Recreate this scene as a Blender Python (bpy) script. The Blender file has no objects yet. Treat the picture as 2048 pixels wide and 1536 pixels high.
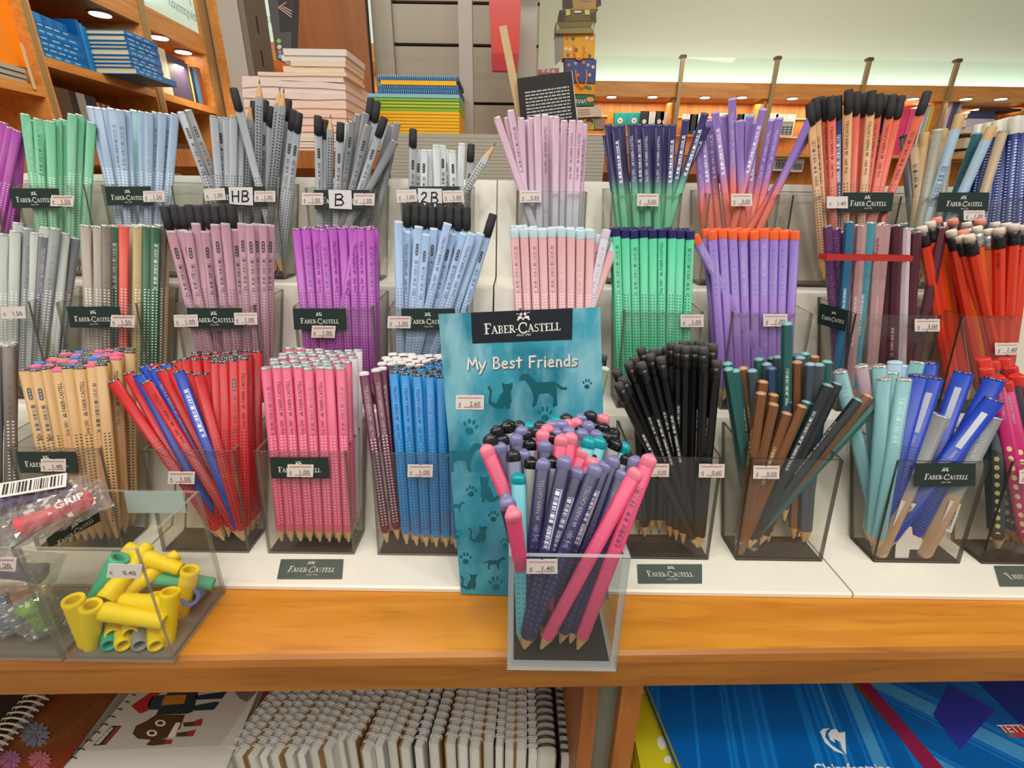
import bpy, bmesh, math, random
from mathutils import Vector, Matrix
from mathutils.geometry import tessellate_polygon
R = random.Random(11)
S = bpy.context.scene
COL = S.collection
V = Vector
# ------------------------------------------------------------------ camera, world, lights, exposure
FPX = 950.0
TH = math.radians(21.2); RL = math.radians(.85)
CAM = V((0, 0, 1.3))
FW = V((0, math.cos(TH), -math.sin(TH)))
_r0 = V((1, 0, 0)); _u0 = V((0, math.sin(TH), math.cos(TH)))
RT = math.cos(RL) * _r0 + math.sin(RL) * _u0
UP = -math.sin(RL) * _r0 + math.cos(RL) * _u0
cd = bpy.data.cameras.new('camera'); cam = bpy.data.objects.new('camera', cd); COL.objects.link(cam)
cd.sensor_width = 36; cd.lens = FPX / 2048 * 36; cd.clip_start = .01; cd.clip_end = 50
m = Matrix((RT, UP, -FW)).transposed().to_4x4(); m.translation = CAM
cam.matrix_world = m
S.camera = cam
S.view_settings.view_transform = 'Standard'; S.view_settings.look = 'None'
S.view_settings.gamma = 1; S.view_settings.use_curve_mapping = False
S.view_settings.exposure = -.20
S.cycles.transparent_max_bounces = 24; S.cycles.max_bounces = 8
S.cycles.use_denoising = True
S.cycles.caustics_reflective = False; S.cycles.caustics_refractive = False
w = bpy.data.worlds.new('world'); S.world = w; w.use_nodes = True
w.node_tree.nodes['Background'].inputs[0].default_value = (1, .96, .88, 1)
w.node_tree.nodes['Background'].inputs[1].default_value = .5

def area(name, loc, to, sx, sy, power, color=(1, .95, .87), shape='RECTANGLE', spread=180):
    l = bpy.data.lights.new(name, 'AREA'); l.shape = shape; l.size = sx; l.size_y = sy; l.energy = power; l.color = color
    l.spread = math.radians(spread)
    o = bpy.data.objects.new(name, l); COL.objects.link(o); o.location = loc
    o.rotation_euler = (V(to) - V(loc)).to_track_quat('-Z', 'Y').to_euler()
    return o
area('ceiling_fill_light', (0, -.35, 2.74), (0, .35, 1.0), 2.4, 1.1, 29)  # added soft fill from overhead, standing in for bounced room light
area('ceiling_fill_light', (0, -1.45, 2.72), (0, .3, .8), 2.0, .5, 15)  # added fill from farther back, reaching the shelf under the desk
area('ceiling_fill_light', (-.7, 1.3, 2.72), (-1.3, 1.9, 1.3), .8, .8, 26)  # added fill over the left bookcase, no fitting modelled
area('ceiling_fill_light', (1.6, 2.2, 2.72), (1.8, 2.9, 1.0), 1.2, .8, 24)  # added fill to brighten the far wall side
for x, y in ((-.55, .1), (.1, .05), (.75, .15), (-.2, -.35), (.45, -.4)):
    area('downlight', (x, y, 2.7), (x, y + .1, 0), .11, .11, 3.2, (1, .97, .92), 'DISK')
# light strip on top of the far pelmet washing up the wall, lamps under the pelmets
area('pelmet_uplight', (2.2, 3.83, 2.0), (2.2, 3.90, 2.4), 3.6, .04, 11, (.75, 1, 1))
area('pelmet_uplight', (-1.0, 2.90, 2.03), (-1.0, 3.05, 2.4), .8, .05, 2.4, (.75, 1, 1))
area('pelmet_uplight', (-1.62, 2.3, 2.0), (-1.74, 2.3, 2.5), .05, 1.1, 3.5, (.75, 1, 1))
area('shelf_light', (2.2, 3.66, 1.92), (2.2, 3.74, 1.3), 3.4, .08, 9, (1, .86, .66))
area('shelf_light', (-1.0, 2.88, 1.92), (-1.0, 2.96, 1.3), .7, .06, 3, (1, .86, .66))
area('shelf_light', (-1.62, 2.5, 1.86), (-1.7, 2.5, 1.4), .06, .5, 3.2, (1, .85, .62))

# ------------------------------------------------------------------ picking points in space along a line of sight
def ray(x, y): return FW + (x - 1024) / FPX * RT - (y - 768) / FPX * UP
def on(ax, v, p):
    d = ray(*p); return CAM + d * ((v - CAM[ax]) / d[ax])
def onX(v, p): return on(0, v, p)
def onY(v, p): return on(1, v, p)
def onZ(v, p): return on(2, v, p)
class Plane:
    def __init__(s, o, n):
        s.o = V(o); s.n = V(n).normalized()
        if s.n.dot(CAM - s.o) < 0: s.n = -s.n
    def hit(s, p, off=0):
        d = ray(*p); return CAM + d * ((s.o - CAM).dot(s.n) / d.dot(s.n)) + s.n * off
def plane3(a, b, c): return Plane(a, (V(b) - V(a)).cross(V(c) - V(a)))

# ------------------------------------------------------------------ materials
def lin(c): return tuple(((x / 255) / 12.92 if x / 255 <= .04045 else ((x / 255 + .055) / 1.055) ** 2.4) for x in c) + (1,)
_mats = {}
class NT:
    def __init__(s, m):
        m.use_nodes = True; s.t = m.node_tree; s.n = s.t.nodes; s.b = s.n.get('Principled BSDF'); s.out = s.n.get('Material Output')
    def add(s, typ, **kw):
        nd = s.n.new(typ)
        for k, v in kw.items(): setattr(nd, k, v)
        return nd
    def link(s, a, b): s.t.links.new(a, b)
    def math(s, op, a, b=None, c=None):
        nd = s.n.new('ShaderNodeMath'); nd.operation = op
        for i, v in enumerate((a, b, c)):
            if v is None: continue
            if isinstance(v, (int, float)): nd.inputs[i].default_value = v
            else: s.link(v, nd.inputs[i])
        return nd.outputs[0]
    def mix(s, f, a, b):
        nd = s.n.new('ShaderNodeMix'); nd.data_type = 'RGBA'
        for sock, v in ((nd.inputs[0], f), (nd.inputs[6], a), (nd.inputs[7], b)):
            if isinstance(v, (int, float)): sock.default_value = v
            elif isinstance(v, tuple): sock.default_value = v
            else: s.link(v, sock)
        return nd.outputs[2]
def M(name, c, rough=.5, metal=0, emit=0, spec=.5, noise=None, bump=None):
    if name in _mats: return _mats[name]
    mt = bpy.data.materials.new(name); t = NT(mt); _mats[name] = mt
    t.b.inputs['Base Color'].default_value = lin(c); t.b.inputs['Roughness'].default_value = rough
    t.b.inputs['Metallic'].default_value = metal
    t.b.inputs['Specular IOR Level'].default_value = spec
    if emit:
        t.b.inputs['Emission Color'].default_value = lin(c); t.b.inputs['Emission Strength'].default_value = emit
    if noise:   # (scale, strength, second colour)
        tc = t.add('ShaderNodeTexCoord'); nz = t.add('ShaderNodeTexNoise'); nz.inputs['Scale'].default_value = noise[0]; nz.inputs['Detail'].default_value = 4
        t.link(tc.outputs['Object'], nz.inputs['Vector'])
        rp = t.add('ShaderNodeMapRange'); rp.inputs[1].default_value = .35; rp.inputs[2].default_value = .65; t.link(nz.outputs[0], rp.inputs[0])
        f = t.math('MULTIPLY', rp.outputs[0], noise[1])
        t.link(t.mix(f, lin(c), lin(noise[2])), t.b.inputs['Base Color'])
    return mt
def wood(name, c1, c2, axis=0, scale=14, rough=.35, stretch=12):
    if name in _mats: return _mats[name]
    mt = bpy.data.materials.new(name); t = NT(mt); _mats[name] = mt
    tc = t.add('ShaderNodeTexCoord'); mp = t.add('ShaderNodeMapping'); sc = [scale] * 3; sc[axis] = scale / stretch
    mp.inputs['Scale'].default_value = sc; t.link(tc.outputs['Object'], mp.inputs[0])
    nz = t.add('ShaderNodeTexNoise'); nz.inputs['Scale'].default_value = 3; nz.inputs['Detail'].default_value = 8; nz.inputs['Distortion'].default_value = 1.2
    nz2 = t.add('ShaderNodeTexNoise'); nz2.inputs['Scale'].default_value = 14; nz2.inputs['Detail'].default_value = 3
    t.link(mp.outputs[0], nz.inputs[0]); t.link(mp.outputs[0], nz2.inputs[0])
    r = t.add('ShaderNodeMapRange'); r.inputs[1].default_value = .35; r.inputs[2].default_value = .68; t.link(nz.outputs[0], r.inputs[0])
    r2 = t.add('ShaderNodeMapRange'); r2.inputs[1].default_value = .55; r2.inputs[2].default_value = .75; r2.inputs[4].default_value = .45; t.link(nz2.outputs[0], r2.inputs[0])
    a = t.mix(r.outputs[0], lin(c1), lin(c2)); dk = tuple(x * .75 for x in c2)
    t.link(t.mix(r2.outputs[0], a, lin(dk)), t.b.inputs['Base Color'])
    t.b.inputs['Roughness'].default_value = rough
    return mt
def acrylic(name, tint=(.93, .93, .91), haze=.05, hz=(200, 200, 190), base=.03):
    if name in _mats: return _mats[name]
    mt = bpy.data.materials.new(name); t = NT(mt); _mats[name] = mt
    tr = t.add('ShaderNodeBsdfTransparent'); tr.inputs[0].default_value = tint + (1,)
    gl = t.add('ShaderNodeBsdfGlossy'); gl.inputs['Roughness'].default_value = .04
    df = t.add('ShaderNodeBsdfDiffuse'); df.inputs[0].default_value = lin(hz)
    ge = t.add('ShaderNodeNewGeometry'); dt = t.add('ShaderNodeVectorMath', operation='DOT_PRODUCT'); t.link(ge.outputs['Incoming'], dt.inputs[0]); t.link(ge.outputs['Normal'], dt.inputs[1])
    fr = t.math('MULTIPLY_ADD', t.math('POWER', t.math('SUBTRACT', 1.0, t.math('ABSOLUTE', dt.outputs['Value'])), 5.0), .55, base)
    m1 = t.add('ShaderNodeMixShader'); m1.inputs[0].default_value = haze; t.link(tr.outputs[0], m1.inputs[1]); t.link(df.outputs[0], m1.inputs[2])
    m2 = t.add('ShaderNodeMixShader'); t.link(fr, m2.inputs[0]); t.link(m1.outputs[0], m2.inputs[1]); t.link(gl.outputs[0], m2.inputs[2])
    t.link(m2.outputs[0], t.out.inputs[0]); t.n.remove(t.b)
    return mt
A_CLEAR = acrylic('acrylic_clear', (.975, .975, .965), .016)
A_SIDE = acrylic('acrylic_side', (.955, .95, .93), .05, (160, 155, 145))
A_EDGE = acrylic('acrylic_edge', (.55, .54, .51), .45, (135, 130, 120))
A_DARK = acrylic('acrylic_dark_edge', (.35, .32, .3), .55, (82, 74, 66))
A_BRIGHT = acrylic('acrylic_bright_edge', (.9, .95, .97), .45, (225, 235, 238))
A_BASE = M('smoked_base', (58, 42, 34), .25)
A_EDGE2 = acrylic('acrylic_pale_edge', (.82, .82, .8), .4, (172, 170, 162))
FILM = acrylic('plastic_film', (.95, .95, .95), .12, (235, 235, 235), .14)
GLASS = acrylic('sign_glass', (.95, .985, .975), .035, (215, 240, 228))
GREEN = M('brand_green', (24, 46, 40), .45); WHITE = M('print_white', (238, 238, 232), .6)
TAGW = M('tag_white', (226, 218, 212), .6); TAGR = M('tag_red_line', (205, 130, 120), .6); TAGK = M('tag_grey_print', (120, 112, 108), .6)
INK = M('ink_black', (18, 18, 20), .5)

# ------------------------------------------------------------------ mesh building
class MB:
    def __init__(s): s.v = []; s.f = []; s.m = []; s.uv = []
    def add(s, vs, fs, mi=0):
        b = len(s.v); s.v += [tuple(v) for v in vs]; s.f += [tuple(i + b for i in f) for f in fs]; s.m += [mi] * len(fs)
        return s
    def hexa(s, c, mi=0):   # 8 corners: bottom 4 ccw, top 4 ccw
        return s.add(c, [(3, 2, 1, 0), (4, 5, 6, 7), (0, 1, 5, 4), (1, 2, 6, 5), (2, 3, 7, 6), (3, 0, 4, 7)], mi)
    def box(s, a, b, mi=0):
        x0, y0, z0 = a; x1, y1, z1 = b
        return s.hexa([(x0, y0, z0), (x1, y0, z0), (x1, y1, z0), (x0, y1, z0), (x0, y0, z1), (x1, y0, z1), (x1, y1, z1), (x0, y1, z1)], mi)
    def slab(s, q, n, th, mi=0, edge=None):   # quad thickened along n
        q = [V(p) for p in q]; n = V(n).normalized() * th; c = q + [p + n for p in q]
        s.add(c, [(3, 2, 1, 0), (4, 5, 6, 7)], mi); b = len(s.v) - 8
        s.f += [tuple(b + i for i in f) for f in ((0, 1, 5, 4), (1, 2, 6, 5), (2, 3, 7, 6), (3, 0, 4, 7))]; s.m += [mi if edge is None else edge] * 4
        return s
    def tube(s, pts, r, n=8, mi=0, caps=True):
        pts = [V(p) for p in pts]; rs = r if isinstance(r, (list, tuple)) else [r] * len(pts); b = len(s.v); u = None
        for i, p in enumerate(pts):
            d = (pts[min(i + 1, len(pts) - 1)] - pts[max(i - 1, 0)]).normalized()
            if u is None: u = d.orthogonal().normalized()
            u = (u - d * u.dot(d)).normalized(); w_ = d.cross(u)
            for k in range(n):
                a = 2 * math.pi * k / n; s.v.append(tuple(p + (u * math.cos(a) + w_ * math.sin(a)) * rs[i]))
        for i in range(len(pts) - 1):
            for k in range(n):
                s.f.append((b + i * n + k, b + i * n + (k + 1) % n, b + (i + 1) * n + (k + 1) % n, b + (i + 1) * n + k)); s.m.append(mi)
        if caps:
            s.f.append(tuple(b + k for k in reversed(range(n)))); s.m.append(mi)
            s.f.append(tuple(b + (len(pts) - 1) * n + k for k in range(n))); s.m.append(mi)
        return s
    def poly(s, pts, mi=0):
        tr = tessellate_polygon([[V(p) for p in pts]]); return s.add(pts, [tuple(t) for t in tr], mi)
    def mesh(s, name, mats, smooth=False):
        me = bpy.data.meshes.new(name); me.from_pydata(s.v, [], s.f)
        for mm in (mats if isinstance(mats, (list, tuple)) else [mats]): me.materials.append(mm)
        me.polygons.foreach_set('material_index', s.m)
        if smooth: me.polygons.foreach_set('use_smooth', [True] * len(s.f))
        me.update(); return me
    def build(s, name, mats, parent=None, smooth=False, origin=None):
        return put(name, s.mesh(name, mats, smooth), parent)
def put(name, me, parent=None, mw=None):
    o = bpy.data.objects.new(name, me); COL.objects.link(o)
    if parent is not None:
        o.parent = parent
        if mw is None: o.matrix_parent_inverse = winv(parent)
    if mw is not None: o.matrix_local = mw
    return o
_wm = {}
def winv(p):
    m_ = Matrix.Identity(4); q = p
    while q is not None:
        m_ = q.matrix_parent_inverse @ q.matrix_basis @ m_ if q.parent else q.matrix_basis @ m_
        q = q.parent
    return m_.inverted()
def tag(o, label=None, cat=None, group=None, kind=None):
    for k, v in (('label', label), ('category', cat), ('group', group), ('kind', kind)):
        if v: o[k] = v
    return o
def empty(name, loc, label=None, cat=None, group=None):
    o = bpy.data.objects.new(name, None); COL.objects.link(o); o.location = loc; o.empty_display_size = .02
    return tag(o, label, cat, group)
def copy_tree(o, parent=None):
    c = o.copy(); COL.objects.link(c); c.parent = parent
    for ch in o.children: copy_tree(ch, c)
    return c
# ------------------------------------------------------------------ lettering
_arc = lambda cx, cy, rx, ry, a0, a1, n: [(cx + rx * math.cos(math.radians(a0 + (a1 - a0) * i / n)), cy + ry * math.sin(math.radians(a0 + (a1 - a0) * i / n))) for i in range(n + 1)]
T_, t_ = .15, .07
SER = {'F': (.62, [([(.17, 0), (.17, 1)], T_), ([(0, .97), (.6, .97), (.6, .8)], t_), ([(.17, .52), (.44, .52)], t_), ([(0, .03), (.36, .03)], t_)]),
 'A': (.82, [([(.08, 0), (.4, 1)], t_), ([(.38, 1), (.72, 0)], T_), ([(.18, .34), (.6, .34)], t_), ([(-.04, .03), (.22, .03)], t_), ([(.56, .03), (.86, .03)], t_)]),
 'B': (.68, [([(.17, 0), (.17, 1)], T_), ([(0, .97), (.35, .97)] + _arc(.36, .76, .18, .21, 90, -90, 5) + [(.17, .55)], .1), ([(.3, .55)] + _arc(.38, .29, .21, .26, 90, -90, 6) + [(0, .03)], .1)]),
 'E': (.66, [([(.17, 0), (.17, 1)], T_), ([(0, .97), (.58, .97), (.58, .8)], t_), ([(.17, .52), (.44, .52)], t_), ([(0, .03), (.6, .03), (.62, .2)], t_)]),
 'R': (.76, [([(.17, 0), (.17, 1)], T_), ([(0, .97), (.35, .97)] + _arc(.36, .75, .2, .22, 90, -90, 5) + [(.17, .53)], .1), ([(.34, .53), (.72, .02)], T_), ([(0, .03), (.36, .03)], t_)]),
 'C': (.84, [(_arc(.46, .5, .42, .49, 42, 318, 12), .12), ([(.77, .66), (.77, .95)], t_)]),
 'S': (.56, [(_arc(.28, .74, .2, .23, 40, 220, 6) + [(.28, .52)] + _arc(.28, .26, .22, .25, 60, -150, 7), .11)]),
 'T': (.72, [([(.35, 0), (.35, 1)], T_), ([(.02, .8), (.02, .97), (.68, .97), (.68, .8)], t_), ([(.17, .03), (.53, .03)], t_)]),
 'L': (.62, [([(.17, 0), (.17, 1)], T_), ([(0, .97), (.34, .97)], t_), ([(0, .03), (.56, .03), (.6, .22)], t_)]),
 '-': (.34, [([(.04, .4), (.3, .4)], .09)])}
_tcache = {}
def text2d(s, font='sans', bold=0):
    k = (s, font, bold)
    if k in _tcache: return _tcache[k]
    if font == 'serif':
        vs, fs, x = [], [], 0
        for i, ch in enumerate(s):
            big = ch in 'FC'; sc = 1.32 if big else .96
            wd, strokes = SER[ch]
            for pl, th in strokes:
                th *= 1.12
                for a, b in zip(pl, pl[1:]):
                    d = V((b[0] - a[0], b[1] - a[1])); L_ = d.length or 1e-6; d /= L_; n = V((-d.y, d.x)) * th / 2; e = d * min(th / 2, .035)
                    A = V(a) - e; B = V(b) + e; q = [A + n, A - n, B - n, B + n]; bi = len(vs)
                    vs += [(x + p.x * sc, p.y * sc - (.12 if big and ch == 'C' else 0)) for p in q]; fs.append((bi, bi + 1, bi + 2, bi + 3))
            x += wd * sc + .07
        w_ = x
    else:
        c = bpy.data.curves.new('t', 'FONT'); c.body = s; c.size = 1; c.offset = bold; c.resolution_u = 2
        o = bpy.data.objects.new('t', c); COL.objects.link(o); dg = bpy.context.evaluated_depsgraph_get()
        me = o.evaluated_get(dg).to_mesh(); vs = [(v.co.x, v.co.y) for v in me.vertices]; fs = [tuple(p.vertices) for p in me.polygons]
        o.to_mesh_clear(); bpy.data.objects.remove(o); bpy.data.curves.remove(c)
        x0 = min([v[0] for v in vs], default=0); vs = [(a - x0, b) for a, b in vs]; w_ = max([v[0] for v in vs], default=1)
    _tcache[k] = (vs, fs, w_); return _tcache[k]
def text3d(mb, s, A, B, n, font='sans', hs=1, mi=0, bold=0, slant=0):   # baseline from A to B
    vs, fs, w_ = text2d(s, font, bold); A = V(A); B = V(B); X = (B - A); sc = X.length / w_; X.normalize(); Y = V(n).normalized().cross(X)
    return mb.add([A + X * (x + slant * y) * sc + Y * y * sc * hs for x, y in vs], fs, mi)
def text_px(mb, pl, s, a, b, off=.0004, **k): return text3d(mb, s, pl.hit(a, off), pl.hit(b, off), pl.n, **k)
EMB = [[(.02, .1), (.12, .0), (.2, .16), (.32, .26), (.44, .2), (.46, .34), (.34, .46), (.3, .62), (.2, .5), (.08, .42), (.14, .3)],
       [(.3, .55), (.42, .62), (.44, .86), (.34, .9), (.28, .74)], [(.0, .78), (.46, .62), (.46, .68), (.02, .84)],
       [(.54, .2), (.64, .28), (.8, .16), (.88, .0), (.97, .1), (.88, .3), (.93, .44), (.8, .52), (.68, .48), (.52, .36)],
       [(.58, .55), (.7, .52), (.72, .8), (.62, .98), (.54, .8)], [(.5, .66), (.98, .9), (.98, .96), (.5, .72)], [(.4, .08), (.5, .05), (.56, .2), (.46, .26)]]
def emblem(mb, O, X, n, w_, mi=0):
    X = V(X).normalized(); Y = V(n).normalized().cross(X)
    for p in EMB: mb.poly([V(O) + X * (a - .5) * w_ + Y * b * w_ * .62 for a, b in p], mi)
def slab_px(name, pl, pts, mat, parent, th=.0006, off=.0003, edge=None):
    q = [pl.hit(p, off) for p in pts]; mb = MB(); mb.slab(q, pl.n, th)
    return mb.build(name, mat, parent)
def brand_card(parent, pl, x0, y0, x1, y1, sk=0, off=.0004, mat=None, hide=None):
    """printed brand label stuck on a plane, given by its corners in the picture"""
    c = slab_px('brand_label', pl, [(x0 + sk, y1), (x1 + sk * .6, y1), (x1, y0), (x0, y0)], mat or GREEN, parent, .0004, off)
    w_ = x1 - x0; h = y1 - y0; mb = MB(); xb = x0 + sk * .3
    A = (xb + .15 * w_, y0 + .70 * h); B = (xb + .87 * w_, y0 + .70 * h)
    text_px(mb, pl, 'FABER-CASTELL', A, B, off + .0006, font='serif', hs=1.0)
    P = pl.hit((xb + .49 * w_, y0 + .36 * h), off + .0006); X = pl.hit(B) - pl.hit(A); emblem(mb, P, X, pl.n, X.length * .17)
    text_px(mb, pl, 'since 1761', (xb + .43 * w_, y0 + .86 * h), (xb + .58 * w_, y0 + .86 * h), off + .0006)
    mb.build('lettering', WHITE, c); return c
def price(parent, pl, x, y, txt, w_=42, h=25, rot=0, off=.0012, red=True):
    ca, sa = math.cos(rot), math.sin(rot)
    P = lambda u, v: (x + (u * ca - v * sa) * w_, y + (u * sa + v * ca) * h)
    n = 8
    pts = [P(-.5, .5), P(-.05, .5), P(0, .44), P(.05, .5), P(.5, .5), P(.5, -.5), P(.05, -.5), P(0, -.44), P(-.05, -.5), P(-.5, -.5)]
    mb = MB(); q = [pl.hit(p, off) for p in pts]; k = len(q); mb.poly([a + pl.n * .0003 for a in q])
    mb.add(q + [a + pl.n * .0003 for a in q], [(i, (i + 1) % k, (i + 1) % k + k, i + k) for i in range(k)])
    c = mb.build('price_tag', TAGW, parent)
    mb = MB()
    if red:
        for a, b in ((P(-.42, -.34), P(.42, -.28)), (P(-.42, .3), P(-.3, .36)), (P(-.2, .3), P(.42, .36))):
            mb.slab([pl.hit((a[0], b[1]), off + .0004), pl.hit(b, off + .0004), pl.hit((b[0], a[1]), off + .0004), pl.hit(a, off + .0004)], pl.n, .00005)
        mb.build('tag_border', TAGR, c)
    mb = MB()
    text_px(mb, pl, '€', P(-.40, .26), P(-.30, .26), off + .0005); text_px(mb, pl, txt, P(0.0, .26), P(.38, .26), off + .0005, bold=.01)
    mb.build('lettering', TAGK, c); return c
exec_later = []
# ------------------------------------------------------------------ pencils
def section(sh, r):
    pts, ed = [], []
    if sh == 'tri':
        rc = r * .5; a = r * .78; dc = 2 * (a - rc)
        for k in range(3):
            th = math.radians(-90 + 120 * k)
            c1 = (dc * math.cos(th - math.pi / 3), dc * math.sin(th - math.pi / 3)); c2 = (dc * math.cos(th + math.pi / 3), dc * math.sin(th + math.pi / 3))
            for c, da, u in ((c1, -60, 0), (c1, -30, .07), (c1, 0, .15), (c2, 0, .85), (c2, 30, .93)):
                g = th + math.radians(da); pts.append((c[0] + rc * math.cos(g), c[1] + rc * math.sin(g))); ed.append((k, u))
    elif sh == 'hex':
        for k in range(6):
            th = math.radians(-90 + 60 * k)
            for da, u in ((-30, 0), (-22, .1), (22, .9)):
                rr = r * (1.0 if da == -30 else .965) ; g = th + math.radians(da); pts.append((rr * math.cos(g), rr * math.sin(g))); ed.append((k, u))
    else:
        for i in range(14):
            g = math.radians(-90 - 60 + 360 * i / 14); pts.append((r * math.cos(g), r * math.sin(g))); ed.append((i // 5, (i % 5) / 5))
    return pts, ed
def pmesh(name, sh, r, rings, mats, mis=None, top=True, bottom=False, smooth=True, scal=None):
    """rings: list of (scale, z); scal: bottom ring z grows with radius (scalloped paint edge)"""
    pts, ed = section(sh, r); n = len(pts); rm = min(math.hypot(*p) for p in pts)
    vs = []
    for j, (s_, z) in enumerate(rings):
        for p in pts:
            dz = (math.hypot(*p) - rm) * 5 if (scal is not None and j == scal) else 0
            vs.append((p[0] * s_, p[1] * s_, z + dz))
    fs, uv, mi = [], [], []
    for j in range(len(rings) - 1):
        for i in range(n):
            k = (i + 1) % n; fs.append((j * n + i, j * n + k, (j + 1) * n + k, (j + 1) * n + i))
            u0 = ed[i][0] + ed[i][1]; u1 = (ed[k][0] + ed[k][1]) if ed[k][0] == ed[i][0] else ed[i][0] + .999
            uv += [(u0, vs[j * n + i][2] * 100), (u1, vs[j * n + k][2] * 100), (u1, rings[j + 1][1] * 100), (u0, rings[j + 1][1] * 100)]
            mi.append(mis[j] if mis else 0)
    if top: fs.append(tuple((len(rings) - 1) * n + i for i in range(n))); uv += [(.99, rings[-1][1] * 100)] * n; mi.append(mis[-1] if mis else 0)
    if bottom: fs.append(tuple(reversed(range(n)))); uv += [(.99, 0)] * n; mi.append(mis[0] if mis else 0)
    me = bpy.data.meshes.new(name); me.from_pydata(vs, [], fs)
    l = me.uv_layers.new(name='UVMap'); l.data.foreach_set('uv', [c for p in uv for c in p])
    for m_ in mats: me.materials.append(m_)
    me.polygons.foreach_set('material_index', mi)
    me.polygons.foreach_set('use_smooth', [smooth] * len(fs))
    if smooth and top: me.polygons[len(fs) - 1 - (1 if bottom else 0)].use_smooth = False
    me.update(); return me
def barrel_mat(name, c, c2=None, grad=(6, 9), dots=None, dend=11.3, bar=None, bz=(9.5, 14), pill=None, rough=.38, rows=3.0, nf=3, dcols=2, ruler=None, specks=None, oval=None):
    mt = bpy.data.materials.new(name); t = NT(mt); c = tuple(x * .93 for x in c); c2 = tuple(x * .93 for x in c2) if c2 else None
    uv = t.add('ShaderNodeUVMap'); sp = t.add('ShaderNodeSeparateXYZ'); t.link(uv.outputs[0], sp.inputs[0]); u, v = sp.outputs[0], sp.outputs[1]
    fu = t.math('FRACT', u); fk = t.math('FLOOR', u)
    col = lin(c)
    if c2:
        g = t.add('ShaderNodeMapRange'); g.interpolation_type = 'SMOOTHSTEP'; g.inputs[1].default_value = grad[0]; g.inputs[2].default_value = grad[1]; t.link(v, g.inputs[0])
        col = t.mix(g.outputs[0], lin(c2), lin(c))
    band = lambda a, b: t.math('MULTIPLY', t.math('GREATER_THAN', v, a), t.math('LESS_THAN', v, b))
    ub = lambda a, b: t.math('MULTIPLY', t.math('GREATER_THAN', fu, a), t.math('LESS_THAN', fu, b))
    if specks:
        nz = t.add('ShaderNodeTexNoise'); nz.inputs['Scale'].default_value = 60; t.link(t.add('ShaderNodeTexCoord').outputs['Object'], nz.inputs[0]); nz.inputs['Scale'].default_value = 900
        col = t.mix(t.math('GREATER_THAN', nz.outputs[0], .62), col, lin(specks))
    if dots:
        W_ = 5.6
        dx = t.math('MULTIPLY', t.math('SUBTRACT', t.math('FRACT', t.math('MULTIPLY', fu, dcols)), .5), W_ / dcols)
        dy = t.math('MULTIPLY', t.math('SUBTRACT', t.math('FRACT', t.math('MULTIPLY', v, 10 / rows)), .5), rows)
        d = t.math('SQRT', t.math('ADD', t.math('MULTIPLY', dx, dx), t.math('MULTIPLY', dy, dy)))
        mk = t.math('MULTIPLY', t.math('LESS_THAN', d, .72), t.math('MULTIPLY', band(2.4, dend), ub(.05, .95)))
        col = t.mix(mk, col, lin(dots))
    if oval:
        dy = t.math('MULTIPLY', t.math('SUBTRACT', t.math('FRACT', t.math('MULTIPLY', v, 1 / .95)), .5), 9.5 / 1.5)
        dx = t.math('MULTIPLY', t.math('SUBTRACT', fu, .5), 7.5)
        d = t.math('SQRT', t.math('ADD', t.math('MULTIPLY', dx, dx), t.math('MULTIPLY', dy, dy)))
        col = t.mix(t.math('MULTIPLY', t.math('LESS_THAN', d, 1.8), band(2.4, 11.2)), col, lin(oval))
    if bar:
        wn = t.add('ShaderNodeTexWhiteNoise'); wn.noise_dimensions = '1D'; t.link(t.math('FLOOR', t.math('MULTIPLY', v, 22)), wn.inputs['W'])
        bars = t.math('MULTIPLY', t.math('GREATER_THAN', wn.outputs[0], .46), ub(.3, .72))
        wn2 = t.add('ShaderNodeTexWhiteNoise'); wn2.noise_dimensions = '1D'; t.link(t.math('FLOOR', t.math('MULTIPLY', v, 9)), wn2.inputs['W'])
        digs = t.math('MULTIPLY', t.math('GREATER_THAN', t.math('FRACT', t.math('MULTIPLY', v, 9)), .4), ub(.78, .88))
        mk = t.math('MULTIPLY', t.math('MAXIMUM', bars, digs), t.math('MULTIPLY', band(*bz), t.math('COMPARE', fk, 1, .1)))
        col = t.mix(mk, col, lin(bar))
    if pill:
        dy = t.math('SUBTRACT', v, pill[1]); ady = t.math('MAXIMUM', t.math('SUBTRACT', t.math('ABSOLUTE', dy), .42), 0)
        dx = t.math('MULTIPLY', t.math('SUBTRACT', fu, .5), .62)
        d = t.math('SQRT', t.math('ADD', t.math('MULTIPLY', dx, dx), t.math('MULTIPLY', ady, ady)))
        ins = t.math('MULTIPLY', t.math('LESS_THAN', d, .15), t.math('COMPARE', fk, 1, .1))
        slit = t.math('MULTIPLY', t.math('LESS_THAN', t.math('ABSOLUTE', dx), .05), t.math('GREATER_THAN', t.math('ABSOLUTE', t.math('SUBTRACT', t.math('ABSOLUTE', dy), .15)), .08))
        slit = t.math('MULTIPLY', slit, t.math('LESS_THAN', t.math('ABSOLUTE', dy), .38))
        col = t.mix(ins, col, t.mix(slit, lin(pill[0]), lin((150, 150, 150))))
    if ruler:
        mk = t.math('MULTIPLY', t.math('LESS_THAN', t.math('FRACT', t.math('MULTIPLY', v, 1 / .8)), .1), ub(.1, .6))
        col = t.mix(mk, col, lin(ruler))
    if isinstance(col, tuple): t.b.inputs['Base Color'].default_value = col
    else: t.link(col, t.b.inputs['Base Color'])
    t.b.inputs['Roughness'].default_value = rough
    return mt
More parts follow.
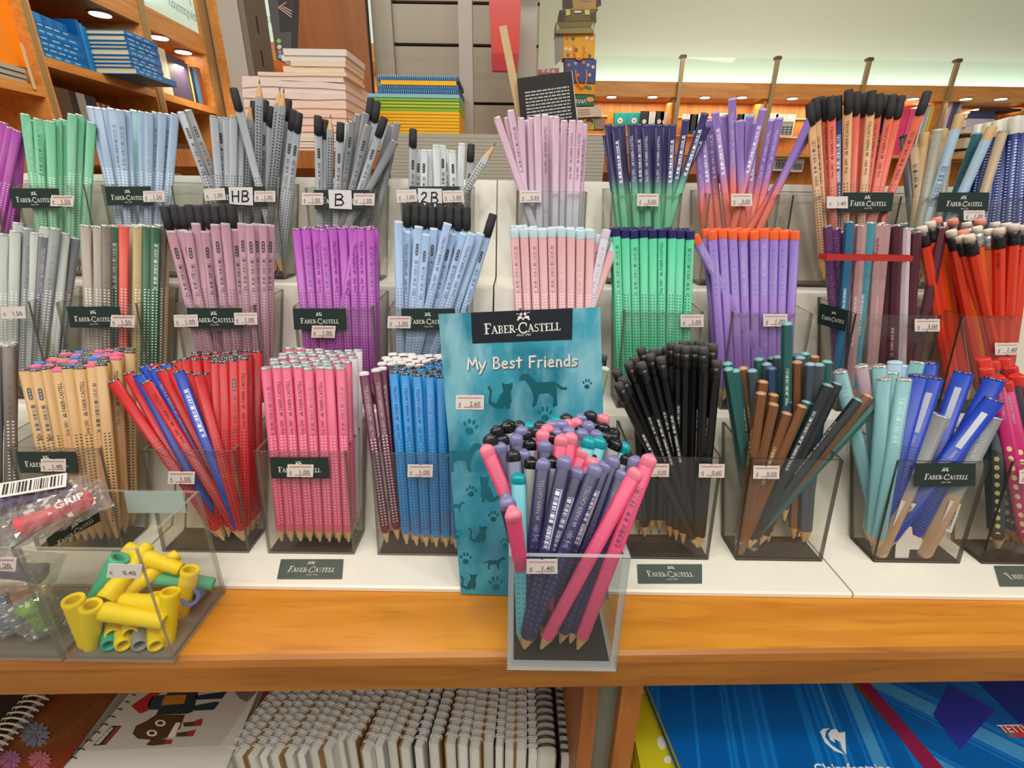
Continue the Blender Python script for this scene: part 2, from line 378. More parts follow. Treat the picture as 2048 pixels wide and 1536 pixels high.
def glitter(name, c, dark):
    if name in _mats: return _mats[name]
    mt = bpy.data.materials.new(name); t = NT(mt); _mats[name] = mt
    tc = t.add('ShaderNodeTexCoord'); nz = t.add('ShaderNodeTexVoronoi'); nz.inputs['Scale'].default_value = 1100; t.link(tc.outputs['Object'], nz.inputs[0])
    f = t.math('GREATER_THAN', t.add('ShaderNodeRGBToBW').outputs[0] if False else nz.outputs['Distance'], .0)
    bw = t.add('ShaderNodeRGBToBW'); t.link(nz.outputs['Color'], bw.inputs[0])
    t.link(t.mix(t.math('GREATER_THAN', bw.outputs[0], .52), lin(dark), lin(c)), t.b.inputs['Base Color'])
    t.b.inputs['Metallic'].default_value = .45; t.b.inputs['Roughness'].default_value = .3
    return mt
WOODTIP = M('sharpened_cedar', (214, 170, 116), .6); LEAD = M('graphite', (52, 52, 55), .35)
KD = {}
class Kind:
    def __init__(s, name, sh='tri', L=.175, r=.0040, c=(200, 200, 200), cap='metal', capc=(215, 222, 222), capd=(60, 62, 66), text=None, pname=None, cat='pencil', face='mix', lead=(52, 52, 55), ftx='FABER-CASTELL', strip=False, seed=None, err=None, **kw):
        s.name = name; s.sh, s.L, s.r, s.cap, s.cat = sh, L, r, cap, cat; s.face = face; s.textc = text; s.pname = pname or name
        if 'pill' in kw and kw['pill']: kw['pill'] = (kw['pill'], L * 100 - (2.2 if cap != 'eraser' else 3.6))
        if kw.get('bar'): e_ = 1.5 if cap == 'eraser' else 0; kw.setdefault('bz', (L * 100 - (6.6 if kw.get('pill') else 6.2) - e_, L * 100 - (3.2 if kw.get('pill') else 1.6) - e_))
        if cap == 'eraser': kw.setdefault('dend', 10.2)
        m_ = barrel_mat(name + '_paint', c, **kw)
        s.parts = {}
        zt = {'dip': L - .004, 'band': L - .008, 'eraser': L - .015, 'capsmall': L - .002, 'ferrule': L - .018, 'wood': L - .016}.get(cap, L - .001)
        s.parts['barrel'] = pmesh('barrel', sh, r, [(1, .0165), (1, zt)], [m_], scal=0, smooth=sh != 'hex')
        lm = LEAD if lead == (52, 52, 55) else M(name + '_lead', lead, .5)
        s.parts['sharpened_tip'] = pmesh('sharpened_tip', sh, r, [(.05, 0), (.22, .0045), (1, .0165)], [WOODTIP, lm], mis=[1, 0, 0], top=False, scal=2)
        cm = (glitter if cap == 'metal' else lambda n_, a, b: M(n_, a, .18))(name + '_end_' + cap, capc, capd)
        ER = lambda n_, rr, z0, z1, mat: pmesh(n_, 'round', rr, [(1, z0), (1, z1 - .0012), (.86, z1)], [mat], bottom=True)
        if cap == 'metal': s.parts['end_cap'] = pmesh('end_cap', sh, r, [(1.02, L - .0012), (1.02, L - .0003), (.93, L + .0005)], [cm])
        elif cap == 'dip': s.parts['dipped_end'] = pmesh('dipped_end', sh, r, [(.99, L - .0052), (1.03, L - .0046), (1.03, L - .0012), (.94, L + .0001), (.7, L + .0011), (.3, L + .0015)], [cm])
        elif cap == 'dome': s.parts['dipped_end'] = pmesh('dipped_end', 'round' if sh == 'round' else sh, r, [(.98, L - .0012), (.98, L - .0004), (.8, L + .0008), (.4, L + .0015)], [cm])
        elif cap == 'band': s.parts['dipped_end'] = pmesh('dipped_end', sh, r, [(1.03, L - .0085), (1.03, L - .0012), (.94, L)], [cm])
        elif cap == 'capsmall': s.parts['end_cap'] = pmesh('end_cap', sh, r, [(1.02, L - .0025), (1.02, L - .0006), (.9, L)], [M(name + '_end', capc, .3)])
        elif cap == 'eraser':
            em = M('black_rubber', (48, 48, 50), .75)
            s.parts['eraser_cap'] = pmesh('eraser_cap', 'round', r * 1.05, [(1, L - .0165), (1.02, L - .004), (.97, L), (.97, L + .0045), (.84, L + .0055)], [em], bottom=True)
        elif cap == 'ferrule':
            fm = M('black_ferrule', (30, 30, 32), .3) if capd == (60, 62, 66) else M(name + '_ferrule', capd, .3, .6)
            s.parts['ferrule'] = pmesh('ferrule', 'round', r * 1.04, [(1, L - .0185), (1, L - .015), (1.05, L - .0145), (1, L - .013), (1, L - .011), (1.05, L - .0105), (1, L - .009), (1, L - .0055)], [fm], bottom=True)
            s.parts['eraser'] = ER('eraser', r * .98, L - .0056, L + .001, M(name + '_eraser', capc, .7))
        elif cap == 'wood': s.parts['bare_wood_end'] = pmesh('bare_wood_end', sh, r, [(.99, L - .0165), (.99, L - .0008), (.9, L)], [M('bare_wood', (196, 160, 110), .6)])
        elif cap == 'tall': s.parts['end_cap'] = pmesh('end_cap', sh, r * 1.03, [(1, L - .018), (1, L - .001), (.92, L)], [cm])
        s.letter = None
        if strip:
            mb = MB(); a = r * .78 + .00012; n = (0, -1, 0)
            mb.add([(-.0021, -a, L - .052), (.0021, -a, L - .052), (.0021, -a, L - .014), (-.0021, -a, L - .014)], [(0, 1, 2, 3)]); text3d(mb, 'Name', (.0012, -a, L - .064), (.0012, -a, L - .055), n)
            s.letter = mb.mesh('name_strip', M('strip_pale', (206, 212, 226), .4)); text = None
        if text:
            mb = MB(); a = (r * .78 if sh == 'tri' else r * (.945 if sh == 'hex' else .99)) + .00012; zt_ = L - (.022 if cap in ('eraser', 'ferrule') else .012)
            n = V((0, -1, 0)); ln = min(.0265, .0021 * len(ftx))
            text3d(mb, ftx, (.0012, -a, zt_ - ln), (.0012, -a, zt_), n, hs=.95)
            if ftx == 'FABER-CASTELL':
                emblem(mb, (.0013, -a, zt_ - ln - .0036), (0, 0, 1), n, .0042)
                text3d(mb, 'Grip 2001', (.0010, -a, zt_ - ln - .023), (.0010, -a, zt_ - ln - .0095), n)
            s.letter = mb.mesh('lettering', M(name + '_print', text, .5))
        KD[name] = s
        s.n = 0
K = lambda *a, **k: Kind(*a, **k)
SILV = (222, 228, 226)
K('pink_pencil', c=(228, 96, 132), capc=SILV, capd=(150, 170, 165), dots=(250, 158, 186), bar=(150, 36, 78), text=(150, 40, 80))
K('white_pencil', c=(226, 218, 226), capc=SILV, capd=(160, 170, 168), dots=(240, 240, 240))
K('blue_pencil', c=(0, 138, 214), capc=(150, 160, 165), capd=(30, 26, 30), dots=(20, 60, 110), bar=(20, 90, 160), text=(20, 90, 160))
K('maroon_pencil', c=(98, 22, 62), cap='capsmall', capc=(225, 222, 222), dots=(210, 190, 200), text=(225, 200, 190), bar=(200, 160, 160))
K('red_pencil', c=(205, 26, 32), capc=(165, 165, 170), capd=(50, 42, 44), dots=(60, 12, 16), bar=(130, 12, 18), pill=(80, 14, 18), text=(140, 14, 20))
K('royal_blue_pencil', c=(28, 72, 190), capc=(150, 150, 165), capd=(40, 44, 70), dots=(14, 24, 80), bar=(215, 225, 240), text=(215, 225, 240))
K('natural_wood_pencil', c=(216, 172, 112), capc=(150, 156, 156), capd=(66, 70, 72), dots=(60, 44, 34), bar=(52, 40, 34), pill=(48, 36, 30), text=(70, 52, 40))
K('natural_wood_pencil_pink', pname='natural_wood_pencil', c=(216, 172, 112), cap='capsmall', capc=(240, 110, 150), dots=(200, 110, 90), text=(70, 52, 40), bar=(52, 40, 34))
K('natural_wood_pencil_blue', pname='natural_wood_pencil', c=(216, 172, 112), cap='capsmall', capc=(70, 140, 220), dots=(90, 110, 160), text=(70, 52, 40))
K('grey_pencil', c=(150, 156, 156), capc=SILV, capd=(170, 175, 172), dots=(225, 228, 226), text=(225, 225, 225), bar=(120, 124, 124))
K('pale_grey_pencil', c=(196, 202, 196), capc=SILV, capd=(180, 185, 180), dots=(232, 235, 232), text=(236, 236, 232))
K('dark_grey_pencil', c=(112, 112, 122), capc=SILV, capd=(150, 155, 160), dots=(205, 205, 210), text=(232, 232, 232))
K('taupe_pencil', c=(176, 164, 152), capc=SILV, capd=(165, 160, 150), dots=(232, 226, 218), bar=(150, 140, 130))
K('dark_taupe_pencil', c=(118, 108, 100), capc=SILV, capd=(150, 145, 140), dots=(215, 208, 200), bar=(95, 86, 80))
K('coral_red_pencil', c=(226, 84, 68), cap='capsmall', capc=(214, 120, 110), dots=(238, 205, 195))
K('gold_pencil', c=(190, 164, 112), capc=SILV, capd=(170, 165, 150), dots=(235, 225, 200), bar=(165, 140, 92))
K('dark_green_pencil', c=(46, 96, 70), capc=SILV, capd=(150, 160, 155), dots=(215, 225, 215), bar=(190, 205, 190))
K('mauve_pencil', c=(184, 138, 154), L=.177, cap='capsmall', capc=(190, 170, 180), dots=(110, 66, 90), bar=(70, 34, 52), pill=(50, 26, 40), text=(120, 66, 92))
K('mauve_eraser_pencil', c=(184, 138, 154), L=.180, cap='eraser', dots=(110, 66, 90), bar=(70, 34, 52), pill=(50, 26, 40), text=(120, 66, 92))
K('purple_pencil', c=(182, 84, 188), capc=(190, 160, 190), capd=(120, 70, 120), dots=(70, 18, 84), bar=(104, 34, 116), text=(104, 34, 116))
K('light_blue_pencil', c=(160, 188, 224), cap='capsmall', capc=(200, 215, 232), dots=(96, 112, 150), bar=(86, 104, 140), pill=(44, 54, 74), text=(86, 100, 136))
K('light_blue_eraser_pencil', c=(160, 188, 224), L=.183, cap='eraser', dots=(96, 112, 150), bar=(86, 104, 140), pill=(44, 54, 74), text=(86, 100, 136))
K('pastel_pink_pencil', c=(222, 170, 174), cap='band', capc=(196, 218, 226), dots=(246, 206, 212), bar=(140, 96, 108), text=(244, 214, 218))
K('pearl_pencil', c=(214, 208, 222), cap='band', capc=(216, 200, 220), dots=(110, 96, 110), bar=(160, 156, 176))
K('mint_pencil', c=(88, 206, 160), cap='band', capc=(36, 34, 92), dots=(18, 84, 72), bar=(26, 96, 80), text=(40, 120, 100))
K('violet_pencil', c=(146, 118, 204), cap='band', capc=(244, 104, 50), dots=(176, 96, 176), bar=(112, 92, 152), text=(236, 232, 242))
K('lavender_pencil', c=(206, 172, 194), c2=(196, 198, 214), grad=(8, 11), cap='metal', capc=(225, 210, 222), capd=(190, 165, 186), bar=(110, 84, 120), text=(110, 84, 120))
K('navy_mint_pencil', c=(46, 44, 96), c2=(74, 186, 138), grad=(9.0, 12.2), cap='capsmall', capc=(46, 48, 92), bar=(215, 218, 228), text=(228, 228, 236), dots=None)
K('violet_orange_pencil', c=(132, 104, 178), c2=(232, 88, 52), grad=(8.2, 12.4), cap='capsmall', capc=(176, 150, 214), bar=(220, 208, 226), text=(214, 196, 220), dots=None)
K('graphite_grey_pencil', c=(168, 174, 182), capc=(190, 192, 194), capd=(120, 122, 126), dots=(46, 48, 52), bar=(76, 78, 84), pill=(28, 28, 30), text=(80, 82, 88))
K('graphite_black_end_pencil', pname='graphite_grey_pencil', c=(160, 166, 174), L=.181, cap='eraser', dots=(46, 48, 52), bar=(76, 78, 84), pill=(28, 28, 30))
K('dark_graphite_pencil', pname='graphite_grey_pencil', c=(126, 128, 132), capc=(190, 192, 194), capd=(120, 122, 126), dots=(40, 40, 44), bar=(66, 66, 70), pill=(24, 24, 26))
K('short_silver_pencil', c=(206, 212, 216), L=.165, cap='capsmall', capc=(196, 200, 200), dots=(70, 72, 76), bar=(70, 72, 78), pill=(28, 28, 30))
K('mint_green_pencil', c=(122, 200, 160), capc=(226, 236, 230), capd=(150, 190, 165), dots=(214, 234, 220), bar=(70, 120, 96), text=(226, 240, 230))
K('pale_blue_pencil', c=(158, 182, 208), capc=(226, 232, 238), capd=(170, 185, 200), dots=(226, 234, 242), bar=(96, 110, 134), text=(190, 205, 222))
K('aqua_pencil', c=(140, 200, 206), capc=(226, 232, 238), capd=(170, 185, 200), dots=(226, 234, 242))
K('magenta_pencil', c=(176, 62, 168), capc=(220, 180, 214), capd=(150, 80, 140), dots=(226, 170, 220))
K('coral_eraser_pencil', c=(222, 102, 80), L=.182, cap='eraser', dots=(120, 52, 48), text=(110, 40, 40), bar=(110, 44, 40))
K('tan_eraser_pencil', c=(216, 166, 118), L=.182, cap='eraser', dots=(76, 50, 36), text=(60, 42, 34), bar=(60, 42, 34))
K('navy_eraser_pencil', c=(34, 60, 118), L=.182, cap='eraser', dots=(180, 190, 210), bar=(205, 212, 225))
K('black_pencil', sh='hex', r=.0040, L=.186, c=(14, 14, 16), cap='ferrule', capc=(78, 76, 76), bar=(216, 216, 216), bz=(9, 13.5), rough=.3)
K('teal_pencil', sh='hex', r=.0042, c=(44, 104, 100), cap='dome', capc=(126, 182, 176), bar=(205, 212, 200), bz=(9, 14))
K('slate_pencil', sh='hex', r=.0042, c=(74, 88, 96), cap='dome', capc=(142, 178, 190), bar=(205, 212, 212), bz=(9, 14))
K('charcoal_pencil', sh='hex', r=.0042, c=(46, 52, 56), cap='dome', capc=(120, 152, 156), bar=(205, 212, 212), bz=(9, 15))
K('bronze_pencil', sh='hex', r=.0042, c=(134, 88, 52), cap='dome', capc=(196, 148, 112), bar=(222, 205, 180), bz=(10, 14))
K('denim_pencil', sh='hex', r=.0042, c=(44, 72, 108), cap='dome', capc=(76, 116, 150), bar=(215, 220, 226), bz=(11, 14))
K('jumbo_blue_pencil', r=.0068, L=.178, c=(24, 66, 186), capc=(130, 130, 150), capd=(20, 28, 80), dots=(12, 24, 84), bar=(205, 214, 236), strip=True, text=(205, 214, 236), dcols=4, rows=2.9)
K('jumbo_grey_pencil', r=.0066, L=.170, c=(138, 140, 138), capc=(190, 205, 220), capd=(150, 165, 185), text=(226, 232, 232), c2=(178, 146, 112), grad=(8.6, 9.0))
K('jumbo_teal_pencil', r=.0054, L=.178, c=(124, 178, 184), capc=(240, 236, 226), capd=(150, 146, 140), bar=(150, 196, 200))
K('jumbo_rose_pencil', r=.0052, L=.178, c=(172, 142, 152), capc=(236, 236, 236), capd=(170, 160, 160))
K('frosted_blue_pencil', r=.0054, L=.18, c=(164, 194, 220), cap='capsmall', capc=(186, 212, 234))
K('magenta_oval_pencil', r=.0050, L=.176, c=(206, 34, 116), cap='band', capc=(206, 50, 50), oval=(232, 216, 150), text=(240, 225, 230), ftx='STABILO EASYgraph')
K('dark_oval_pencil', r=.0050, L=.176, c=(24, 50, 58), cap='band', capc=(214, 60, 48), oval=(216, 196, 132))
K('violet_glitter_pencil', sh='hex', r=.0040, c=(104, 56, 108), capc=(210, 190, 215), capd=(120, 80, 130), specks=(150, 100, 160))
K('metallic_blue_pencil', sh='hex', r=.0042, c=(48, 116, 158), capc=(140, 200, 215), capd=(60, 110, 130), bar=(205, 225, 235), bz=(8, 11.5))
K('metallic_teal_pencil', sh='hex', r=.0042, c=(82, 160, 178), capc=(220, 235, 236), capd=(110, 170, 180), bar=(215, 230, 235), bz=(7, 11))
K('rose_pencil', sh='hex', r=.0042, c=(204, 158, 160), capc=(226, 205, 205), capd=(180, 140, 140), bar=(236, 222, 220), bz=(6, 11), text=(150, 60, 90), ftx='Recycle')
K('dark_maroon_pencil', sh='hex', r=.0043, c=(92, 38, 52), capc=(220, 226, 220), capd=(110, 80, 84), bar=(222, 190, 190), bz=(5, 8))
K('pearl_rose_pencil', sh='hex', r=.0040, c=(226, 206, 214), capc=(226, 226, 226), capd=(180, 170, 175))
K('orange_pencil', sh='hex', r=.0044, L=.186, c=(236, 62, 26), cap='ferrule', capc=(226, 212, 196), text=(70, 16, 10), ftx='NEON HB')
K('amber_pencil', sh='hex', r=.0044, L=.186, c=(250, 116, 18), cap='ferrule', capc=(232, 150, 128))
K('orange_silver_pencil', sh='hex', r=.0040, L=.186, c=(240, 110, 50), cap='ferrule', capc=(228, 224, 210), capd=(190, 190, 190))
K('white_label_pen', sh='round', r=.0049, L=.19, c=(28, 52, 128), cap='tall', capc=(214, 212, 200), dots=(186, 196, 222), dend=16.5, rows=3.2, dcols=2)
K('pale_blue_rod', sh='round', r=.0047, L=.19, c=(160, 184, 202), cap='wood', bar=(76, 92, 112), bz=(9, 13.5))
K('kraft_pencil', sh='round', r=.0047, L=.178, c=(196, 166, 122), cap='wood')
K('ruler_pencil', sh='round', r=.0045, L=.18, c=(160, 160, 148), cap='capsmall', capc=(190, 190, 178), ruler=(130, 130, 118))
K('teal_rod', sh='round', r=.0045, L=.18, c=(32, 96, 108), cap='capsmall', capc=(60, 120, 128), bar=(26, 60, 80))
K('beige_barcode_pencil', sh='round', r=.0044, L=.172, c=(196, 172, 142), cap='capsmall', capc=(150, 140, 130), bar=(58, 50, 46), bz=(9, 15))
K('dark_rod', sh='round', r=.0044, L=.172, c=(84, 86, 92), cap='capsmall', capc=(60, 62, 66))
K('olive_pencil', c=(112, 138, 96), cap='capsmall', capc=(226, 230, 222), text=(205, 215, 190), bar=(150, 170, 130))
K('navy_paw_pencil', r=.0045, L=.164, c=(44, 40, 88), cap='dip', capc=(126, 126, 172), bar=(210, 210, 230), text=(198, 196, 226), bz=(9.8, 14.5), dots=(84, 80, 140), rows=5, dcols=2)
K('pink_paw_pencil', r=.0045, L=.164, c=(232, 74, 122), cap='dip', capc=(246, 130, 150), bar=(120, 30, 70), text=(236, 170, 160), bz=(9.8, 14.5), dots=(170, 110, 130), rows=5, dcols=2)
K('grey_paw_pencil', r=.0045, L=.164, c=(142, 144, 142), cap='dip', capc=(16, 16, 18), dots=(110, 112, 110), rows=5, dcols=2)
K('slate_paw_pencil', r=.0045, L=.164, c=(108, 116, 144), cap='dip', capc=(36, 36, 44), dots=(80, 86, 110), rows=5, dcols=2)
K('aqua_paw_pencil', r=.0045, L=.164, c=(104, 194, 208), cap='dip', capc=(0, 158, 168), dots=(60, 140, 150), rows=5, dcols=2)

def make_pencil(kind, top, base, label, group, face=None, flip=False):
    k = KD[kind]; top = V(top); base = V(base); d = (top - base); dist = d.length; d.normalize()
    s_ = min(1.05, max(.86, dist / k.L)); o0 = top - d * k.L * s_
    mid = (top + base) / 2; tc = CAM - mid
    if flip: d = -d; o0 = top; 
    y = -(tc - d * tc.dot(d)).normalized(); x = y.cross(d)
    rot = Matrix((x, y, d)).transposed().to_4x4()
    if face is None: face = R.choice((0, 1, 1, 2) if k.sh == 'tri' else (0, 1, 1, 2, 3))
    st = 120 if k.sh == 'tri' else 60
    if k.sh == 'round': st = 128; 
    ang = -face * st + R.uniform(-9, 9)
    mw = Matrix.Translation(o0) @ rot @ Matrix.Rotation(math.radians(ang), 4, 'Z') @ Matrix.Diagonal((1, 1, s_, 1))
    e = bpy.data.objects.new(k.pname, None); COL.objects.link(e); e.empty_display_size = .01; e.matrix_world = mw
    tag(e, label, k.cat, group)
    for pn, me in k.parts.items():
        c = bpy.data.objects.new(pn, me); COL.objects.link(c); c.parent = e
    if k.letter and (face == 0):
        c = bpy.data.objects.new('lettering', k.letter); COL.objects.link(c); c.parent = e
    return e

# ------------------------------------------------------------------ cups
class Cup:
    def __init__(s, row, cx, where, w=.0762, y=None, z=None, label=None, build=True, dark=False, h=None):
        s.row = row; s.y, s.z = {3: (.3365, 1.0055), 2: (.437, 1.1065), 1: (.5435, 1.2125)}[row]
        if y is not None: s.y = y
        if z is not None: s.z = z
        s.cx = cx; s.w = w; s.h = h or .0965; s.where = where
        s.fy = .010; s.by0 = .032; s.by1 = .074; s.kids = {}
        s.pl = Plane((cx, s.y, s.z), (0, -s.h, s.fy)); s.n = 0
        if not build: return
        t = .0022; x0, x1 = cx - w / 2, cx + w / 2
        A = lambda x, y_, z_: (x, s.y + y_, s.z + z_)
        s.root = empty('pencil_cup', (cx, s.y, s.z), label or 'clear acrylic cup ' + where, 'pencil cup', 'clear acrylic pencil cups')
        E_ = A_DARK if dark else A_EDGE
        n = s.pl.n
        MB().slab([A(x0, 0, 0), A(x1, 0, 0), A(x1, s.fy, s.h), A(x0, s.fy, s.h)], -n, t, 0, 1).build('front_panel', [A_CLEAR, E_], s.root)
        MB().slab([A(x0, s.by0, 0), A(x1, s.by0, 0), A(x1, s.by1, s.h + .004), A(x0, s.by1, s.h + .004)], (0, -1, .4), t, 0, 1).build('back_panel', [A_CLEAR, E_], s.root)
        for sx, x in ((1, x0), (-1, x1)):
            MB().slab([A(x, t, .0), A(x, s.by0 - t, 0), A(x, s.by1 - t, s.h + .004), A(x, s.fy + t, s.h)], (sx, 0, 0), t, 0, 1).build('side_panel', [A_SIDE, E_], s.root)
        MB().box(A(x0 + t, t, .0003), A(x1 - t, s.by0 - t, .0026)).build('base_panel', A_BASE, s.root)
    def yt(s, j): return s.y + .0245 + j * .0074
    def yb(s, j): return s.y + .0075 + j * .0044
    def lab(s, kind, extra=''):
        nm = KD[kind].pname.replace('_', ' ')
        return nm + ' ' + s.where
    def pen(s, kind, p, q, j=0, label=None, face=None, flip=False, yb=None, yt=None):
        k = KD[kind]; yb = s.yb(j) if yb is None else yb; zb = s.z + .0032
        N = ray(*p).cross(ray(*q))
        X = CAM.x - (N.y * (yb - CAM.y) + N.z * (zb - CAM.z)) / N.x
        X = min(max(X, s.cx - s.w / 2 + .006), s.cx + s.w / 2 - .006)
        B = V((X, yb, zb)); d = ray(*p); a = d.dot(d); oc = CAM - B; b = 2 * oc.dot(d); c = oc.dot(oc) - k.L ** 2; D = b * b - 4 * a * c
        YT = s.yt(j) if yt is None else yt; top = onY(YT, p)
        if D >= 0:
            best = min((CAM + d * ((-b + sg * math.sqrt(D)) / (2 * a)) for sg in (-1, 1)), key=lambda P: abs(P.y - YT))
            if -.0035 < best.y - YT < .02 or yt: top = best
        e = make_pencil(kind, top, B, label or s.label_for(kind), s.group_for(kind), face, flip)
        if not label: AUTO.setdefault((s.inw, kind, -1), []).append((p[0], e))
        return e
    def label_for(s, kind): return DESC.get(kind, KD[kind].pname.replace('_', ' ')) + ' ' + s.inw
    def group_for(s, kind): return KD[kind].pname.replace('_', ' ') + 's ' + s.inw
    def pens(s, rows):
        for r_ in rows: s.pen(*r_[:4], **(r_[4] if len(r_) > 4 else {}))
    def pack(s, kinds, tl, tr, n, rows, bl=None, br=None, rise=0, jit=.0012, j0=0, skip=0, xs=0):
        TL, TR = onY(s.yt(j0), tl), onY(s.yt(j0), tr)
        x0 = s.cx - s.w / 2 + .0065 if bl is None else onZ(s.z, (bl, 0 if False else 1)) .x if False else (bl if bl is not None else s.cx - s.w / 2 + .0065)
        x1 = s.cx + s.w / 2 - .0065 if br is None else br
        for j in range(rows):
            for i in range(n - (j % 2)):
                if R.random() < skip: continue
                u = (i + .5 * (j % 2)) / max(1, n - 1)
                top = TL.lerp(TR, u); top = V((top.x + R.uniform(-.0007, .0007) + xs * j, s.yt(j0 + j) + R.uniform(-.0007, .0007), top.z + R.uniform(-1, 1) * jit + rise * j))
                base = V((x0 + (x1 - x0) * u, s.yb(j0 + j), s.z + .0032))
                kd = kinds[(i + j) % len(kinds)] if isinstance(kinds, list) else kinds(i, j)
                if kd is None: continue
                L = KD[kd].L
                dv = (top - base)
                if dv.length < L * .93: base = top - dv.normalized() * L * .93
                e = make_pencil(kd, top, base, s.label_for(kd), s.group_for(kd))
                AUTO.setdefault((s.inw, kd, j), []).append((top.x, e))
DESC = {}; AUTO = {}
ORD = 'first second third fourth fifth sixth seventh eighth ninth tenth eleventh twelfth thirteenth fourteenth fifteenth sixteenth seventeenth eighteenth nineteenth twentieth'.split()
def label_auto():
    for (inw, kind, j), l in AUTO.items():
        l.sort(key=lambda a: a[0]); d_ = DESC.get(kind, KD[kind].pname.replace('_', ' ')); n = len(l)
        for i, (x, e) in enumerate(l):
            if n == 1 and j < 0: continue
            if j < 0: t_ = d_ + ', ' + ((ORD[i] + ' from left ') if i < 12 else (ORD[n - 1 - i] + ' from right ' if i < n - 1 else 'rightmost ')) + inw
            else: t_ = ('upright ' if (inw, kind, -1) in AUTO else '') + d_ + ', ' + ORD[i] + ' from left in ' + ('front' if j == 0 else ORD[j]) + ' rank ' + inw
            if len(t_.split()) > 16: t_ = t_.replace('with ', '')
            t_ = t_.replace(' in the ', ', ') if len(t_.split()) > 16 else t_
            e['label'] = t_
# ------------------------------------------------------------------ setting: room shell
WALLC = M('wall_paint', (226, 222, 198), .8); CEILC = M('ceiling_paint', (226, 224, 214), .8); FLOORC = M('floor_tiles', (150, 140, 126), .5)
MB().box((-3.2, -1.6, -.05), (5.2, 4.2, 0)).build('floor', FLOORC)['kind'] = 'structure'
MB().box((-3.2, -1.6, 2.8), (5.2, 4.2, 2.85)).build('ceiling', CEILC)['kind'] = 'structure'
MB().box((-3.2, 3.90, 0), (5.2, 3.98, 2.8)).build('wall_back', WALLC)['kind'] = 'structure'
MB().box((-1.92, .2, 0), (-1.86, 3.90, 2.8)).build('wall_left', WALLC)['kind'] = 'structure'

# ------------------------------------------------------------------ desk with its shelf edge
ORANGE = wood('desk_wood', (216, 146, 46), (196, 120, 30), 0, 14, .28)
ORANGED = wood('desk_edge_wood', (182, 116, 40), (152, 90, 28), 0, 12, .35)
SHELFW = wood('shelf_wood', (226, 156, 80), (204, 130, 56), 1, 10, .4)
SHELFX = wood('pelmet_wood', (224, 158, 80), (204, 132, 58), 0, 8, .4)
CAB = wood('cabinet_wood', (184, 112, 44), (150, 84, 28), 2, 10, .45)
dl, dr = V((-.75, .2202, 1)), V((.85, .2680, 1))
desk = empty('display_desk', (0, .5, 0), 'orange wooden display desk with a rounded front edge carrying the pencil stands', 'desk')
def dk(u, z, back=None): p = dl.lerp(dr, u); return V((p.x, p.y if back is None else back, z))
mb = MB(); mb.hexa([dk(0, .972) + V((0, .004, 0)), dk(1, .972) + V((0, .004, 0)), V((.85, .72, .972)), V((-.75, .72, .972)), dk(0, 1) + V((0, .004, 0)), dk(1, 1) + V((0, .004, 0)), V((.85, .72, 1)), V((-.75, .72, 1))])
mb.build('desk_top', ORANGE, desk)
mb = MB(); prof = [(0.004, .9665), (.0, .9685), (-.0005, .993), (.0012, .998), (.004, 1.0)]
for (a, za), (b, zb) in zip(prof, prof[1:]):
    mb.add([dk(0, za) + V((0, a, 0)), dk(1, za) + V((0, a, 0)), dk(1, zb) + V((0, b, 0)), dk(0, zb) + V((0, b, 0))], [(0, 1, 2, 3)])
mb.add([dk(0, .9665) + V((0, .004, 0)), dk(1, .9665) + V((0, .004, 0)), dk(1, .9665) + V((0, .03, 0)), dk(0, .9665) + V((0, .03, 0))], [(3, 2, 1, 0)])
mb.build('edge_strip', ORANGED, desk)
ZS = .80   # height of what lies on the shelf below
cz = .62
XD = [onY(.262, (x, 1440)).x for x in (1162, 1192, 1236, 1276)]
for nm, x0, x1, mt in (('divider_panel', XD[0], XD[1], CAB), ('divider_strip', XD[1], XD[2], M('grey_metal', (122, 122, 108), .5)), ('divider_panel', XD[2], XD[3], CAB)):
    MB().box((x0, .262 if nm == 'divider_panel' else .272, .0), (x1, .72, .972)).build(nm, mt, desk)
MB().box((-.75, .25, cz - .02), (.85, .72, cz)).build('lower_shelf', CAB, desk)
MB().box((-.75, .70, .0), (.85, .72, .972)).build('back_panel', CAB, desk)

# ------------------------------------------------------------------ white stepped display stands
WPL = M('white_plastic', (243, 240, 226), .14)
def stand(x0, x1, label, ys=.300):
    P = [(ys, 1.0005), (ys, 1.0035), (ys + .0015, 1.005), (.3735, 1.005), (.4235, 1.1035), (.4265, 1.106), (.474, 1.106), (.520, 1.2095), (.524, 1.212), (.590, 1.212), (.628, 1.322), (.640, 1.322), (.640, 1.0005)]
    r_ = empty('display_stand', ((x0 + x1) / 2, .45, 1.0), label, 'display stand', 'white plastic display stands')
    n = len(P)
    mb = MB(); mb.add([(x0, y, z) for y, z in P] + [(x1, y, z) for y, z in P], [(i, (i + 1) % n, (i + 1) % n + n, i + n) for i in range(n)])
    mb.build('stepped_top', WPL, r_)
    for x in (x0, x1):
        mb = MB(); t_ = .002 * (1 if x == x0 else -1); mb.poly([(x, y, z) for y, z in P]); mb.poly([(x + t_, y, z) for y, z in P]); mb.build('side_wall', WPL, r_)
    return r_
stand(-.3225, -.0224, 'white stepped plastic stand left of centre, behind the animal card')
stand(-.0206, .2795, 'white stepped plastic stand right of centre, behind the front cup')
stand(.2813, .581, 'white stepped plastic stand at the right end')
stand(-.6245, -.3245, 'white stepped plastic stand at the left end')
